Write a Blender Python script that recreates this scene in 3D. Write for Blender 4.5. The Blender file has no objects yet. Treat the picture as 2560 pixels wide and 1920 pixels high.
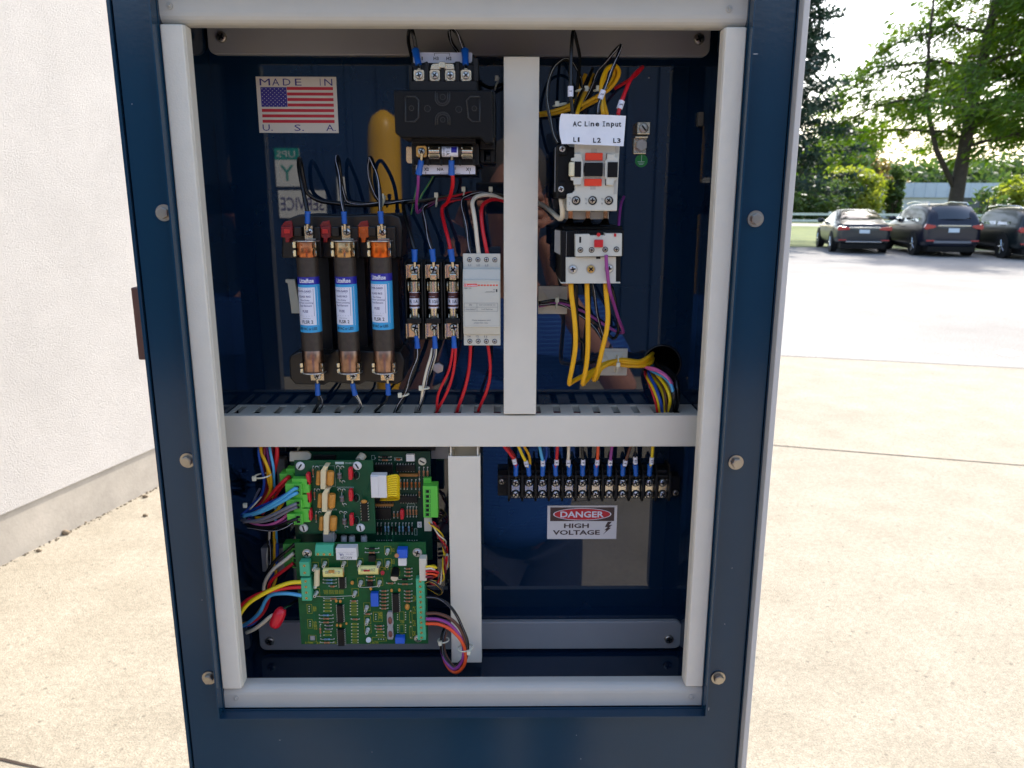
import bpy, math, random
from math import radians, sin, cos, tan, atan, pi, sqrt
from mathutils import Vector, Matrix
sc = bpy.context.scene
col = sc.collection
rnd = random.Random(7)

# ------------------------------------------------------------------ camera
CAMZ = 1.82
CY = -0.707                      # camera distance in front of the cabinet face (Y = 0)
FPX = 1953.8                     # focal length in pixels of a 2560 wide picture
PITCH, YAW, ROLL = radians(13.447), radians(0.6895), radians(0.139)
_f = Vector((sin(YAW) * cos(PITCH), cos(YAW) * cos(PITCH), -sin(PITCH)))
_r = Vector((cos(YAW), -sin(YAW), 0.0))
_u = _r.cross(_f)
RR = _r * cos(ROLL) + _u * sin(ROLL)
UU = -_r * sin(ROLL) + _u * cos(ROLL)
CAM = Vector((0, CY, CAMZ))
cd = bpy.data.cameras.new("camera")
cam = bpy.data.objects.new("camera", cd)
col.objects.link(cam)
M = Matrix((RR, UU, -_f)).transposed().to_4x4()
M.translation = CAM
cam.matrix_world = M
cd.sensor_width = 36.0
cd.lens = FPX / 2560 * 36
cd.clip_start = 0.02
cd.clip_end = 3000
cd.dof.use_dof = True
cd.dof.focus_distance = 0.78
cd.dof.aperture_fstop = 15
sc.camera = cam

# ------------------------------------------------------------------ light
SUN_AZ, SUN_EL = radians(33), radians(44)      # azimuth from +Y towards +X
w = bpy.data.worlds.new("World")
sc.world = w
w.use_nodes = True
nt = w.node_tree
bg = nt.nodes["Background"]
sky = nt.nodes.new("ShaderNodeTexSky")
sky.sky_type = 'NISHITA'
sky.sun_disc = False
sky.sun_elevation = SUN_EL
sky.sun_rotation = SUN_AZ
sky.dust_density = 2.5
nt.links.new(sky.outputs[0], bg.inputs[0])
bg.inputs[1].default_value = 0.15
sl = bpy.data.lights.new("sun", 'SUN')
sl.energy = 2.4
sl.angle = radians(0.5)
sl.color = (1.0, 0.95, 0.88)
so = bpy.data.objects.new("sun", sl)
col.objects.link(so)
sdir = Vector((sin(SUN_AZ) * cos(SUN_EL), cos(SUN_AZ) * cos(SUN_EL), sin(SUN_EL)))
so.rotation_euler = sdir.to_track_quat('Z', 'Y').to_euler()
so.location = (20, 20, 30)
vs = sc.view_settings
vs.view_transform = 'Standard'
vs.look = 'None'
vs.exposure = 1.52
vs.gamma = 1
vs.use_curve_mapping = False

# ------------------------------------------------------------------ picture to world
def P(px, py, Y):
    "point of the plane Y = const seen at pixel px, py of the 2560 x 1920 picture"
    d = _f * FPX + RR * (px - 1280) - UU * (py - 960)
    return CAM + d * ((Y - CY) / d.y)

def G(px, py, z=0.0):
    d = _f * FPX + RR * (px - 1280) - UU * (py - 960)
    return CAM + d * ((z - CAMZ) / d.z)

def V(px, py, Y):
    "world place of a thing seen mirrored in the back panel at virtual depth Y"
    p = P(px, py, Y)
    return Vector((p.x, 2 * YB - Y, p.z))

REG = dict(S0=(0, 0, 1.0), Z=(0, 0, 1.15732), A=(380, 0, .28933), B=(940, 0, .28933), C=(1320, 0, .28933), D=(660, 360, .28933),
           E=(1300, 240, .23508), F=(660, 640, .28933), G=(1280, 600, .28939), H=(560, 1080, .27125),
           I=(560, 1330, .28933), J=(1160, 1080, .28933), K=(1160, 1480, .31646), L=(1880, 0, .38571),
           M=(1940, 480, .28029), N=(1380, 560, .09042), O=(1140, 640, .13857), Q=(700, 520, .13562),
           S=(740, 1350, .15371), T=(1160, 400, .19289), X=(1000, 100, .1085))

def q(reg, x, y):
    a = REG[reg]
    return a[0] + a[2] * x, a[1] + a[2] * y

def PQ(reg, x, y, Y):
    a = q(reg, x, y)
    return P(a[0], a[1], Y)

def rect(reg, x0, y0, x1, y1, Y):
    "X0, X1, Z0, Z1 of a picture rectangle lying in the plane Y"
    (a, b), (c, d) = q(reg, x0, y0), q(reg, x1, y1)
    xm, ym = (a + c) / 2, (b + d) / 2
    return P(a, ym, Y).x, P(c, ym, Y).x, P(xm, d, Y).z, P(xm, b, Y).z

YB = 0.113                       # front of the interior back panel
OX0, OX1, OZ0, OZ1 = -0.2866, 0.2059, CAMZ - 0.5142, CAMZ + 0.1700     # white frame, outside
IX0, IX1, IZ0, IZ1 = -0.2664, 0.1872, CAMZ - 0.4895, CAMZ + 0.1405     # opening
FX0, FX1 = -0.3232, 0.2457                                            # cabinet face

# ------------------------------------------------------------------ materials
def s2l(c):
    return tuple((x / 12.92 if x <= .04045 else ((x + .055) / 1.055) ** 2.4) for x in (v / 255 for v in c))

MATS = {}
def mat(name, rgb, rough=.5, metal=0, coat=0, var=0, vscale=60, bump=0, bscale=200, srgb=True, spec=.5, trans=0, emit=None, detail=4, bdist=.001):
    m = bpy.data.materials.new(name)
    m.use_nodes = True
    n = m.node_tree.nodes; l = m.node_tree.links
    b = n["Principled BSDF"]
    c = s2l(rgb) if srgb else rgb
    b.inputs["Base Color"].default_value = (*c, 1)
    b.inputs["Roughness"].default_value = rough
    b.inputs["Metallic"].default_value = metal
    b.inputs["Coat Weight"].default_value = coat
    b.inputs["Coat Roughness"].default_value = .03
    b.inputs["Specular IOR Level"].default_value = spec
    if trans:
        b.inputs["Transmission Weight"].default_value = trans
    if emit:
        b.inputs["Emission Color"].default_value = (*s2l(emit[0]), 1)
        b.inputs["Emission Strength"].default_value = emit[1]
    if var or bump:
        tc = n.new("ShaderNodeTexCoord")
    if var:
        no = n.new("ShaderNodeTexNoise"); no.inputs["Scale"].default_value = vscale; no.inputs["Detail"].default_value = detail
        no.inputs["Roughness"].default_value = .65
        rp = n.new("ShaderNodeMapRange"); rp.inputs[1].default_value = .3; rp.inputs[2].default_value = .7
        rp.inputs[3].default_value = 1 - var; rp.inputs[4].default_value = 1 + var
        mx = n.new("ShaderNodeVectorMath"); mx.operation = 'SCALE'
        mx.inputs[0].default_value = c
        l.new(tc.outputs["Object"], no.inputs["Vector"]); l.new(no.outputs[0], rp.inputs[0])
        l.new(rp.outputs[0], mx.inputs["Scale"]); l.new(mx.outputs[0], b.inputs["Base Color"])
    if bump:
        nb = n.new("ShaderNodeTexNoise"); nb.inputs["Scale"].default_value = bscale; nb.inputs["Detail"].default_value = 3
        bp = n.new("ShaderNodeBump"); bp.inputs["Strength"].default_value = bump; bp.inputs["Distance"].default_value = bdist
        l.new(tc.outputs["Object"], nb.inputs["Vector"]); l.new(nb.outputs[0], bp.inputs["Height"]); l.new(bp.outputs[0], b.inputs["Normal"])
    MATS[name] = m
    return m

BLUE = mat("blue_paint", (20, 54, 76), rough=.16, coat=.0, spec=.4, var=.06, vscale=8, bump=.06, bscale=260)
BLUEP = mat("blue_gloss_panel", (10, 34, 56), rough=.012, coat=.2, spec=.6, var=.08, vscale=9)
WHITE_D = mat("duct_white", (228, 219, 201), rough=.42, var=.03, vscale=14, bump=.03, bscale=900)
WHITE_F = mat("frame_foam", (224, 216, 200), rough=.62, var=.03, vscale=30, bump=.25, bscale=700)
WHITE_B = mat("frame_painted_metal", (194, 189, 178), rough=.5, var=.04, vscale=12, bump=.05, bscale=500)
GREY_B = mat("grey_bracket", (152, 150, 148), rough=.4, var=.05, vscale=12)
BLACK = mat("black_plastic", (15, 15, 15), rough=.45, var=.1, vscale=50, spec=.3)
BLACK2 = mat("black_satin", (16, 15, 15), rough=.5, var=.1, vscale=40, spec=.2)
BAKE = mat("black_bakelite", (24, 21, 18), rough=.34, var=.25, vscale=70)
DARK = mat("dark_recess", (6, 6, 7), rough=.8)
LGREY = mat("light_grey_plastic", (204, 200, 186), rough=.45, var=.03, vscale=40)
LGREY2 = mat("grey_plastic_bevel", (178, 174, 164), rough=.5)
PAPER = mat("paper_label", (232, 230, 232), rough=.6, var=.03, vscale=120)
INK = mat("black_ink", (22, 20, 24), rough=.6)
INKB = mat("blue_ink", (52, 42, 120), rough=.55)
INKN = mat("navy_ink", (60, 50, 110), rough=.55)
INKG = mat("grey_ink", (96, 98, 102), rough=.6)
RED = mat("red_pvc", (206, 20, 34), rough=.34)
REDP = mat("red_plastic", (200, 26, 30), rough=.4)
REDI = mat("red_ink", (196, 28, 42), rough=.5)
ORANGE = mat("orange_red_plastic", (235, 62, 24), rough=.45)
ORWIRE = mat("orange_pvc", (238, 84, 34), rough=.35)
YEL = mat("yellow_pvc", (236, 176, 14), rough=.34)
YELB = mat("bright_yellow_pvc", (240, 205, 22), rough=.34)
WBLACK = mat("black_pvc", (18, 18, 18), rough=.25)
WHITE_W = mat("white_pvc", (226, 214, 190), rough=.38)
PURP = mat("purple_pvc", (150, 62, 140), rough=.35)
PINK = mat("pink_pvc", (216, 104, 160), rough=.35)
BLUEW = mat("blue_pvc", (20, 70, 160), rough=.35)
LBLUE = mat("light_blue_pvc", (84, 172, 218), rough=.35)
GREYW = mat("grey_pvc", (120, 118, 128), rough=.35)
BROWNW = mat("brown_pvc", (98, 58, 40), rough=.35)
GREENW = mat("green_pvc", (24, 130, 80), rough=.35)
CRIMP = mat("blue_vinyl_sleeve", (18, 90, 178), rough=.38)
STEEL = mat("zinc_screw", (196, 194, 190), rough=.28, metal=.9)
NICKEL = mat("nickel_plate", (204, 192, 168), rough=.26, metal=1)
BRASS = mat("aged_brass", (196, 160, 96), rough=.28, metal=1)
COPPER = mat("copper_cap", (176, 104, 66), rough=.26, metal=1, var=.25, vscale=90)
COPPER2 = mat("brass_cap", (176, 138, 96), rough=.24, metal=1, var=.25, vscale=90)
COPPER3 = mat("bronze_cap", (206, 98, 40), rough=.28, metal=1, var=.2, vscale=90)
BOLT = mat("bolt_steel", (172, 164, 152), rough=.32, metal=1, bump=.2, bscale=600)
NYLON = mat("nylon_natural", (214, 210, 186), rough=.4)
MOUNT = mat("tie_mount_nylon", (214, 206, 186), rough=.5)
GLASSF = mat("fibre_tube", (58, 47, 38), rough=.5, var=.3, vscale=200)
LSKY = mat("label_sky_blue", (56, 160, 212), rough=.4)
LNAVY = mat("label_navy", (38, 34, 150), rough=.4)
LWHITE = mat("label_white", (224, 222, 232), rough=.4)
LBROWN = mat("label_brown", (82, 42, 40), rough=.5)
PCB = mat("pcb_green", (8, 84, 40), rough=.4, spec=.3, var=.2, vscale=60)
PCB2 = mat("pcb_green_light", (14, 98, 66), rough=.4, spec=.3, var=.15, vscale=60)
SILKY = mat("silk_yellow", (186, 176, 36), rough=.5)
SILKW = mat("silk_white", (190, 205, 195), rough=.5)
SOLDER = mat("solder", (208, 208, 200), rough=.35, metal=.45)
TGREEN = mat("terminal_green", (96, 196, 66), rough=.45)
TGREEND = mat("terminal_dark_green", (56, 140, 52), rough=.5)
TTEAL = mat("terminal_teal", (72, 176, 132), rough=.45)
CAPRED = mat("film_cap_red", (206, 24, 44), rough=.3)
CAPYEL = mat("film_cap_yellow", (232, 222, 140), rough=.4)
TAPE = mat("winding_tape_amber", (206, 140, 54), rough=.45, var=.15, vscale=300)
CREAM = mat("cream_bobbin", (226, 208, 164), rough=.5)
RTAN = mat("resistor_tan", (190, 128, 84), rough=.45)
RBLUE = mat("resistor_blue", (120, 165, 190), rough=.4)
RGREY = mat("resistor_grey", (130, 122, 120), rough=.45)
RORG = mat("ceramic_orange", (206, 110, 40), rough=.45)
TRIM = mat("trimmer_blue", (32, 92, 200), rough=.4)
WPLAS = mat("white_plastic", (226, 222, 218), rough=.45)
BAND1 = mat("band_brown", (96, 44, 24), rough=.5)
BAND2 = mat("band_dark", (36, 26, 24), rough=.5)
GSTICK = mat("earth_label_green", (10, 132, 50), rough=.45)
LATCH = mat("latch_brown", (96, 62, 52), rough=.45)
ALTRIM = mat("pale_edge_trim", (206, 200, 192), rough=.45)
# ------------------------------------------------------------------ mesh building
GLY = {}
def glyphs(s, bold=0.0):
    k = (s, bold)
    if k not in GLY:
        cu = bpy.data.curves.new("t", 'FONT'); cu.body = s; cu.resolution_u = 2; cu.offset = bold
        cu.align_x = 'LEFT'
        ob = bpy.data.objects.new("t", cu); col.objects.link(ob)
        dg = bpy.context.evaluated_depsgraph_get(); dg.update()
        me = ob.evaluated_get(dg).to_mesh()
        vv = [(v.co.x, v.co.y) for v in me.vertices]
        ff = [tuple(p.vertices) for p in me.polygons]
        ob.evaluated_get(dg).to_mesh_clear()
        bpy.data.objects.remove(ob); bpy.data.curves.remove(cu)
        xs = [a for a, b in vv]; ys = [b for a, b in vv]
        GLY[k] = (vv, ff, min(xs), max(xs), min(ys), max(ys))
    return GLY[k]

class MB:
    def __init__(s, m=None):
        s.v = []; s.f = []; s.m = []; s.mats = []; s.sm = []; s.cur = m
    def mi(s, m):
        m = m or s.cur
        if m not in s.mats: s.mats.append(m)
        return s.mats.index(m)
    def add(s, vs, fs, m=None, smooth=False):
        o = len(s.v); k = s.mi(m)
        s.v += [Vector(a) for a in vs]
        for f in fs:
            s.f.append(tuple(i + o for i in f)); s.m.append(k); s.sm.append(smooth)
        return s
    def box(s, x0, x1, y0, y1, z0, z1, m=None):
        vs = [(x, y, z) for z in (z0, z1) for y in (y0, y1) for x in (x0, x1)]
        return s.add(vs, [(0, 2, 3, 1), (4, 5, 7, 6), (0, 1, 5, 4), (2, 6, 7, 3), (0, 4, 6, 2), (1, 3, 7, 5)], m)
    def rb(s, reg, x0, y0, x1, y1, Y, Y2, m=None):
        a = rect(reg, x0, y0, x1, y1, Y)
        return s.box(a[0], a[1], Y, Y2, a[2], a[3], m)
    def prism(s, pts, y0, y1, m=None):
        "pts: list of (X, Z) outline; extruded from y0 (front) to y1"
        n = len(pts)
        A = sum(pts[i][0] * pts[(i + 1) % n][1] - pts[(i + 1) % n][0] * pts[i][1] for i in range(n))
        if A < 0: pts = pts[::-1]
        vs = [(x, y0, z) for x, z in pts] + [(x, y1, z) for x, z in pts]
        return s.add(vs, [tuple(range(n)), tuple(range(2 * n - 1, n - 1, -1))] + [((i + 1) % n, i, n + i, n + (i + 1) % n) for i in range(n)], m)
    def rprism(s, reg, pts, Y, Y2, m=None):
        return s.prism([(p.x, p.z) for p in (PQ(reg, a, b, Y) for a, b in pts)], Y, Y2, m)
    def xprism(s, yz, x0, x1, m=None):
        n = len(yz)
        A = sum(yz[i][0] * yz[(i + 1) % n][1] - yz[(i + 1) % n][0] * yz[i][1] for i in range(n))
        if A < 0: yz = yz[::-1]
        vs = [(x0, y, z) for y, z in yz] + [(x1, y, z) for y, z in yz]
        return s.add(vs, [tuple(range(n - 1, -1, -1)), tuple(range(n, 2 * n))] + [(i, (i + 1) % n, n + (i + 1) % n, n + i) for i in range(n)], m)
    def rod(s, a, b, r, m=None, r2=None, seg=12, smooth=True, cap=True, prof=None):
        "cylinder or profile [(t, r)] of revolution from a to b"
        a = Vector(a); b = Vector(b); d = (b - a)
        L = d.length; d.normalize()
        u = d.cross(Vector((0, 0, 1)) if abs(d.z) < .9 else Vector((1, 0, 0))).normalized(); w_ = d.cross(u)
        pr = prof or [(0, r), (1, r if r2 is None else r2)]
        vs = []; fs = []
        for t, rr in pr:
            for i in range(seg):
                an = 2 * pi * i / seg
                vs.append(a + d * (L * t) + u * (rr * cos(an)) + w_ * (rr * sin(an)))
        for k in range(len(pr) - 1):
            for i in range(seg):
                j = (i + 1) % seg
                fs.append((k * seg + i, k * seg + j, (k + 1) * seg + j, (k + 1) * seg + i))
        s.add(vs, fs, m, smooth)
        if cap:
            n = len(pr) - 1
            s.add(vs[:seg], [tuple(range(seg - 1, -1, -1))], m)
            s.add(vs[n * seg:], [tuple(range(seg))], m)
        return s
    def tube(s, pts, r, m=None, seg=8, cap=True):
        pts = [Vector(p) for p in pts]; n = len(pts)
        rs = r if isinstance(r, (list, tuple)) else [r] * n
        T = [(pts[min(i + 1, n - 1)] - pts[max(i - 1, 0)]).normalized() for i in range(n)]
        u = T[0].cross(Vector((0, 1, 0)));
        if u.length < .1: u = T[0].cross(Vector((1, 0, 0)))
        u.normalize(); vs = []; fs = []
        for i in range(n):
            u = (u - T[i] * u.dot(T[i])).normalized(); w_ = T[i].cross(u)
            for k in range(seg):
                an = 2 * pi * k / seg
                vs.append(pts[i] + u * (rs[i] * cos(an)) + w_ * (rs[i] * sin(an)))
        for i in range(n - 1):
            for k in range(seg):
                j = (k + 1) % seg
                fs.append((i * seg + k, (i + 1) * seg + k, (i + 1) * seg + j, i * seg + j))
        if cap:
            fs += [tuple(range(seg)), tuple(range(n * seg - 1, (n - 1) * seg - 1, -1))]
        return s.add(vs, fs, m, True)
    def ball(s, c, r, m=None, seg=10, sc_=(1, 1, 1)):
        c = Vector(c); vs = []; fs = []; rg = seg // 2 + 1
        for i in range(rg + 1):
            th = pi * i / rg
            for k in range(seg):
                an = 2 * pi * k / seg
                vs.append(c + Vector((r * sc_[0] * sin(th) * cos(an), r * sc_[1] * sin(th) * sin(an), r * sc_[2] * cos(th))))
        for i in range(rg):
            for k in range(seg):
                j = (k + 1) % seg
                fs.append((i * seg + k, (i + 1) * seg + k, (i + 1) * seg + j, i * seg + j))
        return s.add(vs, fs, m, True)
    def text(s, t, x0, x1, z0, z1, y, m=None, bold=0.0, flip=False, turn=0, bend=None):
        "fit the text's own bounding box to the rectangle"
        vv, ff, a, b, c, d = glyphs(t, bold)
        out = []
        for x, yy in vv:
            u = (x - a) / max(b - a, 1e-6); v = (yy - c) / max(d - c, 1e-6)
            if turn == 180: u, v = 1 - u, 1 - v
            if turn == 90: u, v = 1 - v, u
            if turn == -90: u, v = v, 1 - u
            if flip: u = 1 - u
            X = x0 + (x1 - x0) * u; Z = z0 + (z1 - z0) * v
            out.append(bend(X, Z) if bend else (X, y, Z))
        return s.add(out, ff, m)
    def rtext(s, t, reg, x0, y0, x1, y1, Y, m=None, **k):
        a = rect(reg, x0, y0, x1, y1, Y)
        return s.text(t, a[0], a[1], a[2], a[3], Y, m, **k)
    def build(s, name, parent=None, bevel=0, seg=2, origin=None, autosmooth=False):
        if parent is not None: o = Vector(wloc(parent))
        elif origin is not None: o = Vector(origin)
        else:
            n = len(s.v)
            xs = [v.x for v in s.v]; ys = [v.y for v in s.v]; zs = [v.z for v in s.v]
            o = Vector(((min(xs) + max(xs)) / 2, (min(ys) + max(ys)) / 2, min(zs)))
        me = bpy.data.meshes.new(name)
        me.from_pydata([v - o for v in s.v], [], s.f)
        for m in s.mats: me.materials.append(m)
        me.polygons.foreach_set("material_index", s.m)
        me.polygons.foreach_set("use_smooth", s.sm)
        me.update()
        ob = bpy.data.objects.new(name, me); col.objects.link(ob)
        if parent is None: ob.location = o
        else: ob.parent = parent
        if bevel:
            b = ob.modifiers.new("bevel", 'BEVEL'); b.width = bevel; b.segments = seg; b.limit_method = 'ANGLE'; b.angle_limit = radians(40)
            b.harden_normals = False
        return ob

def wloc(o):
    v = Vector(o.location)
    while o.parent is not None:
        o = o.parent; v = v + Vector(o.location)
    return v

def tag(o, label=None, cat=None, group=None, kind=None):
    if label: o["label"] = label
    if cat: o["category"] = cat
    if group: o["group"] = group
    if kind: o["kind"] = kind
    return o

def thing(name, loc, label, cat, group=None):
    e = bpy.data.objects.new(name, None); col.objects.link(e)
    e.location = loc; e.empty_display_size = .02
    return tag(e, label, cat, group)

def copy_tree(o, off, parent=None):
    c = o.copy(); col.objects.link(c)
    if parent is None: c.location = Vector(o.location) + Vector(off)
    else: c.parent = parent
    for ch in list(o.children): copy_tree(ch, off, c)
    return c

def smooth_path(pts, n=6):
    pts = [Vector(p) for p in pts]
    if len(pts) < 3: return pts
    ex = [pts[0] * 2 - pts[1]] + pts + [pts[-1] * 2 - pts[-2]]
    out = []
    for i in range(1, len(ex) - 2):
        p0, p1, p2, p3 = ex[i - 1:i + 3]
        for k in range(n):
            t = k / n
            out.append(.5 * ((2 * p1) + (p2 - p0) * t + (2 * p0 - 5 * p1 + 4 * p2 - p3) * t * t + (3 * p1 - p0 - 3 * p2 + p3) * t ** 3))
    out.append(pts[-1])
    return out

def arc_y(pts):
    return pts

def path(reg, *pts):
    return [PQ(reg, a, b, c) for a, b, c in pts]

def screw(mb, c, r, m=STEEL, ang=.5, slot='+', h=None):
    "pan head with its recess, facing the camera, centre of the seat at c"
    c = Vector(c); h = h or r * .55
    mb.rod(c, c + Vector((0, -h, 0)), r, m, seg=18, prof=[(0, r), (.55, r * .97), (.85, r * .8), (1, r * .55), (1.02, 0.0001)], cap=False)
    L, wd = r * .66, r * .17
    for k in range(1 if slot == '-' else 2):
        a = ang + k * pi / 2
        ux, uz = cos(a), sin(a)
        y = c.y - h * 1.05
        vs = [(c.x + ux * i * L - uz * j * wd, y, c.z + uz * i * L + ux * j * wd) for i, j in ((-1, -1), (1, -1), (1, 1), (-1, 1))]
        mb.add(vs, [(0, 1, 2, 3)], DARK)

def sleeve(wire_ob, a, b, r=.0027, tongue=None, m=CRIMP):
    "blue vinyl sleeve from a (wire side) to b and its metal tongue ending at the screw"
    a = Vector(a); b = Vector(b)
    mb = MB(m)
    mb.rod(a, b, r, seg=14, prof=[(0, r * .98), (.04, r * 1.08), (.1, r), (.42, r * .95), (.5, r * .86), (.6, r * .93), (.93, r * .9), (1, r * .8)])
    o = mb.build("crimp_sleeve", wire_ob)
    if tongue is not None:
        t = MB(NICKEL); d = (Vector(tongue) - b)
        t.rod(b, Vector(tongue), r * .55, seg=8)
        t.build("terminal_tongue", wire_ob)
    return o

def wire(label, m, pts, r=.0013, group=None, seg=8, n=6, stripe=None, cat="wire", name="wire"):
    r *= .69
    pp = smooth_path(pts, n)
    mb = MB(m); mb.tube(pp, r, seg=seg)
    if stripe is not None:
        # a thin printed line that spirals lazily along the insulation
        k = len(pp); sm = []
        for i in range(k):
            T = (pp[min(i + 1, k - 1)] - pp[max(i - 1, 0)]).normalized()
            u = T.cross(Vector((0, 1, 0)))
            if u.length < .05: u = Vector((1, 0, 0))
            u.normalize()
            w_ = u.cross(T)
            if w_.y > 0: w_ = -w_
            a = .5 * sin(i * .35)
            sm.append(pp[i] + (w_ * cos(a) + u * sin(a)) * r * .9)
        mb.tube(sm, r * .15, stripe, seg=4)
    o = mb.build(name)
    return tag(o, label, cat, group)

def bundle_pts(pts, dx, dz, dy=0):
    return [Vector(p) + Vector((dx, dy, dz)) for p in pts]

def marker(wire_ob, a, b, t, r=.002, turn=90):
    a = Vector(a); b = Vector(b)
    mb = MB(LWHITE); mb.rod(a, b, r, seg=12)
    c = (a + b) / 2; g_ = glyphs(t, .02); h = r * .5 * (g_[3] - g_[2]) / (g_[5] - g_[4])
    mb.text(t, c.x - r * .5, c.x + r * .5, c.z - h, c.z + h, c.y - r * 1.03, INK, turn=turn, bold=.02)
    return mb.build("wire_marker", wire_ob)

def tie(c, L=.006, label="", r=.0035, ang=0.0, group="cable ties", head=(0, -.002, .0)):
    c = Vector(c)
    mb = MB(NYLON)
    pts = [c + Vector((r * cos(t) * cos(ang), r * sin(t) * .9, r * cos(t) * sin(ang))) for t in [2 * pi * i / 16 for i in range(17)]]
    mb.tube(pts, .0009, seg=6, cap=False)
    h = c + Vector(head) + Vector((0, -r, 0))
    mb.box(h.x - .0019, h.x + .0019, h.y - .0016, h.y + .0016, h.z - .0024, h.z + .0024)
    o = mb.build("cable_tie", bevel=.0006)
    return tag(o, label, "cable tie", group)
# ------------------------------------------------------------------ setting: ground
GA = radians(16.2)               # the lot, the wall and the joints are turned by this
gn = Vector((sin(GA), cos(GA), 0)); gt = Vector((cos(GA), -sin(GA), 0))
def GP(s, t, z=0.0):
    "s metres along gn (away), t metres along gt (to the right)"
    v = gn * s + gt * t
    return (v.x, v.y, z)

def ground_mat(name, rgb1, rgb2, s1, s2, bump, fleck=.25, rough=.85, stain=0.0):
    m = bpy.data.materials.new(name); m.use_nodes = True
    n = m.node_tree.nodes; l = m.node_tree.links; b = n["Principled BSDF"]
    b.inputs["Roughness"].default_value = rough; b.inputs["Specular IOR Level"].default_value = .3
    tc = n.new("ShaderNodeTexCoord")
    def noise(sc_, det=5, ro=.6):
        x = n.new("ShaderNodeTexNoise"); x.inputs["Scale"].default_value = sc_; x.inputs["Detail"].default_value = det
        x.inputs["Roughness"].default_value = ro; l.new(tc.outputs["Object"], x.inputs["Vector"]); return x
    a = noise(s1, 6, .62); c = noise(s2, 3, .7)
    r1 = n.new("ShaderNodeValToRGB"); r1.color_ramp.elements[0].position = .3; r1.color_ramp.elements[1].position = .7
    r1.color_ramp.elements[0].color = (*s2l(rgb1), 1); r1.color_ramp.elements[1].color = (*s2l(rgb2), 1)
    l.new(a.outputs[0], r1.inputs[0])
    mr = n.new("ShaderNodeMapRange"); mr.inputs[1].default_value = .35; mr.inputs[2].default_value = .65
    mr.inputs[3].default_value = 1 - fleck; mr.inputs[4].default_value = 1 + fleck
    l.new(c.outputs[0], mr.inputs[0])
    mx = n.new("ShaderNodeVectorMath"); mx.operation = 'SCALE'
    l.new(r1.outputs[0], mx.inputs[0]); l.new(mr.outputs[0], mx.inputs["Scale"])
    last = mx.outputs[0]
    g3 = noise(38, 4, .75); m3 = n.new("ShaderNodeMapRange"); m3.inputs[1].default_value = .38; m3.inputs[2].default_value = .62
    m3.inputs[3].default_value = 1 - fleck * .55; m3.inputs[4].default_value = 1 + fleck * .4; l.new(g3.outputs[0], m3.inputs[0])
    x3 = n.new("ShaderNodeVectorMath"); x3.operation = 'SCALE'; l.new(last, x3.inputs[0]); l.new(m3.outputs[0], x3.inputs["Scale"]); last = x3.outputs[0]
    vo = n.new("ShaderNodeTexVoronoi"); vo.inputs["Scale"].default_value = 14; vo.inputs["Randomness"].default_value = 1; l.new(tc.outputs["Object"], vo.inputs["Vector"])
    m4 = n.new("ShaderNodeMapRange"); m4.inputs[1].default_value = .07; m4.inputs[2].default_value = .13; m4.inputs[3].default_value = 1 - fleck * 1.3; m4.inputs[4].default_value = 1; l.new(vo.outputs["Distance"], m4.inputs[0])
    x4 = n.new("ShaderNodeVectorMath"); x4.operation = 'SCALE'; l.new(last, x4.inputs[0]); l.new(m4.outputs[0], x4.inputs["Scale"]); last = x4.outputs[0]
    if stain:
        st = noise(.55, 8, .7)
        sr = n.new("ShaderNodeMapRange"); sr.inputs[1].default_value = .5; sr.inputs[2].default_value = .72
        sr.inputs[3].default_value = 1; sr.inputs[4].default_value = 1 - stain
        l.new(st.outputs[0], sr.inputs[0])
        m2 = n.new("ShaderNodeVectorMath"); m2.operation = 'SCALE'; l.new(last, m2.inputs[0]); l.new(sr.outputs[0], m2.inputs["Scale"]); last = m2.outputs[0]
    l.new(last, b.inputs["Base Color"])
    bp = n.new("ShaderNodeBump"); bp.inputs["Strength"].default_value = bump; bp.inputs["Distance"].default_value = .004
    l.new(c.outputs[0], bp.inputs["Height"]); l.new(bp.outputs[0], b.inputs["Normal"])
    return m

CONC = ground_mat("concrete_slab", (151, 142, 124), (166, 157, 139), 3.2, 150, 1.0, .26, stain=.15)
ASPH = ground_mat("worn_asphalt", (136, 132, 126), (157, 153, 147), .35, 60, .8, .3, stain=.08)
GRASS = ground_mat("lawn_grass", (66, 88, 28), (108, 118, 48), .9, 30, .5, .3)
DIRT = ground_mat("far_ground", (90, 100, 52), (120, 118, 74), .05, 3, .2, .2)
JOINT = mat("joint_dirt", (62, 50, 40), rough=.95, var=.3, vscale=40)
PATCH = mat("tar_patch", (92, 88, 84), rough=.8)

def sheet(name, corners, z, m):
    mb = MB(m); mb.add([(c[0], c[1], z) for c in corners], [tuple(range(len(corners)))])
    return tag(mb.build(name, origin=(0, 0, z)), kind="structure")

R_ = 1500
sheet("ground", [(-R_, -R_), (R_, -R_), (R_, R_), (-R_, R_)], -.012, DIRT)
sheet("concrete_apron", [GP(-14, -3.6), GP(-14, 40), GP(8.92, 40), GP(8.92, -3.6)], 0.0, CONC)
sheet("parking_lot", [GP(8.92, -10), GP(8.92, 60), GP(31.3, 60), GP(31.3, -10)], -.004, ASPH)
sheet("lawn", [GP(31.35, -60), GP(31.35, 80), GP(64, 80), GP(64, -60)], -.006, GRASS)
sheet("road", [GP(55.5, -80), GP(55.5, 90), GP(61.5, 90), GP(61.5, -80)], -.001, ASPH)

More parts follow.
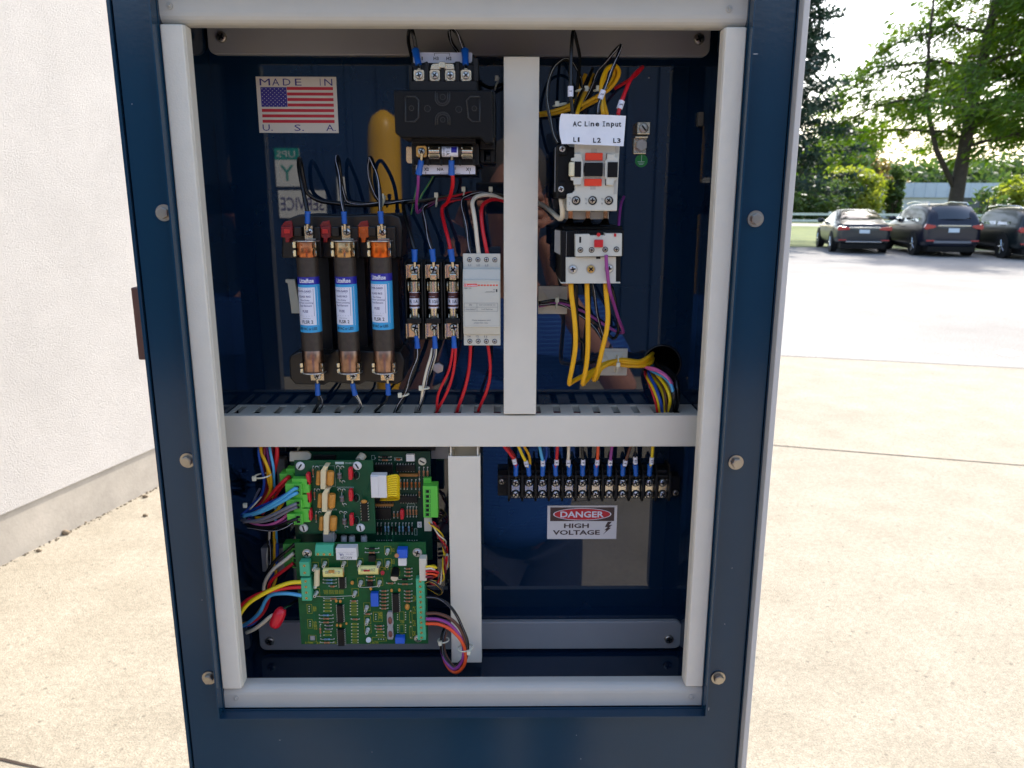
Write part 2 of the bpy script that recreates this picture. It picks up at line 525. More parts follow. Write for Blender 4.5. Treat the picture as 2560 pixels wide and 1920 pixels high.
def joint(s0, s1, t0, t1, w_, k):
    "an uneven dirt-filled joint between two slabs"
    mb = MB(JOINT); n = max(4, int(max(abs(s1 - s0), abs(t1 - t0)) / .03)); vs = []
    r = random.Random(k)
    for i in range(n + 1):
        f = i / n; s = s0 + (s1 - s0) * f; t = t0 + (t1 - t0) * f
        a = w_ * (.5 + r.random() * .5); b = w_ * (.5 + r.random() * .5)
        if abs(s1 - s0) < abs(t1 - t0): vs += [GP(s - a, t, .003), GP(s + b, t, .003)]
        else: vs += [GP(s, t - a, .003), GP(s, t + b, .003)]
    mb.add(vs, [(2 * i, 2 * i + 1, 2 * i + 3, 2 * i + 2) for i in range(n)])
    return tag(mb.build("slab_joint", origin=(0, 0, .003)), kind="structure")
joint(1.02, 1.02, -3.4, 14, .006, 1)
joint(5.28, 5.28, -3.4, 16, .008, 2)
joint(8.92, 8.92, -3.4, 30, .012, 3)
joint(-12, 8.9, 9.5, 9.5, .006, 4)
joint(-3.3, -3.3, -3.4, 14, .006, 5)
# worn patch of road marking on the asphalt
mb = MB(mat("worn_road_paint", (240, 238, 232), rough=.7, var=.1, vscale=20))
a = [G(2488, 880), G(2510, 873), G(2532, 876), G(2552, 886), G(2530, 890), G(2505, 888)]
mb.add([(p.x, p.y, .001) for p in a], [tuple(range(6))])
tag(mb.build("road_marking", origin=(a[0].x, a[0].y, .001)), kind="structure")

# ------------------------------------------------------------------ the stucco building on the left
STUC = bpy.data.materials.new("white_stucco"); STUC.use_nodes = True
_n = STUC.node_tree.nodes; _l = STUC.node_tree.links; _b = _n["Principled BSDF"]
_b.inputs["Base Color"].default_value = (*s2l((194, 188, 182)), 1); _b.inputs["Roughness"].default_value = .9
_tc = _n.new("ShaderNodeTexCoord")
_mp = _n.new("ShaderNodeMapping"); _mp.inputs["Rotation"].default_value = (0.5, 0.3, 0)
_mp.inputs["Scale"].default_value = (1, 1, 1.5)
_no = _n.new("ShaderNodeTexNoise"); _no.inputs["Scale"].default_value = 150; _no.inputs["Detail"].default_value = 3; _no.inputs["Distortion"].default_value = .35
_bp = _n.new("ShaderNodeBump"); _bp.inputs["Strength"].default_value = 1.0; _bp.inputs["Distance"].default_value = .0065
_n2 = _n.new("ShaderNodeTexNoise"); _n2.inputs["Scale"].default_value = 1.6; _n2.inputs["Detail"].default_value = 8; _n2.inputs["Roughness"].default_value = .7
_r2 = _n.new("ShaderNodeMapRange"); _r2.inputs[1].default_value = .35; _r2.inputs[2].default_value = .65; _r2.inputs[3].default_value = .93; _r2.inputs[4].default_value = 1.05
_m2 = _n.new("ShaderNodeVectorMath"); _m2.operation = 'SCALE'; _m2.inputs[0].default_value = s2l((196, 190, 183))
_l.new(_tc.outputs["Object"], _n2.inputs["Vector"]); _l.new(_n2.outputs[0], _r2.inputs[0]); _l.new(_r2.outputs[0], _m2.inputs["Scale"]); _l.new(_m2.outputs[0], _b.inputs["Base Color"])
_l.new(_tc.outputs["Object"], _mp.inputs[0]); _l.new(_mp.outputs[0], _no.inputs["Vector"]); _l.new(_no.outputs[0], _bp.inputs["Height"]); _l.new(_bp.outputs[0], _b.inputs["Normal"])
FOUND = mat("foundation_concrete", (172, 163, 150), rough=.9, var=.16, vscale=4, bump=.4, bscale=60, bdist=.003)
b0 = Vector((-2.54, 2.94, 0)); wd = Vector((sin(radians(15.8)), cos(radians(15.8)), 0)); wn = Vector((wd.y, -wd.x, 0))
bld = thing("stucco_building", b0, "white rough stucco building with a grey concrete foundation strip, left of the cabinet", "building")
def wallbox(a0, a1, d0, d1, z0, z1, m):
    "along the wall a0..a1, in front of its face d0..d1"
    mb = MB(m); vs = []
    for z in (z0, z1):
        for dd in (d1, d0):
            for a in (a0, a1):
                p = b0 + wd * a + wn * dd; vs.append((p.x, p.y, z))
    mb.add(vs, [(0, 2, 3, 1), (4, 5, 7, 6), (0, 1, 5, 4), (2, 6, 7, 3), (0, 4, 6, 2), (1, 3, 7, 5)])
    return mb
wallbox(-6, 3.4, -7, -.0, -.1, .262, FOUND).build("foundation", bld)
wallbox(-6, 3.4, -7, .012, .264, 4.6, STUC).build("stucco_wall", bld)
wallbox(-6.1, 3.5, -7.1, .12, 4.602, 4.85, ALTRIM).build("roof_edge", bld)
# dirt and pebbles at the foot of the wall
r5 = random.Random(5)
mb = MB(mat("gravel_dirt", (116, 104, 84), rough=.95, var=.3, vscale=60))
for i in range(260):
    a = r5.uniform(-.4, 3.2); dd = abs(r5.gauss(0, .012)) + .004
    p = b0 + wd * a + wn * dd
    mb.ball((p.x, p.y, .002), r5.uniform(.003, .008), seg=5, sc_=(1, 1, .6))
tag(mb.build("gravel_debris"), "line of dirt and fine grit along the foot of the stucco wall", "gravel", kind="stuff")
PEB = mat("pebble_stone", (128, 112, 90), rough=.85, var=.25, vscale=80)
for (x, y, rr_, lab) in ((163, 1336, .021, "brown pebble lying against the wall foot, biggest of the five"), (97, 1379, .012, "pale small pebble nearest the camera at the wall foot"),
                   (363, 1244, .015, "brown pebble near the cabinet, the farther of the two away from the wall"),
                   (363, 1291, .013, "brown pebble near the cabinet, the nearer of the two away from the wall"),
                   (212, 1308, .010, "small grey pebble between the biggest pebble and the cabinet")):
    p = G(x, y); mb = MB(PEB)
    mb.ball((p.x, p.y, rr_ * .5), rr_, seg=8, sc_=(1.2, .8, .75)); mb.ball((p.x + rr_ * .5, p.y + rr_ * .3, rr_ * .4), rr_ * .7, seg=7, sc_=(1, 1, .8))
    tag(mb.build("pebble"), lab, "pebble", "pebbles by the stucco wall")

# ------------------------------------------------------------------ cabinet
ZT = CAMZ + .78  # unseen top raised so the cabinet's shadow covers more ground in front
cab = thing("electrical_cabinet", ((FX0 + FX1) / 2, .3, 0), "open dark blue steel electrical cabinet with white framed opening, on concrete", "cabinet")
DEP = .62
mb = MB(BLUE)
mb.box(FX0, OX0, 0, .0025, .02, ZT - .0025); mb.box(OX1, FX1, 0, .0025, .02, ZT - .0025)
mb.box(OX0, OX1, 0, .0025, .02, OZ0); mb.box(OX0, OX1, 0, .0025, OZ1, ZT - .0025)
mb.build("face_flange", cab)
mb = MB(BLUE)
mb.box(FX0 - .0048, FX0 - .0018, -.0016, DEP, 0, ZT); mb.box(FX1 + .0012, FX1 + .0022, -.0008, DEP, 0, ZT)
mb.box(FX0 - .0018, FX1 + .0012, .004, DEP, ZT - .0024, ZT); mb.box(FX0 - .0018, FX1 + .0012, DEP - .003, DEP - .0005, 0, ZT - .003)
mb.build("side_skin", cab, bevel=.0008)
mb = MB(BLUE)
t = .0016; y0, y1 = -.0125, -.0001
lx0, lx1, lz0, lz1 = OX0 - .0006, OX1 + .0006, OZ0 - .0006, OZ1 + .0006
mb.box(lx0 - t, lx0, y0, y1, lz0 - t, lz1 + t); mb.box(lx1, lx1 + t, y0, y1, lz0 - t, lz1 + t)
mb.box(lx0, lx1, y0, y1, lz0 - t, lz0); mb.box(lx0, lx1, y0, y1, lz1, lz1 + t)
mb.build("door_lip", cab)
mb = MB(ALTRIM); mb.box(FX1 + .0026, FX1 + .0078, -.011, .03, 0, ZT); mb.build("edge_trim", cab, bevel=.0008)
# interior liner
mb = MB(BLUEP)
k0, k1 = .003, YB - .0005
mb.box(OX0 - .002, OX0, k0, YB + .004, OZ0 - .004, OZ1 + .004); mb.box(OX1, OX1 + .002, k0, YB + .004, OZ0 - .004, OZ1 + .004)
mb.box(OX0, OX1, k0, YB + .004, OZ0 - .004, OZ0 - .002); mb.box(OX0, OX1, k0, YB + .004, OZ1 + .002, OZ1 + .004)
mb.build("interior_liner", cab)
# back panel with the round cable hole
HC = PQ("G", 1292, 1072, YB); HR = .0205
def plate_with_hole(mb, x0, x1, z0, z1, y, yd, cx, cz, r, n=48):
    h = r * 1.5
    mb.box(x0, cx - h, y, yd, z0, z1); mb.box(cx + h, x1, y, yd, z0, z1)
    mb.box(cx - h, cx + h, y, yd, z0, cz - h); mb.box(cx - h, cx + h, y, yd, cz + h, z1)
    vs = []
    for i in range(n):
        a = 2 * pi * i / n; c, s = cos(a), sin(a); k = h / max(abs(c), abs(s))
        vs += [(cx + r * c, y, cz + r * s), (cx + k * c, y, cz + k * s), (cx + r * c, yd, cz + r * s)]
    fs = []
    for i in range(n):
        j = (i + 1) % n
        fs += [(3 * i, 3 * i + 1, 3 * j + 1, 3 * j), (3 * i, 3 * j, 3 * j + 2, 3 * i + 2)]
    mb.add(vs, fs)
mb = MB(BLUEP)
plate_with_hole(mb, OX0, OX1, OZ0 - .002, OZ1 + .002, YB, YB + .003, HC.x, HC.z, HR)
mb.build("back_panel", cab)
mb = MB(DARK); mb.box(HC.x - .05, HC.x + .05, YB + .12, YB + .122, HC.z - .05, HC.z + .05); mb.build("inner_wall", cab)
mb = MB(WBLACK)
mb.tube([(HC.x + HR * cos(2 * pi * i / 40), YB - .0004, HC.z + HR * sin(2 * pi * i / 40)) for i in range(41)], .0012, WBLACK, seg=6, cap=False)
mb.build("hole_grommet", cab)

def rbar(mb, x0, x1, z0, z1, y, dep, rad, m, n=5, up=True):
    "bar with rounded long front edges (horizontal)"
    e_ = .0012                                                     # the outer edge stays nearly square, the inner one is rolled
    yz = [(y + dep, z0), (y + e_, z0), (y, z0 + e_)] if up else [(y + dep, z1), (y + e_, z1), (y, z1 - e_)]
    for i in range(n + 1):
        a_ = pi / 2 * i / n
        yz.append((y + rad - rad * cos(a_), z1 - rad + rad * sin(a_)) if up else (y + rad - rad * cos(a_), z0 + rad - rad * sin(a_)))
    yz.append((y + dep, z1) if up else (y + dep, z0))
    mb.xprism(yz, x0, x1, m)
mb = MB(WHITE_B); rbar(mb, OX0, OX1, IZ1, OZ1, .0032, .016, .009, WHITE_B, up=False); mb.build("top_frame_bar", cab)
mb = MB(WHITE_B); rbar(mb, OX0, OX1, OZ0, IZ0, .0032, .016, .009, WHITE_B); mb.build("bottom_frame_bar", cab)
zt = P(420, 60, 0).z; zb = P(600, 1722, 0).z
mb = MB(WHITE_F); mb.box(OX0 + .0004, IX0 - .0004, -.0005, .0028, zb, zt); mb.box(OX0 + .0004, IX0, .0028, .017, IZ0 + .0005, IZ1 - .0005)
mb.build("side_frame_bar", cab, bevel=.0014, seg=3)
mb = MB(WHITE_F); mb.box(IX1 + .0004, OX1 - .0004, -.0005, .0028, zb, zt); mb.box(IX1, OX1 - .0004, .0028, .017, IZ0 + .0005, IZ1 - .0005)
mb.build("side_frame_bar", cab, bevel=.0014, seg=3)
for (x, y) in ((424, 15), (1823, 22), (590, 1745), (1728, 1742)):
    c = P(x, y, .0031); mb = MB(LGREY2); mb.rod(c, c + Vector((0, -.0012, 0)), .0028, seg=14); mb.ball(c + Vector((0, -.0012, 0)), .0016, seg=8)
    mb.build("rivet", cab)
# grey brackets that clamp the back panel, and their screws
def bracket(z0, z1, x0, x1, up):
    mb = MB(GREY_B); r = .008; n = 5; y = YB - .0075
    pts = []
    for (cx, cz, a0) in ((x1 - r, z1 - r, 0), (x0 + r, z1 - r, 90), (x0 + r, z0 + r, 180), (x1 - r, z0 + r, 270)):
        for i in range(n + 1):
            a = radians(a0 + 90 * i / n); pts.append((cx + r * cos(a), cz + r * sin(a)))
    mb.prism(pts, y, YB - .0004)
    mb.build("panel_bracket", cab, bevel=.0012)
bz = P(1100, 139, YB - .0075).z
bracket(bz, OZ1 + .001, P(519, 110, YB - .0075).x, P(1776, 110, YB - .0075).x, 1)
z1 = P(1100, 1556, YB - .0075).z; z0 = P(1100, 1624, YB - .0075).z
bracket(z0, z1, P(648, 1600, YB - .0075).x, P(1703, 1600, YB - .0075).x, 0)
for (x, y) in ((554, 93), (1747, 98), (675, 1602), (1672, 1597)):
    c = P(x, y, YB - .0075); mb = MB(BOLT); screw(mb, c, .0052, BOLT, ang=rnd.uniform(0, 3)); mb.build("panel_screw", cab)
# hex bolts on the face, with washers
for (x, y) in ((411, 532), (470, 1150), (524, 1693), (1888, 547), (1839, 1155), (1795, 1693)):
    c = P(x, y, 0); mb = MB(BOLT)
    mb.rod(c, c + Vector((0, -.0016, 0)), .0072, seg=28)
    a0 = rnd.uniform(0, 1); h = [(c.x + .0052 * cos(a0 + pi / 3 * i), c.z + .0052 * sin(a0 + pi / 3 * i)) for i in range(6)]
    mb.prism(h, c.y - .0058, c.y - .0016)
    mb.rod(c + Vector((0, -.0058, 0)), c + Vector((0, -.0063, 0)), .0036, seg=20)
    mb.build("hex_bolt", cab, bevel=.0006)
# brown latch on the left edge
mb = MB(LATCH); a = P(350, 717, .01); b = P(374, 897, .01)
mb.box(FX0 - .0135, FX0 - .0052, .004, .03, b.z, a.z); mb.build("side_latch", cab, bevel=.0015)
# chips and scratches in the paint
rc = random.Random(11)
CHIP = mat("bare_metal_chip", (176, 180, 184), rough=.5)
for (x, y, L_, h_, Y_) in ((1889, 135, .0065, .0010, -.0001), (1622, 195, .0030, .0012, YB - .0001), (1427, 1793, .0012, .0016, -.0001), (1441, 1838, .0008, .002, -.0001), (1452, 1897, .001, .0016, -.0001), (1772, 1773, .0007, .005, -.0001), (1450, 1560, .002, .001, YB - .0001), (330, 260, .0007, .0012, -.0001), (505, 1500, .0008, .001, -.0001), (1830, 1420, .0008, .0014, -.0001), (1812, 1560, .0006, .0022, -.0001), (700, 1850, .002, .0006, -.0001), (930, 1880, .0009, .0008, -.0001)):
    c_ = P(x, y, Y_); pts = []
    for k in range(7):
        a_ = 2 * pi * k / 7; rr_ = rc.uniform(.55, 1)
        pts.append((c_.x + L_ / 2 * rr_ * cos(a_), Y_ - .0001, c_.z + h_ / 2 * rr_ * sin(a_)))
    mb = MB(CHIP); mb.add(pts, [tuple(range(7))]); mb.build("paint_chip", cab)
# hex nut on the back panel
c = PQ("F", 1507, 962, YB); mb = MB(STEEL)
h = [(c.x + .0062 * cos(.4 + pi / 3 * i), c.z + .0062 * sin(.4 + pi / 3 * i)) for i in range(6)]
mb.prism(h, YB - .005, YB - .0003); mb.build("panel_bolt", cab, bevel=.0008)

# ------------------------------------------------------------------ wire ducts
YD = .057
dz1 = P(1250, 1039, YD).z; dz0 = P(1250, 1117, YD).z
dux0, dux1 = OX0 + .0012, OX1 - .0012
duct = thing("wire_duct", ((dux0 + dux1) / 2, YB, dz0), "horizontal slotted white wire duct with smooth cover, across the middle of the panel", "wire duct", "white wire ducts")
mb = MB(WHITE_D); mb.box(dux0, dux1, YD, YD + .0022, dz0, dz1); mb.box(dux0, dux1, YD + .0022, YD + .011, dz1 - .0016, dz1 - .0002)
mb.box(dux0, dux1, YD + .0022, YD + .011, dz0 + .0002, dz0 + .0016); mb.build("duct_cover", duct, bevel=.0007)
mb = MB(WHITE_D)
zt_ = dz1 - .0030; th = .0016
# slots: picture x of the middle of each slot on the top wall, near the cover
slots = [q("F", x, 1300)[0] for x in (-75, 105, 290, 470, 650, 832, 1005, 1180, 1345, 1508, 1685, 1857, 2027, 2205)] + [q("G", x, 1450)[0] for x in (252, 400, 572, 742, 910, 1085)]
sx = [P(x, 1028, YD + .02).x for x in slots]
# evened pitch
pitch = (sx[-1] - sx[0]) / (len(sx) - 1)
sx = [sx[0] + pitch * i for i in range(-2, len(sx) + 2)]
sw = .0038
ys0, ys1 = YD + .0065, YB - .005
last = dux0
for X in sx:
    if X - sw < dux0 or X + sw > dux1 - .004: continue
    mb.box(last, X - sw, ys0, ys1, zt_ - th, zt_)
    last = X + sw
mb.box(last, dux1, ys0, ys1, zt_ - th, zt_)
mb.box(dux0, dux1, ys1, YB - .001, zt_ - th, zt_)
# front edge of the wall with the narrow slot mouths
last = dux0
for X in sx:
    if X - sw < dux0 or X + sw > dux1 - .004: continue
    mb.box(last, X - .0013, YD + .0024, ys0, zt_ - th, zt_)
    last = X + .0013
mb.box(last, dux1, YD + .0024, ys0, zt_ - th, zt_)
mb.box(dux0 + .012, dux1, YD + .0022, YD + .0034, zt_ + .0002, dz1 - .0018)
mb.box(dux0, dux1, YD + .003, YB - .001, dz0 + .003, dz0 + .0046)
mb.box(dux0, dux1, YB - .003, YB - .001, dz0 + .0046, zt_ - th)
mb.build("duct_body", duct)

def vduct(x0, x1, z0, z1, y, lab, body_top=0.0, body_in=.002):
    d = thing("wire_duct", ((x0 + x1) / 2, YB, z0), lab, "wire duct", "white wire ducts")
    mb = MB(WHITE_D); mb.box(x0, x1, y, y + .0016, z0, z1)
    mb.box(x0, x0 + .0014, y + .0016, y + .012, z0, z1); mb.box(x1 - .0014, x1, y + .0016, y + .012, z0, z1)
    mb.build("duct_cover", d, bevel=.0006)
    mb = MB(WHITE_D); a, b = x0 + body_in, x1 - body_in; zz = z1 + body_top
    for X in (a, b - .0014):
        mb.box(X, X + .0014, y + .003, y + .014, z0 + .001, zz)
        k = z0 + .001
        while k < zz:
            mb.box(X, X + .0014, y + .014, YB - .012, k, min(k + .006, zz)); k += .0125
        mb.box(X, X + .0014, YB - .012, YB - .001, z0 + .001, zz)
    mb.box(a + .0014, b - .0014, YB - .003, YB - .001, z0 + .001, zz)
    mb.build("duct_body", d)
    return d
a = P(1253, 141, .0545); b = P(1341, 141, .0545); c = P(1265, 1037, .0545); d = P(1347, 1037, .0545)
vduct((a.x + c.x) / 2, (b.x + d.x) / 2, c.z + .0006, a.z, .0545, "upper vertical white wire duct between the fuses and the contactor")
a = P(1122, 1141, YD); b = P(1203, 1141, YD); c = P(1127, 1657, YD); d = P(1202, 1657, YD)
vduct((a.x + c.x) / 2, (b.x + d.x) / 2, c.z, a.z, YD, "lower vertical white wire duct beside the green circuit boards", body_top=dz0 - a.z - .001)
# ------------------------------------------------------------------ stickers
ST = YB - .0004
def quad(mb, reg, pts, Y, m):
    pp = [PQ(reg, a, b, Y) for a, b in pts]
    mb.add([(p.x, Y, p.z) for p in pp], [tuple(range(len(pts) - 1, -1, -1))], m)
def frect(mb, reg, x0, y0, x1, y1, Y, m):
    a = rect(reg, x0, y0, x1, y1, Y)
    mb.add([(a[0], Y, a[2]), (a[1], Y, a[2]), (a[1], Y, a[3]), (a[0], Y, a[3])], [(0, 1, 2, 3)], m)
def lrect(mb, x0, x1, z0, z1, Y, m):
    mb.add([(x0, Y, z0), (x1, Y, z0), (x1, Y, z1), (x0, Y, z1)], [(0, 1, 2, 3)], m)
def frame_line(mb, x0, x1, z0, z1, Y, wd_, m):
    lrect(mb, x0, x1, z0, z0 + wd_, Y, m); lrect(mb, x0, x1, z1 - wd_, z1, Y, m)
    lrect(mb, x0, x0 + wd_, z0 + wd_, z1 - wd_, Y, m); lrect(mb, x1 - wd_, x1, z0 + wd_, z1 - wd_, Y, m)

FLAGW = mat("flag_sticker_cream", (218, 206, 188), rough=.45)
def backing(Y, x0, x1, z0, z1, m):
    mb = MB(m); mb.box(x0, x1, Y, YB - .00005, z0, z1); return mb
a = rect("A", 912, 663, 1602, 1148, ST)
mb = backing(ST, *a, FLAGW)
W_, H_ = a[1] - a[0], a[3] - a[2]
def sub(u0, v0, u1, v1): return (a[0] + W_ * u0, a[0] + W_ * u1, a[3] - H_ * v1, a[3] - H_ * v0)
y = ST - .00015
for (t, u0, u1) in (("M", .045, .175), ("A", .2, .29), ("D", .335, .43), ("E", .485, .565), ("I", .795, .803), ("N", .85, .95)):
    s_ = sub(u0, .035, u1, .155); mb.text(t, *s_, y, INKB)
for (t, u0, u1) in (("U.", .045, .17), ("S.", .445, .565), ("A.", .845, .965)):
    s_ = sub(u0, .85, u1, .965); mb.text(t, *s_, y, INKB)
s_ = sub(.05, .185, .375, .535); lrect(mb, *s_, y, mat("flag_blue", (50, 38, 130), rough=.5))
for i in range(7):
    v0 = .18 + i * .0978; v1 = v0 + .054
    s_ = sub(.378 if i < 4 else .05, v0, .955, v1); lrect(mb, *s_, y, REDI)
for r in range(5):
    for c in range(6):
        for k, (du, dv) in enumerate(((0, 0), (.026, .034))):
            u = .068 + c * .052 + du; v = .215 + r * .068 + dv
            if u > .365 or v > .525: continue
            cx, cz = a[0] + W_ * u, a[3] - H_ * v; rr_ = .0006; pts = []
            for j in range(10):
                an = pi / 2 + j * pi / 5; q_ = rr_ * (1 if j % 2 == 0 else .45)
                pts.append((cx + q_ * cos(an), y - .0001, cz + q_ * sin(an)))
            mb.add(pts, [tuple(range(10))], FLAGW)
tag(mb.build("flag_sticker"), "cream sticker with an American flag reading MADE IN U.S.A. on the blue panel", "sticker")

a = rect("J", 720, 636, 1320, 924, ST)
mb = backing(ST, *a, mat("danger_sticker_white", (214, 208, 206), rough=.45))
W_, H_ = a[1] - a[0], a[3] - a[2]
DBR = mat("danger_brown_black", (66, 46, 44), rough=.5)
lrect(mb, *sub(.04, .05, .96, .46), y, DBR)
def ell(mb, u, v, ru, rv, yy, m, n=48):
    cx, cz = a[0] + W_ * u, a[3] - H_ * v
    mb.add([(cx + W_ * ru * cos(2 * pi * i / n), yy, cz + H_ * rv * sin(2 * pi * i / n)) for i in range(n)], [tuple(range(n))], m)
ell(mb, .5, .255, .418, .182, y - .0001, LWHITE); ell(mb, .5, .255, .402, .166, y - .0002, REDI)
mb.text("DANGER", *sub(.185, .165, .81, .35), y - .0003, LWHITE, bold=.025)
mb.text("HIGH", *sub(.24, .53, .6, .67), y, DBR, bold=.03)
mb.text("VOLTAGE", *sub(.08, .73, .76, .875), y, DBR, bold=.03)
bolt = [(.87, .48), (.93, .48), (.89, .58), (.935, .58), (.89, .66), (.92, .66), (.8, .88), (.855, .74), (.825, .74), (.87, .64), (.83, .64)]
mb.add([(a[0] + W_ * u, y, a[3] - H_ * v) for u, v in bolt], [tuple(range(len(bolt)))], DBR)
tag(mb.build("danger_sticker"), "white DANGER HIGH VOLTAGE sticker with red oval below the terminal strip", "sticker")

c = PQ("E", 1291, 688, ST); r = abs(PQ("E", 1358, 688, ST).x - c.x)
mb = MB(GSTICK); mb.rod((c.x, YB - .00005, c.z), (c.x, ST, c.z), r, seg=36, smooth=False)
L_ = lambda x0, x1, z0, z1: lrect(mb, c.x + r * x0, c.x + r * x1, c.z + r * z0, c.z + r * z1, ST - .0001, SILKW)
L_(-.03, .05, -.1, .85); L_(-.6, .5, -.2, -.12); L_(-.5, .42, -.42, -.34); L_(-.36, .3, -.62, -.54)
tag(mb.build("earth_sticker"), "small round green earth-symbol sticker under the grounding lug", "sticker")
# grounding lug
a = rect("E", 1222, 425, 1362, 612, YB - .012)
lug = thing("grounding_lug", ((a[0] + a[1]) / 2, YB, a[2]), "metal grounding lug with a hex bolt below and a slotted screw above", "terminal lug")
mb = MB(NICKEL); mb.box(a[0], a[1], YB - .004, YB - .0005, a[2], a[3]); mb.box(a[0], a[1], YB - .012, YB - .004, a[3] - .002, a[3])
b = rect("E", 1246, 275, 1386, 407, YB - .014); mb.box(b[0], b[1], YB - .014, YB - .0006, b[2], b[3]); mb.build("lug_body", lug, bevel=.0006)
cx, cz = (a[0] + a[1]) / 2 + .0006, (a[2] + a[3]) / 2; mb = MB(BOLT)
mb.prism([(cx + .0062 * cos(pi / 6 + pi / 3 * i), cz + .0062 * sin(pi / 6 + pi / 3 * i)) for i in range(6)], YB - .0095, YB - .004); mb.build("hex_bolt", lug, bevel=.0006)
mb = MB(BOLT); screw(mb, ((b[0] + b[1]) / 2, YB - .0141, (b[2] + b[3]) / 2), .0048, BOLT, ang=-.9, slot='-', h=.001); mb.build("set_screw", lug)

# ------------------------------------------------------------------ control transformer
YT = .022
c = PQ("B", 580, 985, YT)
tr = thing("control_transformer", (c.x, YB, c.z - .06), "black control transformer with white H and X terminal strips above and below", "transformer")
mb = MB(BLACK2)
mb.rprism("B", [(152, 780), (1003, 780), (1015, 1235), (940, 1235), (905, 1190), (218, 1190), (165, 1150)], YT, .085)
mb.build("core_cover", tr, bevel=.0014)
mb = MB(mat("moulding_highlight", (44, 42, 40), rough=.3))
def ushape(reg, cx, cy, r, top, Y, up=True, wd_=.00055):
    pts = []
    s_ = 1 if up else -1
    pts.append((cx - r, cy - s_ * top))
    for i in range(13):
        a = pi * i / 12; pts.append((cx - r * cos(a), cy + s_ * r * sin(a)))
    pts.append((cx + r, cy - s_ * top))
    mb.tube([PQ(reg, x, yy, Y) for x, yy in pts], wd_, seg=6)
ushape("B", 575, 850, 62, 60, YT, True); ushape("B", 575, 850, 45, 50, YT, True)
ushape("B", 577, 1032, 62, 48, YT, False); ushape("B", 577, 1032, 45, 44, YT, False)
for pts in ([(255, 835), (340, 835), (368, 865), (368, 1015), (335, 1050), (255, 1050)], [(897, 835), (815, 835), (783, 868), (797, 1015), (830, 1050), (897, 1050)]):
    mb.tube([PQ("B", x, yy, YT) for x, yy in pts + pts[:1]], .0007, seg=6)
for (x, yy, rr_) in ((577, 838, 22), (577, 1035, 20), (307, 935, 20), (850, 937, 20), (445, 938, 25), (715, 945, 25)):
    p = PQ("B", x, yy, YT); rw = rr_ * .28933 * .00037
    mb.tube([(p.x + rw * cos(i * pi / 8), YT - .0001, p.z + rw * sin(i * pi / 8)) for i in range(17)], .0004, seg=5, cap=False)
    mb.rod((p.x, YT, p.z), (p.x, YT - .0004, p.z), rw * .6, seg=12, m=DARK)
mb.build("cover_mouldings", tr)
mb = MB(BLACK)
mb.rb("B", 285, 560, 880, 785, .040, .098); mb.rb("B", 310, 470, 850, 562, .052, .098); mb.rb("B", 292, 700, 870, 785, .03, .04)
for x in (437, 574, 705): mb.rprism("B", [(x - 16, 560), (x - 10, 535), (x, 530), (x + 10, 535), (x + 16, 560), (x + 16, 702), (x - 16, 702)], .031, .052)
mb.rb("B", 285, 560, 312, 702, .034, .05); mb.rb("B", 845, 500, 882, 702, .034, .06)
mb.build("upper_terminal_block", tr, bevel=.0007)
def clampterm(par, reg, x, yy, Y, s=45, m=STEEL, ang=.6):
    a = rect(reg, x - s, yy - s, x + s, yy + s * 1.15, Y)
    mb = MB(BRASS if m is BRASS else NICKEL)
    k = (a[1] - a[0]) * .13
    mb.prism([(a[0] + k, a[2]), (a[1] - k, a[2]), (a[1], a[2] + k), (a[1], a[3] - k), (a[1] - k, a[3]), (a[0] + k, a[3]), (a[0], a[3] - k), (a[0], a[2] + k)], Y, Y + .002)
    for (xx, zz) in ((a[0] + k, a[2] + k), (a[1] - k, a[2] + k)): mb.ball((xx, Y, zz), k * .5, STEEL, seg=6)
    o = mb.build("clamp_plate", par, bevel=.0004)
    mb = MB(STEEL); screw(mb, ((a[0] + a[1]) / 2, Y - .0002, (a[2] + a[3]) / 2), (a[1] - a[0]) * .36, STEEL, ang=ang); mb.build("screw", o)
    mb.cur = None
for i, x in enumerate((372, 508, 641, 777)): clampterm(tr, "B", x, 648, .033, 46, ang=.2 + i * .7)
mb = MB(LWHITE)
mb.rprism("B", [(318, 453), (822, 453), (832, 465), (830, 530), (820, 543), (735, 543), (720, 530), (690, 530), (675, 543), (452, 543), (437, 530), (410, 543), (325, 543)], .0515, .0522)
for t, x0, x1 in (("H3", 497, 541), ("H2", 608, 652)): mb.rtext(t, "B", x0, 490, x1, 520, .0512, INK, bold=.02)
mb.rtext("1", "B", 395, 490, 403, 520, .0512, INK); frect(mb, "B", 503, 460, 507, 482, .0512, INK); frect(mb, "B", 634, 460, 638, 482, .0512, INK)
frect(mb, "B", 507, 458, 634, 461, .0512, INK)
mb.build("terminal_label_strip", tr)
mb = MB(NICKEL); mb.rprism("B", [(465, 600), (478, 562), (495, 548), (545, 545), (595, 545), (668, 550), (682, 600)], .0335, .0345)
mb.rb("B", 545, 532, 595, 585, .0285, .0335); mb.build("jumper_clip", tr, bevel=.0005)
for q4 in ((286, 590, 312, 614), (286, 640, 312, 665)): mb = MB(NICKEL); mb.rb("B", *q4, .045, .07); mb.build("core_bracket", tr)
mb = MB(NICKEL); mb.rprism("B", [(262, 1270), (310, 1270), (312, 1412), (275, 1408), (262, 1390)], .058, .06); mb.build("core_bracket", tr)
mb = MB(BLACK)
mb.rb("B", 308, 1238, 890, 1425, .046, .098); mb.rb("B", 308, 1190, 862, 1240, .036, .098); mb.rb("B", 312, 1425, 862, 1510, .052, .098)
for x in (322, 447, 560, 725, 845): mb.rb("B", x - 9, 1375, x + 9, 1430, .038, .046)
mb.build("lower_terminal_block", tr, bevel=.0008)
mb = MB(BLACK)
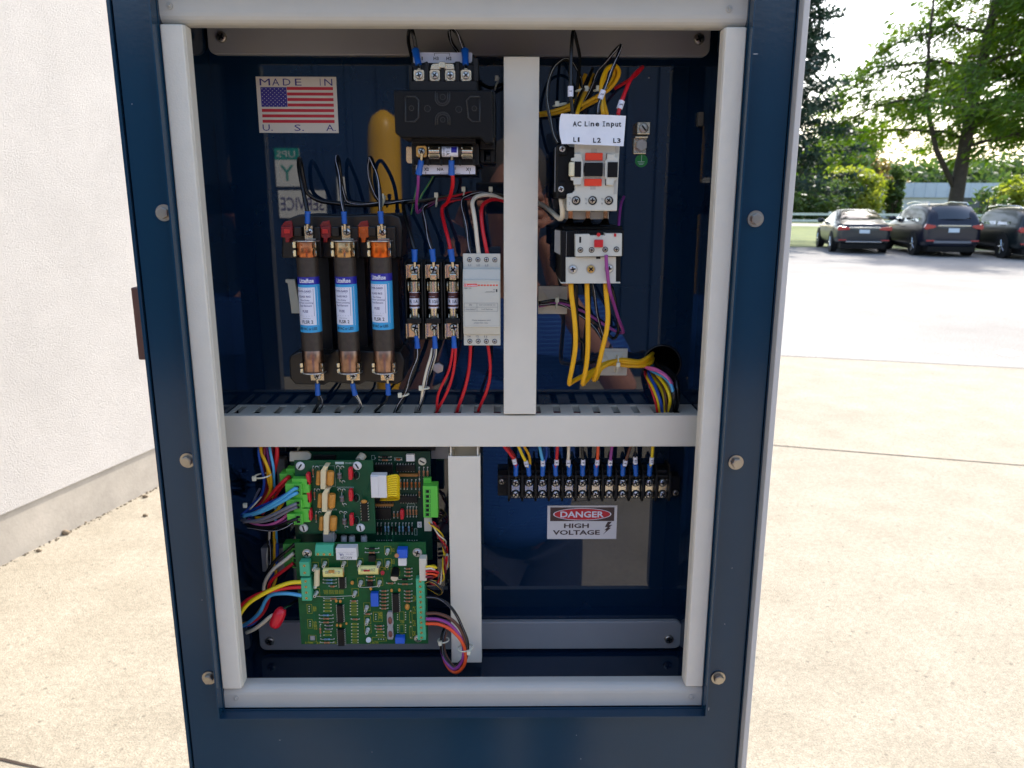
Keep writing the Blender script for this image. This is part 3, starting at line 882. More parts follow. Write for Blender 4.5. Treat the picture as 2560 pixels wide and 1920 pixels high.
mb.rb("B", 895, 1195, 1028, 1290, .05, .1); mb.rb("B", 895, 1290, 935, 1405, .06, .1); mb.rb("B", 985, 1290, 1028, 1405, .06, .1); mb.rb("B", 1005, 790, 1030, 1195, .045, .1)
mb.rb("B", 935, 1385, 985, 1405, .06, .1); mb.build("mounting_foot", tr, bevel=.001)
mb = MB(LWHITE); mb.rprism("B", [(345, 1425), (840, 1425), (858, 1440), (858, 1505), (405, 1505), (345, 1480)], .0515, .0522)
for t, x0, x1 in (("X2", 416, 456), ("N/A", 528, 583), ("F", 672, 690), ("X1", 777, 817)): mb.rtext(t, "B", x0, 1449, x1, 1476, .0512, INK, bold=.02)
frect(mb, "B", 428, 1484, 432, 1504, .0512, INK); frect(mb, "B", 806, 1480, 810, 1504, .0512, INK); frect(mb, "B", 556, 1494, 625, 1497, .0512, INK); frect(mb, "B", 556, 1494, 559, 1504, .0512, INK)
frect(mb, "B", 690, 1496, 730, 1499, .0512, INK); mb.build("terminal_label_strip", tr)
clampterm(tr, "B", 393, 1305, .041, 46, BRASS, ang=1.1)
def fuseclip(par, reg, x0, y0, x1, y1, Y, ax='x', m=NICKEL):
    a = rect(reg, x0, y0, x1, y1, Y); mb = MB(m)
    if ax == 'x':
        cz = (a[2] + a[3]) / 2; r = (a[3] - a[2]) / 2
        n = 10; vs = []
        for i in range(n + 1):
            t = radians(20 + 320 * i / n); yy, zz = Y + r - r * cos(t), cz + r * sin(t)
            vs += [(a[0], yy, zz), (a[1], yy, zz)]
        mb.add(vs, [(2 * i, 2 * i + 1, 2 * i + 3, 2 * i + 2) for i in range(n)], m, True)
        for xx in (a[0], a[1]): mb.tube([(xx, Y + r - r * cos(radians(20 + 320 * i / n)), cz + r * sin(radians(20 + 320 * i / n))) for i in range(n + 1)], .0005, seg=6)
    else:
        cx = (a[0] + a[1]) / 2; r = (a[1] - a[0]) / 2; n = 10; vs = []
        for i in range(n + 1):
            t = radians(28 + 304 * i / n); yy, xx = Y + r - r * cos(t), cx + r * sin(t)
            vs += [(xx, yy, a[2]), (xx, yy, a[3])]
        mb.add(vs, [(2 * i, 2 * i + 2, 2 * i + 3, 2 * i + 1) for i in range(n)], m, True)
        for zz in (a[2], a[3]): mb.tube([(cx + r * sin(radians(28 + 304 * i / n)), Y + r - r * cos(radians(28 + 304 * i / n)), zz) for i in range(n + 1)], .0006, seg=6)
    return mb.build("fuse_clip", par)
fuseclip(tr, "B", 455, 1245, 545, 1372, .034); fuseclip(tr, "B", 742, 1245, 830, 1372, .034)
# its glass-tube sized fuse lying across
a = rect("B", 455, 1258, 832, 1360, .036); cz = (a[2] + a[3]) / 2; r = (a[3] - a[2]) / 2 * .93
sf = thing("cartridge_fuse", ((a[0] + a[1]) / 2, .036 + r, cz), "small white 1A cartridge fuse lying across the foot of the transformer", "fuse", "cartridge fuses")
cy = .036 + r
mb = MB(GLASSF); mb.rod((a[0] + .002, cy, cz), (a[1] - .002, cy, cz), r * .93, seg=20); mb.build("barrel", sf)
for x0, x1 in ((a[0], a[0] + .0095), (a[1] - .0095, a[1])):
    mb = MB(NICKEL); mb.rod((x0, cy, cz), (x1, cy, cz), r, seg=20); mb.build("end_cap", sf, bevel=.0004)
def wrap_x(a0, a1, r, cy, cz, t0, t1, m, n=14):
    mb = MB(m); vs = []
    for i in range(n + 1):
        t = t0 + (t1 - t0) * i / n; vs += [(a0, cy - r * cos(t), cz + r * sin(t)), (a1, cy - r * cos(t), cz + r * sin(t))]
    mb.add(vs, [(2 * i, 2 * i + 1, 2 * i + 3, 2 * i + 2) for i in range(n)], m, True); return mb
l0, l1 = a[0] + (a[1] - a[0]) * .3, a[0] + (a[1] - a[0]) * .67
mb = wrap_x(l0, l1, r * .95, cy, cz, -1.5, 1.5, LWHITE)
d_ = l0 + (l1 - l0) * .58
vs = [];
for i in range(11):
    t = -.2 + 1.3 * i / 10; vs += [(d_, cy - r * .97 * cos(t), cz + r * .97 * sin(t)), (l1 - .001, cy - r * .97 * cos(t), cz + r * .97 * sin(t))]
mb.add(vs, [(2 * i, 2 * i + 1, 2 * i + 3, 2 * i + 2) for i in range(10)], LNAVY, True)
bx = lambda X, Z: (X, cy - sqrt(max((r * .99) ** 2 - (Z - cz) ** 2, 0)), Z)
mb.text("F 1A", l0 + (l1 - l0) * .26, l0 + (l1 - l0) * .48, cz - r * .7, cz + r * .8, 0, INK, turn=-90, bend=bx)
mb.text("250V LESS", l0 + (l1 - l0) * .06, l0 + (l1 - l0) * .18, cz - r * .8, cz + r * .7, 0, INK, turn=-90, bend=bx)
mb.build("fuse_label", sf)

# ------------------------------------------------------------------ contactor
YC = .014
c = PQ("E", 800, 800, YC)
ct = thing("contactor", (c.x, YB, c.z - .06), "light grey three pole contactor with orange windows and black side contact", "contactor")
mb = MB(LGREY)
mb.rprism("E", [(582, 440), (1062, 440), (1062, 532), (1040, 1002), (1032, 1224), (498, 1224), (498, 1040), (560, 1030), (582, 1000)], YC, .102)
mb.build("contactor_body", ct, bevel=.0012)
mb = MB(LGREY2)
mb.rb("E", 482, 1226, 945, 1312, .035, .1); mb.build("lower_step", ct, bevel=.0008)
mb = MB(LGREY)
for pts in ([(580, 612), (655, 612), (658, 680), (672, 690), (672, 862), (655, 880), (648, 945), (572, 945), (570, 900), (540, 895), (540, 860), (575, 860), (575, 700), (543, 690), (545, 660), (580, 655)],
            [(930, 612), (1008, 618), (1008, 648), (1036, 650), (1045, 690), (1045, 870), (1028, 880), (1000, 905), (995, 950), (918, 945), (918, 880), (905, 870), (905, 690), (925, 675)]):
    mb.rprism("E", pts, YC - .0045, YC + .001)
mb.build("side_clip", ct, bevel=.0006)
mb = MB(ORANGE); mb.rb("E", 695, 605, 880, 685, YC - .0016, YC + .001); mb.rb("E", 685, 880, 870, 957, YC - .0016, YC + .001); mb.build("orange_marker_plate", ct, bevel=.0004)
mb = MB(BLACK2); mb.rb("E", 690, 708, 880, 853, YC - .004, YC); mb.rb("E", 582, 697, 650, 860, YC - .0056, YC - .0046); mb.rb("E", 932, 702, 1040, 864, YC - .0056, YC - .0046)
mb.rb("E", 683, 740, 690, 810, YC - .003, YC); mb.build("black_window", ct, bevel=.0005)
for q4 in ((757, 562, 820, 604), (747, 958, 805, 995), (998, 900, 1030, 1045), (1015, 535, 1050, 605)):
    mb = MB(LGREY2); mb.rb("E", *q4, YC - .0004, YC + .001); mb.build("moulded_tab", ct)
mb = MB(INK); frect(mb, "E", 916, 615, 924, 675, YC - .0003, INK); frect(mb, "E", 916, 612, 950, 620, YC - .0003, INK)
frect(mb, "E", 905, 885, 913, 950, YC - .0003, INK); frect(mb, "E", 905, 944, 940, 951, YC - .0003, INK); frect(mb, "E", 610, 942, 648, 949, YC - .0003, INK)
for t, x, yy in (("T1", 516, 1075), ("2", 520, 1130), ("T2", 688, 1085), ("4", 694, 1130), ("T3", 862, 1085), ("6", 866, 1130)):
    mb.rtext(t, "E", x, yy, x + (22 if len(t) > 1 else 14), yy + 24, YC - .0003, INKG)
mb.build("printed_marks", ct)
mb = MB(mat("ivory_latch", (222, 212, 176), rough=.4)); mb.rb("E", 522, 702, 580, 855, YC - .0065, YC); mb.build("ivory_latch", ct, bevel=.0012)
for i, (x, yy) in enumerate(((597, 1112), (772, 1112), (945, 1112))):
    p = PQ("E", x, yy, YC); rr_ = .0038
    mb = MB(DARK); mb.rod((p.x, YC + .0005, p.z), (p.x, YC - .0003, p.z), rr_, seg=24); 
    mb.tube([(p.x + rr_ * 1.08 * cos(k * pi / 12), YC - .0001, p.z + rr_ * 1.08 * sin(k * pi / 12)) for k in range(25)], .0003, LGREY2, seg=5, cap=False)
    o = mb.build("screw_well", ct)
    mb = MB(BOLT); screw(mb, (p.x - .0003, YC - .0004, p.z + .0002), rr_ * .78, BOLT, ang=.5 + i, h=.001); mb.build("screw", o)
# black side contact block
mb = MB(BLACK2)
mb.rprism("E", [(400, 520), (470, 505), (510, 520), (530, 540), (594, 545), (594, 655), (580, 655), (545, 660), (545, 690), (520, 700), (520, 860), (540, 900), (584, 905), (584, 1005), (560, 1010), (555, 1060), (500, 1075), (470, 1098), (395, 1085)], YC + .004, .085)
mb.rb("E", 400, 520, 498, 625, YC + .0, YC + .004); mb.rb("E", 405, 915, 480, 1060, YC + .0, YC + .004)
o = mb.build("side_contact_block", ct, bevel=.0009)
for (x, yy) in ((450, 562), (437, 990)):
    mb = MB(STEEL); screw(mb, PQ("E", x, yy, YC - .0001), .0027, STEEL, ang=rnd.uniform(0, 3), h=.0006); mb.build("screw", o)
mb = MB(GREY_B); frect(mb, "E", 368, 545, 392, 1020, YC + .03, GREY_B)
mb.rb("E", 370, 545, 388, 1020, YC + .0295, YC + .031); mb.build("side_rating_label", ct)
# paper label bent over the top of the contactor
mb = MB(PAPER); YL = .004
pts = [(430, 188), (600, 192), (800, 198), (1000, 203), (1110, 206), (1127, 222), (1124, 300), (1112, 420), (1108, 528), (1085, 534), (900, 527), (700, 518), (560, 510), (480, 508), (440, 512), (425, 470), (416, 380), (420, 250), (420, 200)]
nn = 22
def lab_y(X, Z): return YL - .0012 * sin((X) * 160) + .0010 * cos(Z * 120)
top = [(430, 188), (560, 191), (700, 195), (840, 199), (980, 203), (1127, 208)]; bot = [(436, 512), (560, 510), (700, 518), (840, 524), (980, 530), (1106, 534)]
gridv = []
for j in range(9):
    f = j / 8
    for i in range(21):
        g = i / 20 * 5; k = min(int(g), 4); h = g - k
        tx, ty = top[k][0] + (top[k + 1][0] - top[k][0]) * h, top[k][1] + (top[k + 1][1] - top[k][1]) * h
        bx_, by = bot[k][0] + (bot[k + 1][0] - bot[k][0]) * h, bot[k][1] + (bot[k + 1][1] - bot[k][1]) * h
        x, yy = tx + (bx_ - tx) * f, ty + (by - ty) * f
        if i == 0: x -= 16 * sin(pi * f) ** 1 * (1 if f < .8 else .4)
        if i == 20: x += 4 - 8 * f
        if i == 0 and j in (0, 8): x += 8
        p = PQ("E", x, yy, YL); gridv.append((p.x, lab_y(p.x, p.z), p.z))
fs = [(j * 21 + i, (j + 1) * 21 + i, (j + 1) * 21 + i + 1, j * 21 + i + 1) for j in range(8) for i in range(20)]
mb.add(gridv, fs, PAPER, True)
mb.add([(x, y_ + .0003, z) for x, y_, z in gridv], [f[::-1] for f in fs], PAPER, True)
bl = lambda X, Z: (X, lab_y(X, Z) - .0002, Z)
for t, x0, x1, y0, y1 in (("A", 563, 606, 267, 322), ("C", 612, 655, 267, 322), ("L", 690, 722, 268, 322), ("i", 733, 740, 266, 322), ("n", 752, 790, 282, 322), ("e", 803, 843, 282, 324), ("I", 888, 896, 270, 324), ("n", 918, 953, 284, 324), ("p", 967, 1004, 284, 340), ("u", 1014, 1047, 286, 326), ("t", 1052, 1079, 274, 326),
                          ("L", 567, 598, 438, 488), ("1", 615, 634, 438, 488), ("L", 777, 808, 446, 498), ("2", 818, 858, 446, 498), ("L", 990, 1023, 449, 500), ("3", 1033, 1071, 449, 500)):
    a = rect("E", x0, y0, x1, y1, YL); mb.text(t, *a, 0, INK, bold=.03, bend=bl)
for (y0, y1) in ((270, 277), (317, 324)):
    a = rect("E", 878, y0, 906, y1, YL); mb.add([bl(a[0], a[2]), bl(a[1], a[2]), bl(a[1], a[3]), bl(a[0], a[3])], [(0, 1, 2, 3)], INK)
tag(mb.build("paper_label"), "white paper label reading AC Line Input L1 L2 L3 stuck over the contactor", "label")
mb = MB(DARK)
mb.rb("E", 560, 470, 1020, 530, YC - .004, YC + .001); 
# copper bars from the contactor down into the overload relay
bars = []
for i, (x, xb) in enumerate(((537, 470), (723, 660), (912, 850))):
    m_ = MB(COPPER2)
    a = PQ("E", x - 22, 1224, .03); b = PQ("E", x + 22, 1300, .03); cc = PQ("E", xb, 1372, .04)
    m_.box(a.x, b.x, .030, .0315, b.z, a.z)
    m_.add([(a.x, .030, b.z), (b.x, .030, b.z), (cc.x + .01, .046, cc.z), (cc.x, .046, cc.z), (a.x, .0315, b.z), (b.x, .0315, b.z), (cc.x + .01, .0475, cc.z), (cc.x, .0475, cc.z)],
           [(0, 3, 2, 1), (4, 5, 6, 7), (0, 4, 7, 3), (1, 2, 6, 5), (3, 7, 6, 2)], COPPER2)
    bars.append(m_)

# ------------------------------------------------------------------ overload relay
YO = .020
c = PQ("N", 1100, 900, YO)
ol = thing("overload_relay", (c.x, YB, c.z - .03), "black and grey overload relay with a red square button, below the contactor", "relay")
for m_ in bars: m_.build("copper_bar", ol)
mb = MB(BLACK2)
mb.rprism("N", [(245, 180), (1990, 170), (1975, 880), (1900, 890), (1895, 1600), (250, 1630)], YO + .004, .1)
mb.rb("N", 300, 60, 1950, 180, YO + .03, .1)
mb.build("relay_body", ol, bevel=.001)
mb = MB(BLACK)
for x in range(680, 1020, 60): mb.rb("N", x, 180, x + 28, 262, YO + .002, YO + .005)
mb.build("body_ribs", ol)
mb = MB(LGREY)
mb.rprism("N", [(642, 285), (1040, 278), (1048, 322), (1462, 318), (1470, 235), (1492, 262), (1938, 258), (1930, 885), (650, 905)], YO - .006, YO + .005)
mb.build("front_plate", ol, bevel=.0005)
mb = MB(LGREY); mb.rprism("N", [(385, 922), (1770, 905), (1765, 1610), (1890, 1605), (1890, 1640), (250, 1645), (160, 1470), (250, 1618), (385, 1618)], YO + .0, YO + .005); mb.build("lower_plate", ol, bevel=.0004)
mb = MB(REDP); mb.rb("N", 1172, 435, 1416, 648, YO - .0085, YO - .006); mb.build("red_button", ol, bevel=.0006)
mb = MB(REDP); p = PQ("N", 1285, 295, YO - .006); mb.rod(p, p + Vector((0, -.001, 0)), .0018, seg=16); mb.rb("N", 1715, 262, 1778, 350, YO - .0066, YO - .006); mb.build("red_indicator", ol)
mb = MB(DARK); mb.rb("N", 755, 355, 806, 520, YO - .0062, YO - .006); mb.rb("N", 1220, 895, 1340, 965, YO - .0003, YO + .0005); mb.build("slot", ol)
for i, (x, yy) in enumerate(((785, 720), (1095, 718), (1472, 706), (1782, 702))):
    p = PQ("N", x, yy, YO - .006); mb = MB(DARK); mb.rod((p.x, YO - .0055, p.z), (p.x, YO - .0063, p.z), .0026, seg=22); o = mb.build("screw_well", ol)
    mb = MB(BOLT); screw(mb, (p.x, YO - .0063, p.z), .0021, BOLT, ang=.6 + i * .8, h=.0008); mb.build("screw", o)
for i, (x, yy) in enumerate(((575, 1250), (1072, 1245), (1572, 1232))):
    p = PQ("N", x, yy, YO); mb = MB(LGREY2); mb.rod((p.x, YO + .0005, p.z), (p.x, YO - .0005, p.z), .0045, seg=26); o = mb.build("screw_well", ol)
    mb = MB(STEEL); screw(mb, (p.x, YO - .0005, p.z), .0036, STEEL if i != 1 else BRASS, ang=.2 + i * .6, h=.0014); mb.build("screw", o)
mb = MB(GREY_B); p0 = PQ("N", 130, 200, YO + .014); 
a = rect("N", 130, 200, 240, 900, YO + .012); mb.add([(a[0] - .0015, YO + .02, a[2] + .004), (a[0] + .0085, YO + .0035, a[2] - .001), (a[0] + .0085, YO + .0035, a[3]), (a[0] - .0015, YO + .02, a[3] + .001)], [(0, 1, 2, 3)], GREY_B)
mb.build("side_rating_label", ol)

# ------------------------------------------------------------------ phase relay (light grey, on the rail)
Y1 = .047
yr = [(YB - .008, 1610), (Y1 + .008, 1612), (Y1 + .008, 1418), (Y1 + .004, 1412), (Y1 + .001, 1290), (Y1, 1286), (Y1, 436), (Y1 + .002, 430), (Y1 + .0055, 235), (Y1 + .010, 228), (Y1 + .010, -45), (YB - .008, -45)]
yz = []
for (Y, py) in yr:
    p = PQ("O", 460, py, Y); yz.append((Y, p.z))
ax0 = PQ("O", 125, 850, Y1).x; ax1 = PQ("O", 800, 850, Y1).x
pr = thing("phase_relay", ((ax0 + ax1) / 2, YB, yz[0][1]), "narrow light grey phase monitoring relay with an orange name band and eight screws", "relay")
mb = MB(LGREY); mb.xprism(yz, ax0, ax1); mb.build("relay_housing", pr, bevel=.0005)
mb = MB(LGREY2); yy = Y1 - .0002
a = rect("O", 140, 465, 785, 1262, Y1); frame_line(mb, a[0], a[1], a[2], a[3], yy, .00025, LGREY2)
a = rect("O", 148, 847, 754, 998, Y1); frame_line(mb, a[0], a[1], a[2], a[3], yy, .00022, INKG); zc = (a[2] + a[3]) / 2
lrect(mb, a[0], a[1], zc - .0001, zc + .0001, yy - .00005, INKG); xm = a[0] + (a[1] - a[0]) * .38; lrect(mb, xm - .0001, xm + .0001, a[2], a[3], yy - .00005, INKG)
frect(mb, "O", 146, 500, 382, 552, yy, ORANGE); mb.rtext("Lovato", "O", 190, 508, 374, 546, yy - .0001, LWHITE, bold=.02)
frect(mb, "O", 154, 510, 182, 542, yy - .0001, LWHITE); frect(mb, "O", 159, 515, 177, 537, yy - .0002, ORANGE)
for k in range(7): frect(mb, "O", 395 + k * 54, 515, 430 + k * 54, 540, yy, ORANGE)
for t, b in (("PMV 20", (148, 570, 276, 592)), ("ON", (666, 594, 702, 616)), ("FAULT", (618, 636, 704, 658)), ("ON", (234, 868, 284, 898)), ("Led constantly on", (418, 872, 710, 896)),
             ("FAULT", (262, 950, 358, 974)), ("Led flashing", (464, 950, 660, 974)), ("Phase sequence and", (290, 1148, 620, 1176)), ("phase loss relay", (325, 1196, 580, 1222))):
    mb.rtext(t, "O", *b, yy - .0001, INKG, bold=.01)
for (x, y0) in ((530, 640), (170, 955)):
    mb.tube([PQ("O", x + dx, y0 + dy, Y1 - .0002) for dx, dy in ((0, 16), (18, 16), (18, 0), (36, 0), (36, 16), (56, 16), (56, 0), (72, 0), (72, 16), (84, 16))], .00012, INKG, seg=4)
frect(mb, "O", 722, 598, 746, 650, yy, INK)
yt = Y1 + .0098; yb_ = Y1 + .0078
for t, b in (("L1", (224, 145, 270, 182)), ("L2", (374, 145, 428, 182)), ("L3", (528, 148, 582, 186))): mb.rtext(t, "O", *b, yt, INKG, bold=.01)
for t, b in (("14", (214, 1432, 262, 1466)), ("12", (362, 1432, 410, 1466)), ("11", (512, 1436, 556, 1470))): mb.rtext(t, "O", *b, yb_, INKG, bold=.01)
mb.build("printed_marks", pr)
for i, (x, yy_) in enumerate(((245, 65), (396, 65), (549, 65), (700, 68), (250, 1537), (400, 1537), (548, 1538), (697, 1538))):
    Yf = Y1 + (.01 if yy_ < 500 else .008); p = PQ("O", x, yy_, Yf)
    mb = MB(DARK); mb.rod((p.x, Yf + .0004, p.z), (p.x, Yf - .0003, p.z), .0024, seg=22); o = mb.build("screw_well", pr)
    mb = MB(STEEL); screw(mb, (p.x, Yf - .0003, p.z), .0019, STEEL, ang=.3 + i * .55, h=.0007); mb.build("screw", o)

# ------------------------------------------------------------------ big three pole fuse block and its fuses
YF = .046                                      # axis plane of the big fuses
fz_t = P(800, 600, YF).z; 
fb = thing("fuse_block", (PQ("Q", 1150, 900, .08).x, YB, P(850, 960, .09).z), "black three pole fuse block with red and orange indicator lenses", "fuse block")
mb = MB(BAKE)
mb.rprism("D", [(160, 700), (200, 650), (300, 610), (620, 620), (1100, 605), (1170, 630), (1195, 720), (1190, 980), (150, 985)], .072, YB - .001)
mb.build("upper_base", fb, bevel=.0015)
mb = MB(BAKE)
mb.rprism("F", [(215, 905), (225, 860), (300, 825), (560, 845), (620, 810), (1180, 830), (1215, 900), (1205, 1080), (1150, 1110), (880, 1085), (820, 1115), (560, 1090), (520, 1115), (270, 1110), (225, 1060)], .068, YB - .001)
mb.build("lower_base", fb, bevel=.0015)
mb = MB(BAKE)
for x0, x1 in ((285, 600), (600, 905), (905, 1190)):
    mb.rb("D", x0 + 20, 985, x1 - 20, 1900, .092, YB - .001)
    mb.rb("D", x0 + 40, 1170, x1 - 250, 1250, .088, .092)
mb.build("spine", fb, bevel=.001)
REDL = mat("indicator_red", (150, 20, 24), rough=.25, coat=.5); ORL = mat("indicator_orange", (226, 92, 16), rough=.25, coat=.5)
REDH = mat("indicator_red_face", (222, 44, 40), rough=.3)
for i, x in enumerate((198, 526, 855)):
    l = ORL if i == 2 else REDL
    mb = MB(l); mb.rprism("D", [(x - 50, 715), (x + 50, 712), (x + 50, 805), (x + 25, 812), (x + 18, 850), (x - 12, 850), (x - 15, 810), (x - 50, 805)], .064, .08)
    mb.rprism("D", [(x - 50, 712), (x - 20, 670), (x + 40, 660), (x + 50, 712)], .07, .08, REDL)
    mb.rb("D", x - 26, 735, x + 26, 775, .0632, .064, l if i == 2 else REDH); mb.build("indicator_lens", fb, bevel=.0006)
mb = MB(BAKE)
for i, x in enumerate((395, 720, 1040)):
    mb.rb("D", x + 15, 715, x + 95, 985, .060, .075)
    mb.rb("D", x - 140 + (0 if i else 0), 715, x - 70, 800, .062, .075)
mb.build("terminal_barriers", fb, bevel=.001)
fx = []
CAPLOW = mat("tarnished_cap", (150, 118, 100), rough=.3, metal=1, var=.25, vscale=120)
for i, (xt, yt_, xb, yb2) in enumerate(((372, 905, 425, 930), (703, 900, 735, 930), (1018, 900, 1030, 930))):
    pt = PQ("D", xt, yt_, YF); pb = PQ("F", xb, yb2, YF); X = (pt.x + pb.x) / 2
    zT = PQ("D", xt, 832, YF).z; zB = PQ("F", xb, 1003, YF).z
    fx.append(X); r = .0101
    cap = (COPPER, COPPER2, COPPER3)[i]
    lab = ("leftmost", "middle", "rightmost")[i]
    fu = thing("power_fuse", (X, YF, zB), "%s of the three large tubular fuses with blue and white printed labels" % lab, "fuse", "large fuses in the three pole block")
    mb = MB(GLASSF); mb.rod((X, YF, zB + .003), (X, YF, zT - .003), r, seg=36); mb.build("barrel", fu)
    zc1 = PQ("D", xt, 975, YF).z; zc2 = PQ("F", xb, 808, YF).z
    dent = [(0, r * 1.0), (.03, r * 1.035), (.45, r * 1.035), (.5, r * 1.02), (.94, r * 1.035), (1, r * .96)]
    mb = MB(cap); mb.rod((X, YF, zc1), (X, YF, zT), r, seg=36, prof=dent); mb.ball((X - .002 + .006 * (i == 1), YF - r * 1.0, zc1 + .012), .0013, seg=8, sc_=(1, .3, 1)); mb.build("end_cap", fu)
    mb = MB(CAPLOW); mb.rod((X, YF, zc2), (X, YF, zB), r, seg=36, prof=dent); mb.build("end_cap", fu)
    # label
    z1 = PQ("D", xt, (1142, 1140, 1112)[i], YF).z; z0 = PQ("F", xb, (648, 645, 625)[i], YF).z
    H_ = z1 - z0; rl = r * 1.012
    sh = (0, -.001, -.0016)[i]
    def ang(u): return u / rl
    def strip(mb, u0, u1, v0, v1, m, k=1.0, n=16):
        vs = []
        for j in range(n + 1):
            t = ang(u0 + (u1 - u0) * j / n); vs += [(X + rl * k * sin(t), YF - rl * k * cos(t), z1 - H_ * v1), (X + rl * k * sin(t), YF - rl * k * cos(t), z1 - H_ * v0)]
        mb.add(vs, [(2 * j, 2 * j + 2, 2 * j + 3, 2 * j + 1) for j in range(n)], m, True)
    mb = MB(LSKY); L0, L1 = -.030, .030
    strip(mb, L0, L1, 0, .135, LNAVY, 1, 40); strip(mb, L0, L1, .135, 1, LSKY, 1, 40)
    strip(mb, -.0215 + sh, .0080 + sh, .185, .865, LWHITE, 1.006, 30)
    strip(mb, .0102 + sh, .0106 + sh, .17, .88, LWHITE, 1.006, 2)
    bf = lambda Xx, Zz: (X + rl * 1.012 * sin(Xx / rl), YF - rl * 1.012 * cos(Xx / rl), Zz)
    def lt(t, u0, u1, v0, v1, m, bold=.02): mb.text(t, u0 + sh, u1 + sh, z1 - H_ * v1, z1 - H_ * v0, 0, m, bold=bold, bend=bf)
    lt("Littelfuse", -.0072, .0072, .025, .105, LWHITE, .03)
    for k, (u, v, wdt) in enumerate(((-.0165, .015, .004),)): lt("F", u, u + .004, v, .11, LWHITE)
    for (u0, u1, v0, v1) in ((-.0145, .0062, .205, .21), (.0059, .0062, .21, .7), (-.0145, .0062, .695, .7), (-.0145, .0045, .285, .2895)):
        strip(mb, u0 + sh, u1 + sh, v0, v1, INKN, 1.009, 8)
    lt("POWR-GARD", -.0108, .0042, .235, .272, INKN); lt("CLASS RK5", -.0088, .0034, .33, .365, INKN)
    lt("Time Delay", -.0076, .0022, .40, .435, INKN, .01); lt("Current Limiting", -.0105, .0054, .445, .482, INKN, .01); lt("Dual Element", -.0087, .0040, .495, .528, INKN, .01)
    lt("FUSE", -.0052, .0004, .59, .635, INKN); lt("Symbol & Amp.", -.0056, .0024, .732, .75, INK, 0); lt("FLSR 2", -.0063, .0045, .775, .835, INK)
    lt("600 VAC or LESS", -.0104, .0082, .905, .955, INK)
    mb.build("printed_label", fu)
    # clips of the block
    for (zz0, zz1) in ((zT - .0145, zT - .001), (zB + .001, zB + .0105)):
        mb = MB(NICKEL); n = 14; vs = []
        for j in range(n + 1):
            t = radians(48 + 264 * j / n); vs += [(X + r * 1.1 * sin(t), YF - r * 1.1 * cos(t), zz0), (X + r * 1.1 * sin(t), YF - r * 1.1 * cos(t), zz1)]
        mb.add(vs, [(2 * j, 2 * j + 2, 2 * j + 3, 2 * j + 1) for j in range(n)], NICKEL, True)
        for sgn in (-1, 1):
            xa = X + sgn * r * .84; ya = YF - r * .72
            for (h0, h1) in ((zz0, zz0 + (zz1 - zz0) * .42), (zz0 + (zz1 - zz0) * .58, zz1)):
                mb.add([(xa, ya, h0), (xa + sgn * .0022, ya - .0018, h0), (xa + sgn * .0022, ya - .0018, h1), (xa, ya, h1)], [(0, 1, 2, 3)] if sgn > 0 else [(3, 2, 1, 0)], NICKEL)
                mb.tube([(xa + sgn * .0022, ya - .0018, h0), (xa + sgn * .0022, ya - .0018, h1)], .0004, seg=5)
        # spring wire over the cap
        zt_w = zz1 + .0006 if zz1 > (zT + zB) / 2 else zz0 - .0006
        mb.tube([(X + r * 1.16 * sin(radians(a_)), YF - r * 1.16 * cos(radians(a_)), zt_w) for a_ in range(-100, 101, 20)], .0007, STEEL, seg=6)
        mb.box(X - .0045, X + .0045, YF + r * 1.05, .082, zz0, zz1)
        mb.build("fuse_clip", fb)
    # terminal plates and screws
    for top in (1, 0):
        z_ = PQ("D", xt, 760, .052).z if top else PQ("F", xb, 1040, .052).z
        Xc = X + (.0012 if top else .0015)
        mb = MB(NICKEL); hh = .0058
        if top: mb.box(Xc - .0052, Xc + .003, .056, .058, z_ - .0085, z_ + .0058); mb.box(Xc - .003, Xc + .0075, .0475, .049, zT + .0004, zT + .0014)
        else: mb.box(Xc - .0072, Xc + .0062, .054, .056, z_ - .0048, z_ + .006); 
        o = mb.build("terminal_plate", fb, bevel=.0005)
        mb = MB(STEEL); screw(mb, (Xc, .0535 if not top else .0555, z_), .0036, STEEL, ang=.4 + i, h=.0022); mb.build("screw", o)
# rail bracket left of the fuse block
mb = MB(NYLON); a = rect("D", 192, 1170, 275, 1465, YB - .006)
mb.prism([(a[0], a[3]), (a[0], a[3] - .0035), (a[0] + .0022, a[3] - .0038), (a[0] + .004, a[2] + .0042), (a[0] + .0042, a[2]), (a[1] + .004, a[2]), (a[1], a[3])], YB - .006, YB - .0008)
tag(mb.build("rail_end_bracket", bevel=.0008), "cream rail end bracket on the blue panel left of the large fuses", "bracket")

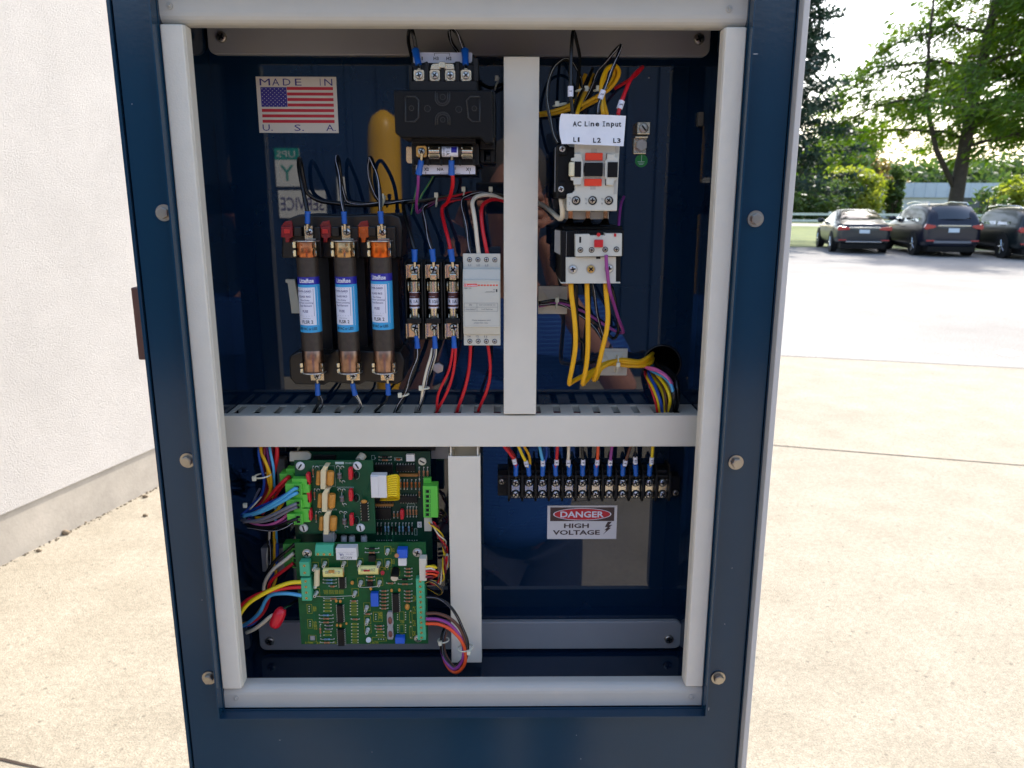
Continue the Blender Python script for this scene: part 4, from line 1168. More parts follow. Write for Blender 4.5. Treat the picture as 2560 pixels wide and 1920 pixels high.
# ------------------------------------------------------------------ three small fuse holders
def small_holder(i, xc, lab):
    c = PQ("D", xc, 1200, .06)
    t = thing("fuse_holder", (c.x, YB, c.z - .05), "%s of the three narrow black holders of midget fuses" % lab, "fuse holder", "narrow midget fuse holders")
    xs = xc - 1300
    mb = MB(BLACK); mb.rb("D", xc - 80, 1015, xc + 78, 1690, .078, YB - .001)
    mb.rb("D", xc - 80, 1020, xc - 68, 1690, .055, .078); mb.rb("D", xc + 62, 1020, xc + 78, 1690, .055, .078)
    mb.rb("F", xc - 66, 540, xc + 60, 585, .052, .078)
    mb.build("holder_base", t, bevel=.0008)
    for k, yy in enumerate((1085, 1588)):
        a = rect("D", xc - 66, yy - 45, xc + 50, yy + (70 if k == 0 else 80), .06)
        mb = MB(NICKEL); mb.box(a[0], a[1], .06, .0612, a[2], a[3]); mb.box(a[0], a[0] + .0012, .052, .06, a[2], a[3]); mb.box(a[1] - .0012, a[1], .052, .06, a[2], a[3] - .003 * (k == 0))
        o = mb.build("terminal_plate", t, bevel=.0004)
        p = PQ("D", xc + (0 if k == 0 else 8), yy + (0 if k == 0 else -2), .059); mb = MB(STEEL); screw(mb, p, .0046, STEEL, ang=.3 + i + k, h=.0024); mb.build("screw", o)
    p = rect("D", xc - 33, 1120, xc + 28, 1175, .053); mb = MB(NICKEL); mb.box(p[0], p[1], .052, .06, p[2], p[3]); mb.build("clip_tab", t, bevel=.0012)
    X = PQ("D", xc, 1330, .062).x
    zT = PQ("D", xc, 1185, .062).z; zB = PQ("F", xc, 545, .062).z; r = .0054
    mb = MB(NICKEL)
    for (z0, z1) in ((PQ("D", xc, 1268, .062).z, PQ("D", xc, 1185, .062).z), (PQ("D", xc, 1535, .062).z, PQ("D", xc, 1465, .062).z)):
        n = 12; rr_ = r * (1.22 if z1 > zT - .001 else .98); vs = []
        for j in range(n + 1):
            tt = radians(52 + 256 * j / n); vs += [(X + rr_ * sin(tt), .062 - rr_ * cos(tt), z0), (X + rr_ * sin(tt), .062 - rr_ * cos(tt), z1)]
        mb.add(vs, [(2 * j, 2 * j + 2, 2 * j + 3, 2 * j + 1) for j in range(n)], NICKEL, True)
        for sg in (-1, 1): mb.tube([(X + sg * rr_ * .8, .062 - rr_ * .62, z0), (X + sg * rr_ * .8, .062 - rr_ * .62, z1)], .0006, seg=6)
    mb.build("fuse_clip", t)
    f = thing("midget_fuse", (X, .062, zB), "%s fuse standing in the %s narrow black holder" % (("1A midget", "1/2A midget", "1A midget")[i], lab), "fuse", "midget fuses in the narrow holders")
    mb = MB(NICKEL); mb.rod((X, .062, PQ("D", xc, 1275, .062).z), (X, .062, zT), r, seg=24); mb.build("end_cap", f, bevel=.0004)
    mb = MB(LWHITE); mb.rod((X, .062, PQ("D", xc, 1415, .062).z), (X, .062, PQ("D", xc, 1275, .062).z), r * .97, seg=28); 
    za, zb_ = PQ("D", xc, 1280, .062).z, PQ("D", xc, 1328, .062).z
    n = 12
    for (h1, h0, m_) in ((za, zb_, LBROWN), (PQ("D", xc, 1384, .062).z, PQ("D", xc, 1402, .062).z, LBROWN)):
        vs = []
        for j in range(n + 1):
            tt = -1.3 + 2.6 * j / n; vs += [(X + r * .985 * sin(tt), .062 - r * .985 * cos(tt), h0), (X + r * .985 * sin(tt), .062 - r * .985 * cos(tt), h1)]
        mb.add(vs, [(2 * j, 2 * j + 2, 2 * j + 3, 2 * j + 1) for j in range(n)], m_, True)
    bf = lambda Xx, Zz: (X + r * 1.0 * sin(Xx / r), .062 - r * 1.0 * cos(Xx / r), Zz)
    txt = ("R 1A", "R 1/2A", "R 1A")[i]
    mb.text(txt, -.0045, .0042 if i != 1 else .005, PQ("D", xc, 1370, .062).z, PQ("D", xc, 1342, .062).z, 0, INK, bold=.01, bend=bf)
    mb.text("time delay", -.005, .0015, zb_ + .0012, zb_ + .0022, 0, LWHITE, bend=bf)
    mb.build("printed_barrel", f)
    mb = MB(NICKEL); mb.rod((X, .062, PQ("D", xc, 1520, .062).z), (X, .062, PQ("D", xc, 1412, .062).z), r * .78, seg=22, r2=r * .95); mb.rod((X, .062, zB), (X, .062, PQ("D", xc, 1520, .062).z), r * .5, seg=14); mb.build("end_cap", f)
    return t
for i, (xc, lab) in enumerate(((1300, "left"), (1466, "middle"), (1634, "right"))): small_holder(i, xc, lab)

# ------------------------------------------------------------------ barrier terminal strip
YS = .088
c = PQ("J", 1060, 600, YS)
ts = thing("terminal_strip", (c.x, YB, c.z), "long black barrier terminal strip with two rows of twelve screws", "terminal strip")
mb = MB(BLACK)
mb.rb("J", 385, 330, 1780, 575, YS + .004, YB - .001); mb.rb("J", 290, 375, 385, 552, YS + .006, YB - .001); mb.rb("J", 1790, 385, 1865, 560, YS + .006, YB - .001)
mb.rb("J", 385, 372, 1780, 400, YS + .0, YS + .004)
mb.build("strip_base", ts, bevel=.0008)
for k in range(13):
    x = 388 + k * 115.9
    p0 = PQ("J", x, 385, YS - .012); 
    mb = MB(BLACK)
    zt2 = PQ("J", x, 290, YS).z; zb2 = PQ("J", x, 600, YS - .006).z; X = PQ("J", x, 480, YS - .008).x
    mb.xprism([(YB - .004, zt2), (YS + .001, zt2), (YS - .008, zt2 - .008), (YS - .010, zt2 - .02), (YS - .010, zb2 + .006), (YS - .006, zb2), (YB - .004, zb2)], X - .0011, X + .0011)
    mb.build("barrier", ts, bevel=.0004)
term_x = []
for k in range(12):
    x = 446 + k * 115.4
    term_x.append(x)
    a = rect("J", x - 36, 398, x + 36, 572, YS + .0015)
    mb = MB(NICKEL); mb.box(a[0], a[1], YS + .0005, YS + .0038, a[2] + .001, a[3] - .001)
    o = mb.build("bridge_plate", ts, bevel=.0003)
    for yy in (436, 538):
        mb = MB(DARK); p = PQ("J", x, yy, YS); mb.rod(p + Vector((0, .0006, 0)), p + Vector((0, .0001, 0)), .0049, seg=20)
        mb.cur = STEEL; screw(mb, p, .0041, STEEL, ang=rnd.uniform(0, 3), h=.0022)
        mb.build("screw", o)
for (x, yy) in ((328, 428), (1827, 525)):
    mb = MB(BOLT); screw(mb, PQ("J", x, yy, YS + .0055), .0035, BOLT, ang=.3); mb.build("mounting_screw", ts)
mb = MB(DARK)
for (x, yy) in ((330, 478), (330, 520)):
    p = PQ("J", x, yy, YS + .0057); mb.rod(p, p + Vector((0, -.0002, 0)), .0024, seg=16)
mb.build("mounting_hole", ts)
# ------------------------------------------------------------------ wiring, upper left
def lug(o, reg, a, b, t, r=.0027, m=CRIMP):
    sleeve(o, PQ(reg, *a), PQ(reg, *b), r, PQ(reg, *t) if t else None, m)

GF = "black loops above the large fuses"
o = wire("leftmost black wire loop rising above the large fuses", WBLACK, path("D", (376, 590, .052), (350, 460, .058), (318, 300, .066), (300, 180, .076), (306, 125, .086), (322, 180, .094), (340, 300, .098), (375, 420, .1), (480, 490, .102), (640, 515, .104), (800, 530, .105), (960, 525, .106), (1100, 505, .106), (1220, 495, .106)), .0030, GF, stripe=None)
lug(o, "D", (378, 582, .052), (376, 690, .052), (372, 745, .053))
o = wire("middle black wire loop rising above the large fuses", WBLACK, path("D", (690, 590, .052), (672, 460, .058), (650, 300, .066), (628, 170, .076), (636, 108, .086), (650, 170, .094), (664, 300, .098), (690, 440, .1), (740, 500, .103), (900, 518, .105), (1100, 500, .105), (1300, 488, .106)), .0028, GF, stripe=LWHITE)
lug(o, "D", (690, 584, .052), (696, 690, .052), (700, 740, .053))
o = wire("rightmost black wire loop rising above the large fuses, in front of the yellow reflection", WBLACK, path("D", (1006, 590, .052), (1004, 460, .055), (985, 330, .058), (955, 210, .066), (920, 118, .08), (908, 190, .092), (918, 330, .098), (960, 450, .1), (1030, 500, .103), (1160, 496, .105), (1300, 490, .106)), .0029, GF, stripe=LWHITE)
lug(o, "D", (1006, 582, .052), (1014, 690, .052), (1020, 742, .053))
# harness running right, tied
for k, (lab, m_, dy_, dz_, pts) in enumerate((
    ("black wire of the harness running behind the small wires to the right, lowest of three", WBLACK, 0, 0, [(1180, 510), (1330, 505), (1480, 482), (1600, 470), (1730, 448), (1900, 432), (2080, 452), (2200, 480)]),
    ("dark green wire of the harness passing under the cable ties", mat("dark_olive_pvc", (60, 62, 48), rough=.35), 0, 0, [(1290, 492), (1440, 475), (1560, 452), (1700, 430), (1850, 418), (1980, 425), (2100, 450), (2200, 470)]),
    ("red wire of the harness under the cable ties, upper one", RED, 0, 0, [(1500, 486), (1600, 462), (1700, 436), (1780, 422), (1900, 440), (2050, 470), (2150, 500)]),
    ("dark purple wire running left to right inside the harness", mat("dark_purple_pvc", (84, 30, 52), rough=.35), 0, 0, [(1330, 590), (1380, 545), (1450, 505), (1560, 478), (1700, 468), (1900, 462), (2080, 480)]))):
    wire(lab, m_, [PQ("D", x, yy, .098 - .002 * k) for x, yy in pts], .0016, "harness wires under the cable ties")
for (x, yy, lab, a_) in ((1494, 490, "cable tie left of three on the harness above the small fuses", 1.4), (1727, 440, "cable tie in the middle of three on the harness above the small fuses", 1.4), (1960, 440, "cable tie beside the white duct holding white and red wires", 1.4),
                 (1030, 500, "cable tie on the black harness in front of the yellow reflection", 1.2)):
    tie(PQ("D", x, yy, .094), label=lab, r=.0058, ang=a_, head=(0, -.001, .0055), group="cable ties on the upper harness")
# transformer wires
o = wire("purple wire hanging from the X2 terminal of the transformer", PURP, path("D", (1334, 270, .045), (1330, 380, .055), (1318, 500, .07), (1325, 590, .085), (1370, 560, .094), (1480, 500, .1)), .0021)
lug(o, "D", (1336, 262, .046), (1360, 140, .042), (1362, 75, .039), r=.0031)
o = wire("red wire hanging from the transformer fuse terminal", RED, path("D", (1628, 262, .045), (1632, 330, .05), (1615, 430, .062), (1580, 510, .076), (1545, 545, .084), (1540, 600, .08), (1560, 700, .07), (1590, 810, .06), (1612, 915, .055)), .0026)
lug(o, "D", (1620, 265, .046), (1620, 140, .042), (1625, 105, .039), r=.0031)
lug(o, "D", (1612, 908, .055), (1628, 1018, .055), (1632, 1062, .056), r=.0031)
o = wire("second red wire joining the harness from the small fuse", RED, path("D", (1600, 860, .062), (1560, 700, .074), (1532, 600, .082), (1560, 530, .088), (1640, 490, .094), (1780, 470, .097), (1950, 462, .098), (2080, 490, .098)), .0016)
o = wire("green and yellow earth wire slanting down beside the purple wire", GREENW, path("D", (1465, 270, .1), (1420, 350, .099), (1370, 430, .098), (1335, 510, .098), (1310, 560, .1)), .0014, stripe=YELB)
o = wire("thin green and yellow wire left of the purple wire", GREENW, path("D", (1330, 330, .104), (1310, 420, .103), (1290, 520, .102), (1270, 610, .104)), .0013, stripe=YELB)
# small fuse tops
o = wire("black wire entering the top of the left midget fuse holder", WBLACK, path("D", (1300, 915, .055), (1275, 820, .06), (1240, 700, .07), (1215, 600, .082), (1205, 520, .09), (1250, 502, .096), (1400, 497, .1)), .0027, "wires to the midget fuse holders")
lug(o, "D", (1300, 910, .055), (1302, 1018, .055), (1302, 1060, .056), r=.003)
o = wire("black and white wire entering the top of the middle midget fuse holder", WBLACK, path("D", (1450, 915, .055), (1425, 820, .06), (1395, 700, .07), (1378, 600, .082), (1392, 545, .09), (1450, 500, .097)), .0027, "wires to the midget fuse holders", stripe=LWHITE)
lug(o, "D", (1452, 908, .055), (1464, 1018, .055), (1466, 1060, .056), r=.003)
# phase relay tops
o = wire("black wire going down into the phase relay", WBLACK, path("D", (1786, 945, .062), (1770, 860, .064), (1748, 740, .068), (1722, 600, .074), (1715, 500, .082), (1735, 455, .088), (1800, 430, .093), (1920, 425, .096), (2060, 460, .098)), .0026, "wires curving into the phase relay", stripe=LWHITE)
o = wire("cream white wire curving over into the phase relay", WHITE_W, path("D", (1856, 952, .060), (1843, 850, .061), (1830, 720, .063), (1812, 590, .067), (1800, 510, .072), (1830, 460, .078), (1900, 440, .082), (1980, 445, .086), (2060, 480, .09), (2130, 520, .093)), .0030, "wires curving into the phase relay")
o = wire("red wire curving over into the phase relay", RED, path("D", (1930, 952, .060), (1912, 860, .061), (1890, 740, .064), (1878, 620, .068), (1885, 540, .074), (1920, 500, .08), (1990, 478, .086), (2070, 492, .09), (2140, 520, .094)), .0027, "wires curving into the phase relay")
# fuse bottoms
GB = "wires dropping into the slotted duct"
def drop(lab, m_, pts, r=.0019, lg=None, st=None, Y=.06):
    o = wire(lab, m_, path("F", *pts), r, GB, stripe=st)
    if lg: lug(o, "F", *lg)
    return o
o = drop("black wire from the foot of the left large fuse into the duct", WBLACK, [(468, 1198, .058), (475, 1240, .06), (468, 1280, .066), (440, 1325, .075), (420, 1370, .08)], .0024, ((465, 1200, .058), (462, 1100, .056), (458, 1055, .054)))
drop("second black wire beside it from the foot of the left large fuse", WBLACK, [(478, 1198, .06), (500, 1240, .062), (505, 1290, .07), (480, 1330, .078)], .0016, st=LWHITE)
drop("black and white wire from the foot of the middle large fuse into the duct", WBLACK, [(780, 1198, .058), (815, 1250, .062), (835, 1300, .07), (800, 1350, .08)], .0020, ((788, 1200, .058), (764, 1100, .056), (760, 1050, .054)), LWHITE)
drop("cream wire beside it from the foot of the middle large fuse", WHITE_W, [(800, 1198, .059), (828, 1250, .062), (842, 1300, .07), (812, 1345, .08)], .0010)
drop("black wire from the foot of the right large fuse into the duct", WBLACK, [(1072, 1198, .058), (1055, 1250, .062), (1010, 1295, .07), (960, 1340, .08)], .0021, ((1075, 1198, .058), (1070, 1100, .056), (1066, 1050, .054)))
drop("black wire from the left midget fuse holder into the duct, thicker one", WBLACK, [(1325, 795, .056), (1318, 880, .056), (1290, 980, .057), (1250, 1090, .058), (1215, 1180, .06), (1180, 1260, .066), (1140, 1330, .074), (1120, 1370, .08)], .0026, ((1326, 798, .056), (1318, 690, .056), (1308, 640, .057)), LWHITE)
drop("second black wire from the left midget fuse holder through the tie", WBLACK, [(1335, 795, .058), (1330, 880, .058), (1305, 980, .059), (1262, 1090, .060), (1225, 1190, .062), (1190, 1270, .07), (1150, 1330, .076)], .0018)
drop("black wire with white print from the middle midget fuse holder", WBLACK, [(1470, 795, .056), (1462, 860, .056), (1440, 960, .056), (1410, 1060, .057), (1385, 1160, .06), (1365, 1260, .066), (1335, 1330, .076)], .0022, ((1480, 798, .056), (1474, 690, .056), (1472, 640, .057)), LWHITE)
drop("cream wire from the middle midget fuse holder into the duct", WHITE_W, [(1456, 795, .058), (1440, 870, .056), (1410, 970, .056), (1388, 1060, .056), (1372, 1150, .058), (1362, 1230, .064), (1350, 1300, .072)], .0019)
drop("second cream wire curving right of it from the middle midget fuse holder", WHITE_W, [(1486, 795, .059), (1482, 860, .059), (1455, 950, .06), (1420, 1040, .061), (1395, 1120, .062)], .0015)
drop("red wire from the right midget fuse holder, left of the pair", RED, [(1632, 790, .056), (1618, 900, .056), (1590, 1010, .057), (1540, 1110, .059), (1505, 1200, .062), (1494, 1290, .07), (1500, 1340, .078)], .0019, ((1644, 795, .056), (1640, 690, .056), (1638, 640, .057)))
drop("red wire from the right midget fuse holder, right of the pair", RED, [(1656, 790, .056), (1650, 900, .056), (1632, 1020, .057), (1600, 1130, .06), (1555, 1230, .064), (1510, 1310, .074), (1490, 1350, .08)], .0021)
drop("red wire from relay terminal 14 into the duct", RED, [(1785, 770, .064), (1780, 880, .064), (1768, 1000, .064), (1745, 1110, .065), (1715, 1210, .067), (1685, 1290, .073), (1665, 1350, .08)], .0025)
drop("red wire from relay terminal 11 into the duct, bowed to the right", RED, [(1935, 770, .064), (1950, 880, .064), (1955, 980, .064), (1945, 1090, .065), (1915, 1190, .067), (1880, 1270, .073), (1850, 1340, .08)], .0023)
tie(PQ("F", 1210, 1200, .058), label="cable tie on the black wires just above the duct", r=.0048, ang=.2, head=(-.0035, 0, .001))
tie(PQ("F", 1385, 1140, .057), label="cable tie on the cream and black wires above the duct", r=.0048, ang=0, head=(-.003, 0, .001))

# ------------------------------------------------------------------ transformer top loops
o = wire("black wire loop into the H1 terminal of the transformer", WBLACK, path("B", (348, 440, .05), (335, 360, .048), (318, 280, .046), (300, 242, .05), (283, 280, .06), (280, 360, .07), (300, 460, .08), (320, 560, .092)), .0025, "wire loops over the transformer")
lug(o, "B", (340, 432, .05), (368, 565, .04), (372, 605, .034), r=.0033)
o = wire("black and white wire loop into the last terminal of the transformer top", WBLACK, path("B", (762, 440, .05), (735, 360, .048), (695, 285, .046), (650, 245, .05), (632, 290, .06), (655, 370, .07), (700, 440, .08), (740, 540, .092)), .0024, "wire loops over the transformer", stripe=LWHITE)
lug(o, "B", (768, 432, .05), (775, 565, .04), (776, 605, .034), r=.0033)
wire("black wire leaving the right side of the transformer top", WBLACK, path("B", (870, 700, .08), (920, 730, .085), (990, 760, .09), (1060, 740, .095), (1110, 720, .1)), .0024)
tie(PQ("B", 1045, 725, .094), label="cable tie between the transformer and the upper duct", r=.006, ang=1.2, head=(0, -.001, .004))

# ------------------------------------------------------------------ contactor supply wires
YW = .03
o = wire("black supply wire tagged 1 looping up above the contactor", WBLACK, path("C", (383, 985, .020), (378, 900, .02), (368, 820, .02), (370, 700, .022), (372, 520, .026), (378, 380, .03), (393, 268, .036), (425, 380, .05), (448, 500, .062), (440, 620, .075), (425, 760, .085), (405, 920, .09), (395, 1000, .092)), .0023, "supply wires over the contactor")
marker(o, PQ("C", 368, 835, .0195), PQ("C", 368, 745, .0195), "1", .0025)
o = wire("black and white supply wire tagged 2 looping up above the contactor", WBLACK, path("C", (602, 985, .020), (615, 900, .021), (640, 810, .022), (690, 690, .026), (745, 560, .032), (790, 440, .04), (802, 392, .046), (740, 450, .058), (660, 560, .07), (590, 640, .08), (540, 760, .088), (500, 860, .092), (430, 960, .094)), .0023, "supply wires over the contactor", stripe=LWHITE)
marker(o, PQ("C", 622, 855, .021), PQ("C", 652, 780, .021), "2", .0025)
o = wire("red supply wire tagged 3 rising above the contactor", RED, path("C", (778, 990, .020), (800, 900, .022), (830, 820, .026), (880, 700, .036), (930, 630, .05), (990, 580, .064), (940, 640, .08), (860, 700, .09), (750, 765, .1)), .0025, "supply wires over the contactor")
marker(o, PQ("C", 790, 940, .0205), PQ("C", 812, 872, .0215), "3", .0027)
wire("thin black wire making a wide loop left of the contactor top", WBLACK, path("C", (262, 1240, .03), (225, 1150, .035), (190, 1020, .04), (168, 880, .045), (178, 720, .05), (220, 580, .055), (290, 520, .06), (350, 520, .066), (410, 570, .072), (450, 660, .08), (460, 760, .088), (430, 900, .094)), .0023, stripe=LGREY2)
YG = "yellow wires behind the paper label"
wire("yellow wire running in from the left under the ties to the contactor", YEL, path("C", (60, 985, .098), (180, 970, .096), (300, 935, .094), (400, 880, .09), (430, 800, .088), (455, 740, .088), (500, 640, .09)), .0028, YG)
wire("yellow wire running in from the left, lower one, then into the right loop", YEL, path("C", (60, 998, .1), (200, 985, .098), (340, 950, .095), (480, 900, .09), (600, 830, .085), (700, 770, .078), (770, 680, .07), (785, 610, .064), (750, 570, .058), (690, 590, .052), (645, 680, .046), (632, 800, .04), (650, 990, .034)), .0029, YG)
wire("yellow wire of the inner loop above the paper label", YEL, path("C", (380, 985, .1), (500, 915, .096), (620, 845, .088), (700, 740, .08), (748, 640, .072), (728, 572, .064), (680, 610, .056), (652, 720, .05), (650, 850, .044), (680, 990, .036)), .0028, YG)
wire("yellow wire going down beside the black wires to the paper label", YEL, path("C", (560, 640, .09), (520, 740, .08), (480, 830, .06), (440, 920, .04), (425, 990, .028)), .0026, YG)
wire("second black wire going down behind the tag 1 wire", WBLACK, path("C", (560, 590, .085), (500, 740, .07), (460, 800, .055), (420, 900, .04), (400, 990, .03)), .0022)
for (x, yy, lab) in ((470, 775, "cable tie left of two between the supply wires"), (625, 772, "cable tie right of two around the yellow loop"), (275, 905, "cable tie on the yellow wires coming in from the left")):
    tie(PQ("C", x, yy, .072), label=lab, r=.0062, ang=.2, head=(.003 if x == 470 else -.003, -.001, 0), group="cable ties above the contactor")
mb = MB(mat("dull_socket", (92, 84, 72), rough=.6)); mb.rb("C", 1470, 965, 1520, 1090, YB - .008, YB - .0005); tag(mb.build("catch_plate", bevel=.001), "small dull metal catch plate on the panel by the right frame", "catch plate")

# contactor lower left: cream wire
wire("cream wire curving up into the black side contact", WHITE_W, path("E", (120, 1110, .1), (200, 1140, .094), (270, 1180, .086), (350, 1245, .07), (400, 1290, .05), (435, 1305, .036), (450, 1270, .03), (448, 1190, .026), (435, 1090, .024)), .0034)
wire("purple wire rising behind the overload relay", PURP, path("E", (1105, 1070, .1), (1080, 1130, .09), (1062, 1220, .08), (1052, 1330, .07), (1045, 1440, .06)), .0022)

# ------------------------------------------------------------------ below the overload relay
GY = "thick yellow wires below the overload relay"
wire("leftmost thick yellow wire hanging from the overload relay", YEL, path("G", (508, 370, .03), (515, 480, .03), (535, 640, .031), (548, 800, .033), (545, 950, .037), (520, 1100, .044), (495, 1235, .056), (520, 1225, .068), (600, 1180, .08), (720, 1120, .09), (850, 1070, .094), (1000, 1085, .095), (1130, 1085, .097), (1200, 1060, .104), (1215, 1020, .12)), .0034, GY, seg=12)
wire("middle thick yellow wire hanging from the overload relay", YEL, path("G", (648, 370, .03), (650, 480, .03), (655, 640, .031), (656, 800, .033), (654, 950, .037), (640, 1100, .044), (612, 1238, .056), (640, 1215, .068), (700, 1150, .078), (780, 1080, .086), (900, 1045, .09), (1020, 1060, .092), (1120, 1060, .096), (1190, 1030, .104), (1210, 990, .12)), .0034, GY, seg=12)
wire("rightmost thick yellow wire hanging from the overload relay", YEL, path("G", (808, 370, .03), (815, 480, .03), (828, 640, .031), (818, 780, .033), (790, 900, .037), (758, 1040, .044), (730, 1150, .054), (708, 1205, .064), (730, 1190, .072), (770, 1110, .08), (860, 1060, .086), (960, 1035, .09), (1100, 1050, .094), (1180, 1010, .1), (1215, 980, .12)), .0034, GY, seg=12)
wire("purple wire hanging from the overload relay front to the right", PURP, path("N", (1500, 860, .012), (1500, 980, .013), (1510, 1150, .014), (1530, 1350, .016), (1560, 1600, .02)) + path("G", (850, 460, .03), (885, 570, .045), (920, 680, .06), (955, 770, .08), (955, 800, .09), (900, 790, .098), (780, 720, .1), (600, 610, .1), (420, 545, .098), (230, 570, .097)), .0024)
wire("black wire bowed right of the purple wire", WBLACK, path("G", (840, 380, .06), (870, 430, .065), (895, 550, .07), (915, 700, .08), (915, 800, .088), (880, 850, .094), (830, 815, .098), (700, 700, .1), (560, 580, .1), (420, 520, .096), (230, 540, .094)), .0023)
wire("black wire with white print between the yellow wires", WBLACK, path("G", (695, 370, .05), (710, 480, .055), (735, 620, .065), (765, 760, .08), (785, 860, .09), (720, 770, .1), (620, 670, .102), (500, 590, .1), (400, 555, .098), (230, 560, .096)), .0022, stripe=LWHITE)
wire("black wire behind the left yellow wires", WBLACK, path("G", (560, 380, .08), (560, 540, .09), (565, 720, .1), (580, 850, .104), (615, 900, .106), (615, 1040, .106), (660, 1060, .1), (740, 1050, .09)), .0022)
for (x0, y0, x1, y1, lab) in ((225, 398, 478, 640, "square cream cable tie mount beside the upper duct"), (762, 938, 998, 1172, "square cream cable tie mount under the yellow wires")):
    mb = MB(MOUNT); a = rect("G", x0, y0, x1, y1, YB - .003)
    mb.box(a[0], a[1], YB - .003, YB - .0004, a[2], a[3])
    xm, zm = (a[0] + a[1]) / 2, (a[2] + a[3]) / 2; h = (a[3] - a[2]) / 2
    for sz in (-1, 1):
        mb.add([(xm - .004, YB - .006, zm + sz * .001), (xm + .004, YB - .006, zm + sz * .001), (xm + .011, YB - .0032, zm + sz * h * .75), (xm - .011, YB - .0032, zm + sz * h * .75)], [(0, 1, 2, 3) if sz > 0 else (3, 2, 1, 0)])
    tag(mb.build("tie_mount", bevel=.0008), lab, "cable tie mount", "square tie mounts")
tie(PQ("G", 385, 535, .092), label="cable tie around black and purple wires on the upper mount", r=.0068, ang=1.5, head=(0, -.001, .003))
tie(PQ("G", 905, 1068, .086), label="cable tie around the yellow wires on the lower mount", r=.0095, ang=1.5, head=(0, -.001, .001))

# ------------------------------------------------------------------ colourful bundle out of the hole into the duct
GH = "colourful wires from the round hole into the duct"
hb = [("pink", PINK, 1), ("red", RED, 1), ("yellow", YELB, 1), ("light blue", LBLUE, 1), ("black", WBLACK, 1), ("blue", BLUEW, 1), ("grey", GREYW, 1), ("orange yellow", YEL, 1), ("brown", BROWNW, 1), ("purple", PURP, 1)]
order = [("red wire, outermost on the left of the bundle from the hole", RED, (1150, 1150), (1195, 1260), (1240, 1400), (1262, 1500), .0022),
         ("yellow wire second from the left in the bundle from the hole", YELB, (1160, 1170), (1215, 1270), (1262, 1390), (1280, 1500), .0024),
         ("dark blue wire in the bundle beside the left yellow wire", BLUEW, (1180, 1150), (1240, 1270), (1285, 1400), (1300, 1500), .0024),
         ("yellow wire in the middle of the bundle from the hole", YELB, (1200, 1150), (1280, 1270), (1318, 1380), (1318, 1500), .0026),
         ("brown wire in the middle of the bundle from the hole", BROWNW, (1210, 1130), (1300, 1260), (1330, 1380), (1332, 1500), .002),
         ("yellow wire on the right half of the bundle from the hole", YELB, (1240, 1140), (1320, 1250), (1365, 1370), (1350, 1480), .0026),
         ("second yellow wire on the right half of the bundle", YELB, (1260, 1130), (1340, 1240), (1378, 1350), (1362, 1470), .0022),
         ("grey wire crossing the bundle from the hole", GREYW, (1230, 1125), (1330, 1215), (1385, 1330), (1375, 1470), .002),
         ("light blue wire crossing the bundle from the hole", LBLUE, (1190, 1120), (1320, 1190), (1388, 1290), (1385, 1460), .0024),
         ("dark red wire above the light blue one in the bundle", mat("maroon_pvc", (120, 24, 44), rough=.35), (1180, 1100), (1300, 1160), (1388, 1250), (1395, 1450), .0022),
         ("pink wire on top of the bundle from the hole", PINK, (1140, 1095), (1240, 1115), (1350, 1190), (1400, 1300), .0024),
         ("second pink wire under the first in the bundle", PINK, (1160, 1105), (1260, 1135), (1360, 1210), (1402, 1330), .002),
         ("thick black cable on the right edge of the bundle from the hole", WBLACK, (1260, 1080), (1370, 1170), (1425, 1290), (1400, 1450), .0042),
         ("second thick black cable on the right of the bundle", WBLACK, (1310, 1090), (1400, 1180), (1430, 1300), (1420, 1440), .0040),
         ("third thick black cable, lowest on the right of the bundle", WBLACK, (1290, 1110), (1380, 1230), (1400, 1350), (1370, 1490), .0040)]
for i, (lab, m_, a, b, c, d, r) in enumerate(order):
    k = .004 * (i % 3)
    wire(lab, m_, path("G", (a[0] + 30, a[1] - 40, .13), (a[0], a[1], .108 - k), (b[0], b[1], .088 - k), (c[0], c[1], .078 - k), (d[0], d[1], .082), ((d[0] + 1340) / 2, d[1] + 70, .09)), r, GH)
GD = "wires lying in the slotted duct"
for i in range(9):
    z_ = dz1 - .0125 + .001 * (i % 2); y_ = YD + .006 + .0052 * i
    mb = MB(WBLACK); mb.tube(smooth_path([(dux0 + .01 + (dux1 - dux0 - .02) * k / 10, y_ + .0015 * sin(k * 1.9 + i), z_ + .001 * sin(k * 2.3 + i * 2)) for k in range(11)], 4), .0029, seg=6)
    tag(mb.build("wire"), "black cable running along inside the slotted duct, seen through its slots", "wire", "black cables inside the duct")
for i, (x0, x1, m_, lab) in enumerate(((1400, 2600, RED, "red wire lying inside the duct seen through the slots"), (1200, 3000, WBLACK, "black wire lying inside the duct seen through the slots"),
                                     (2000, 3050, YEL, "yellow wire lying inside the duct seen through the right slots"), (1900, 2900, BROWNW, "brown wire lying inside the duct seen through the right slots"), (1500, 2900, mat("maroon_pvc2", (110, 22, 34), rough=.4), "dark red wire lying inside the duct seen through the slots"))):
    pts = [Vector((PQ("F", x0 + (x1 - x0) * k / 8, 1330, .08).x, .069 + .0065 * i + .002 * sin(k * 1.7 + i), dz1 - .0082 - .0008 * (i % 2))) for k in range(9)]
    wire(lab, m_, pts, .0023, GD, n=3)

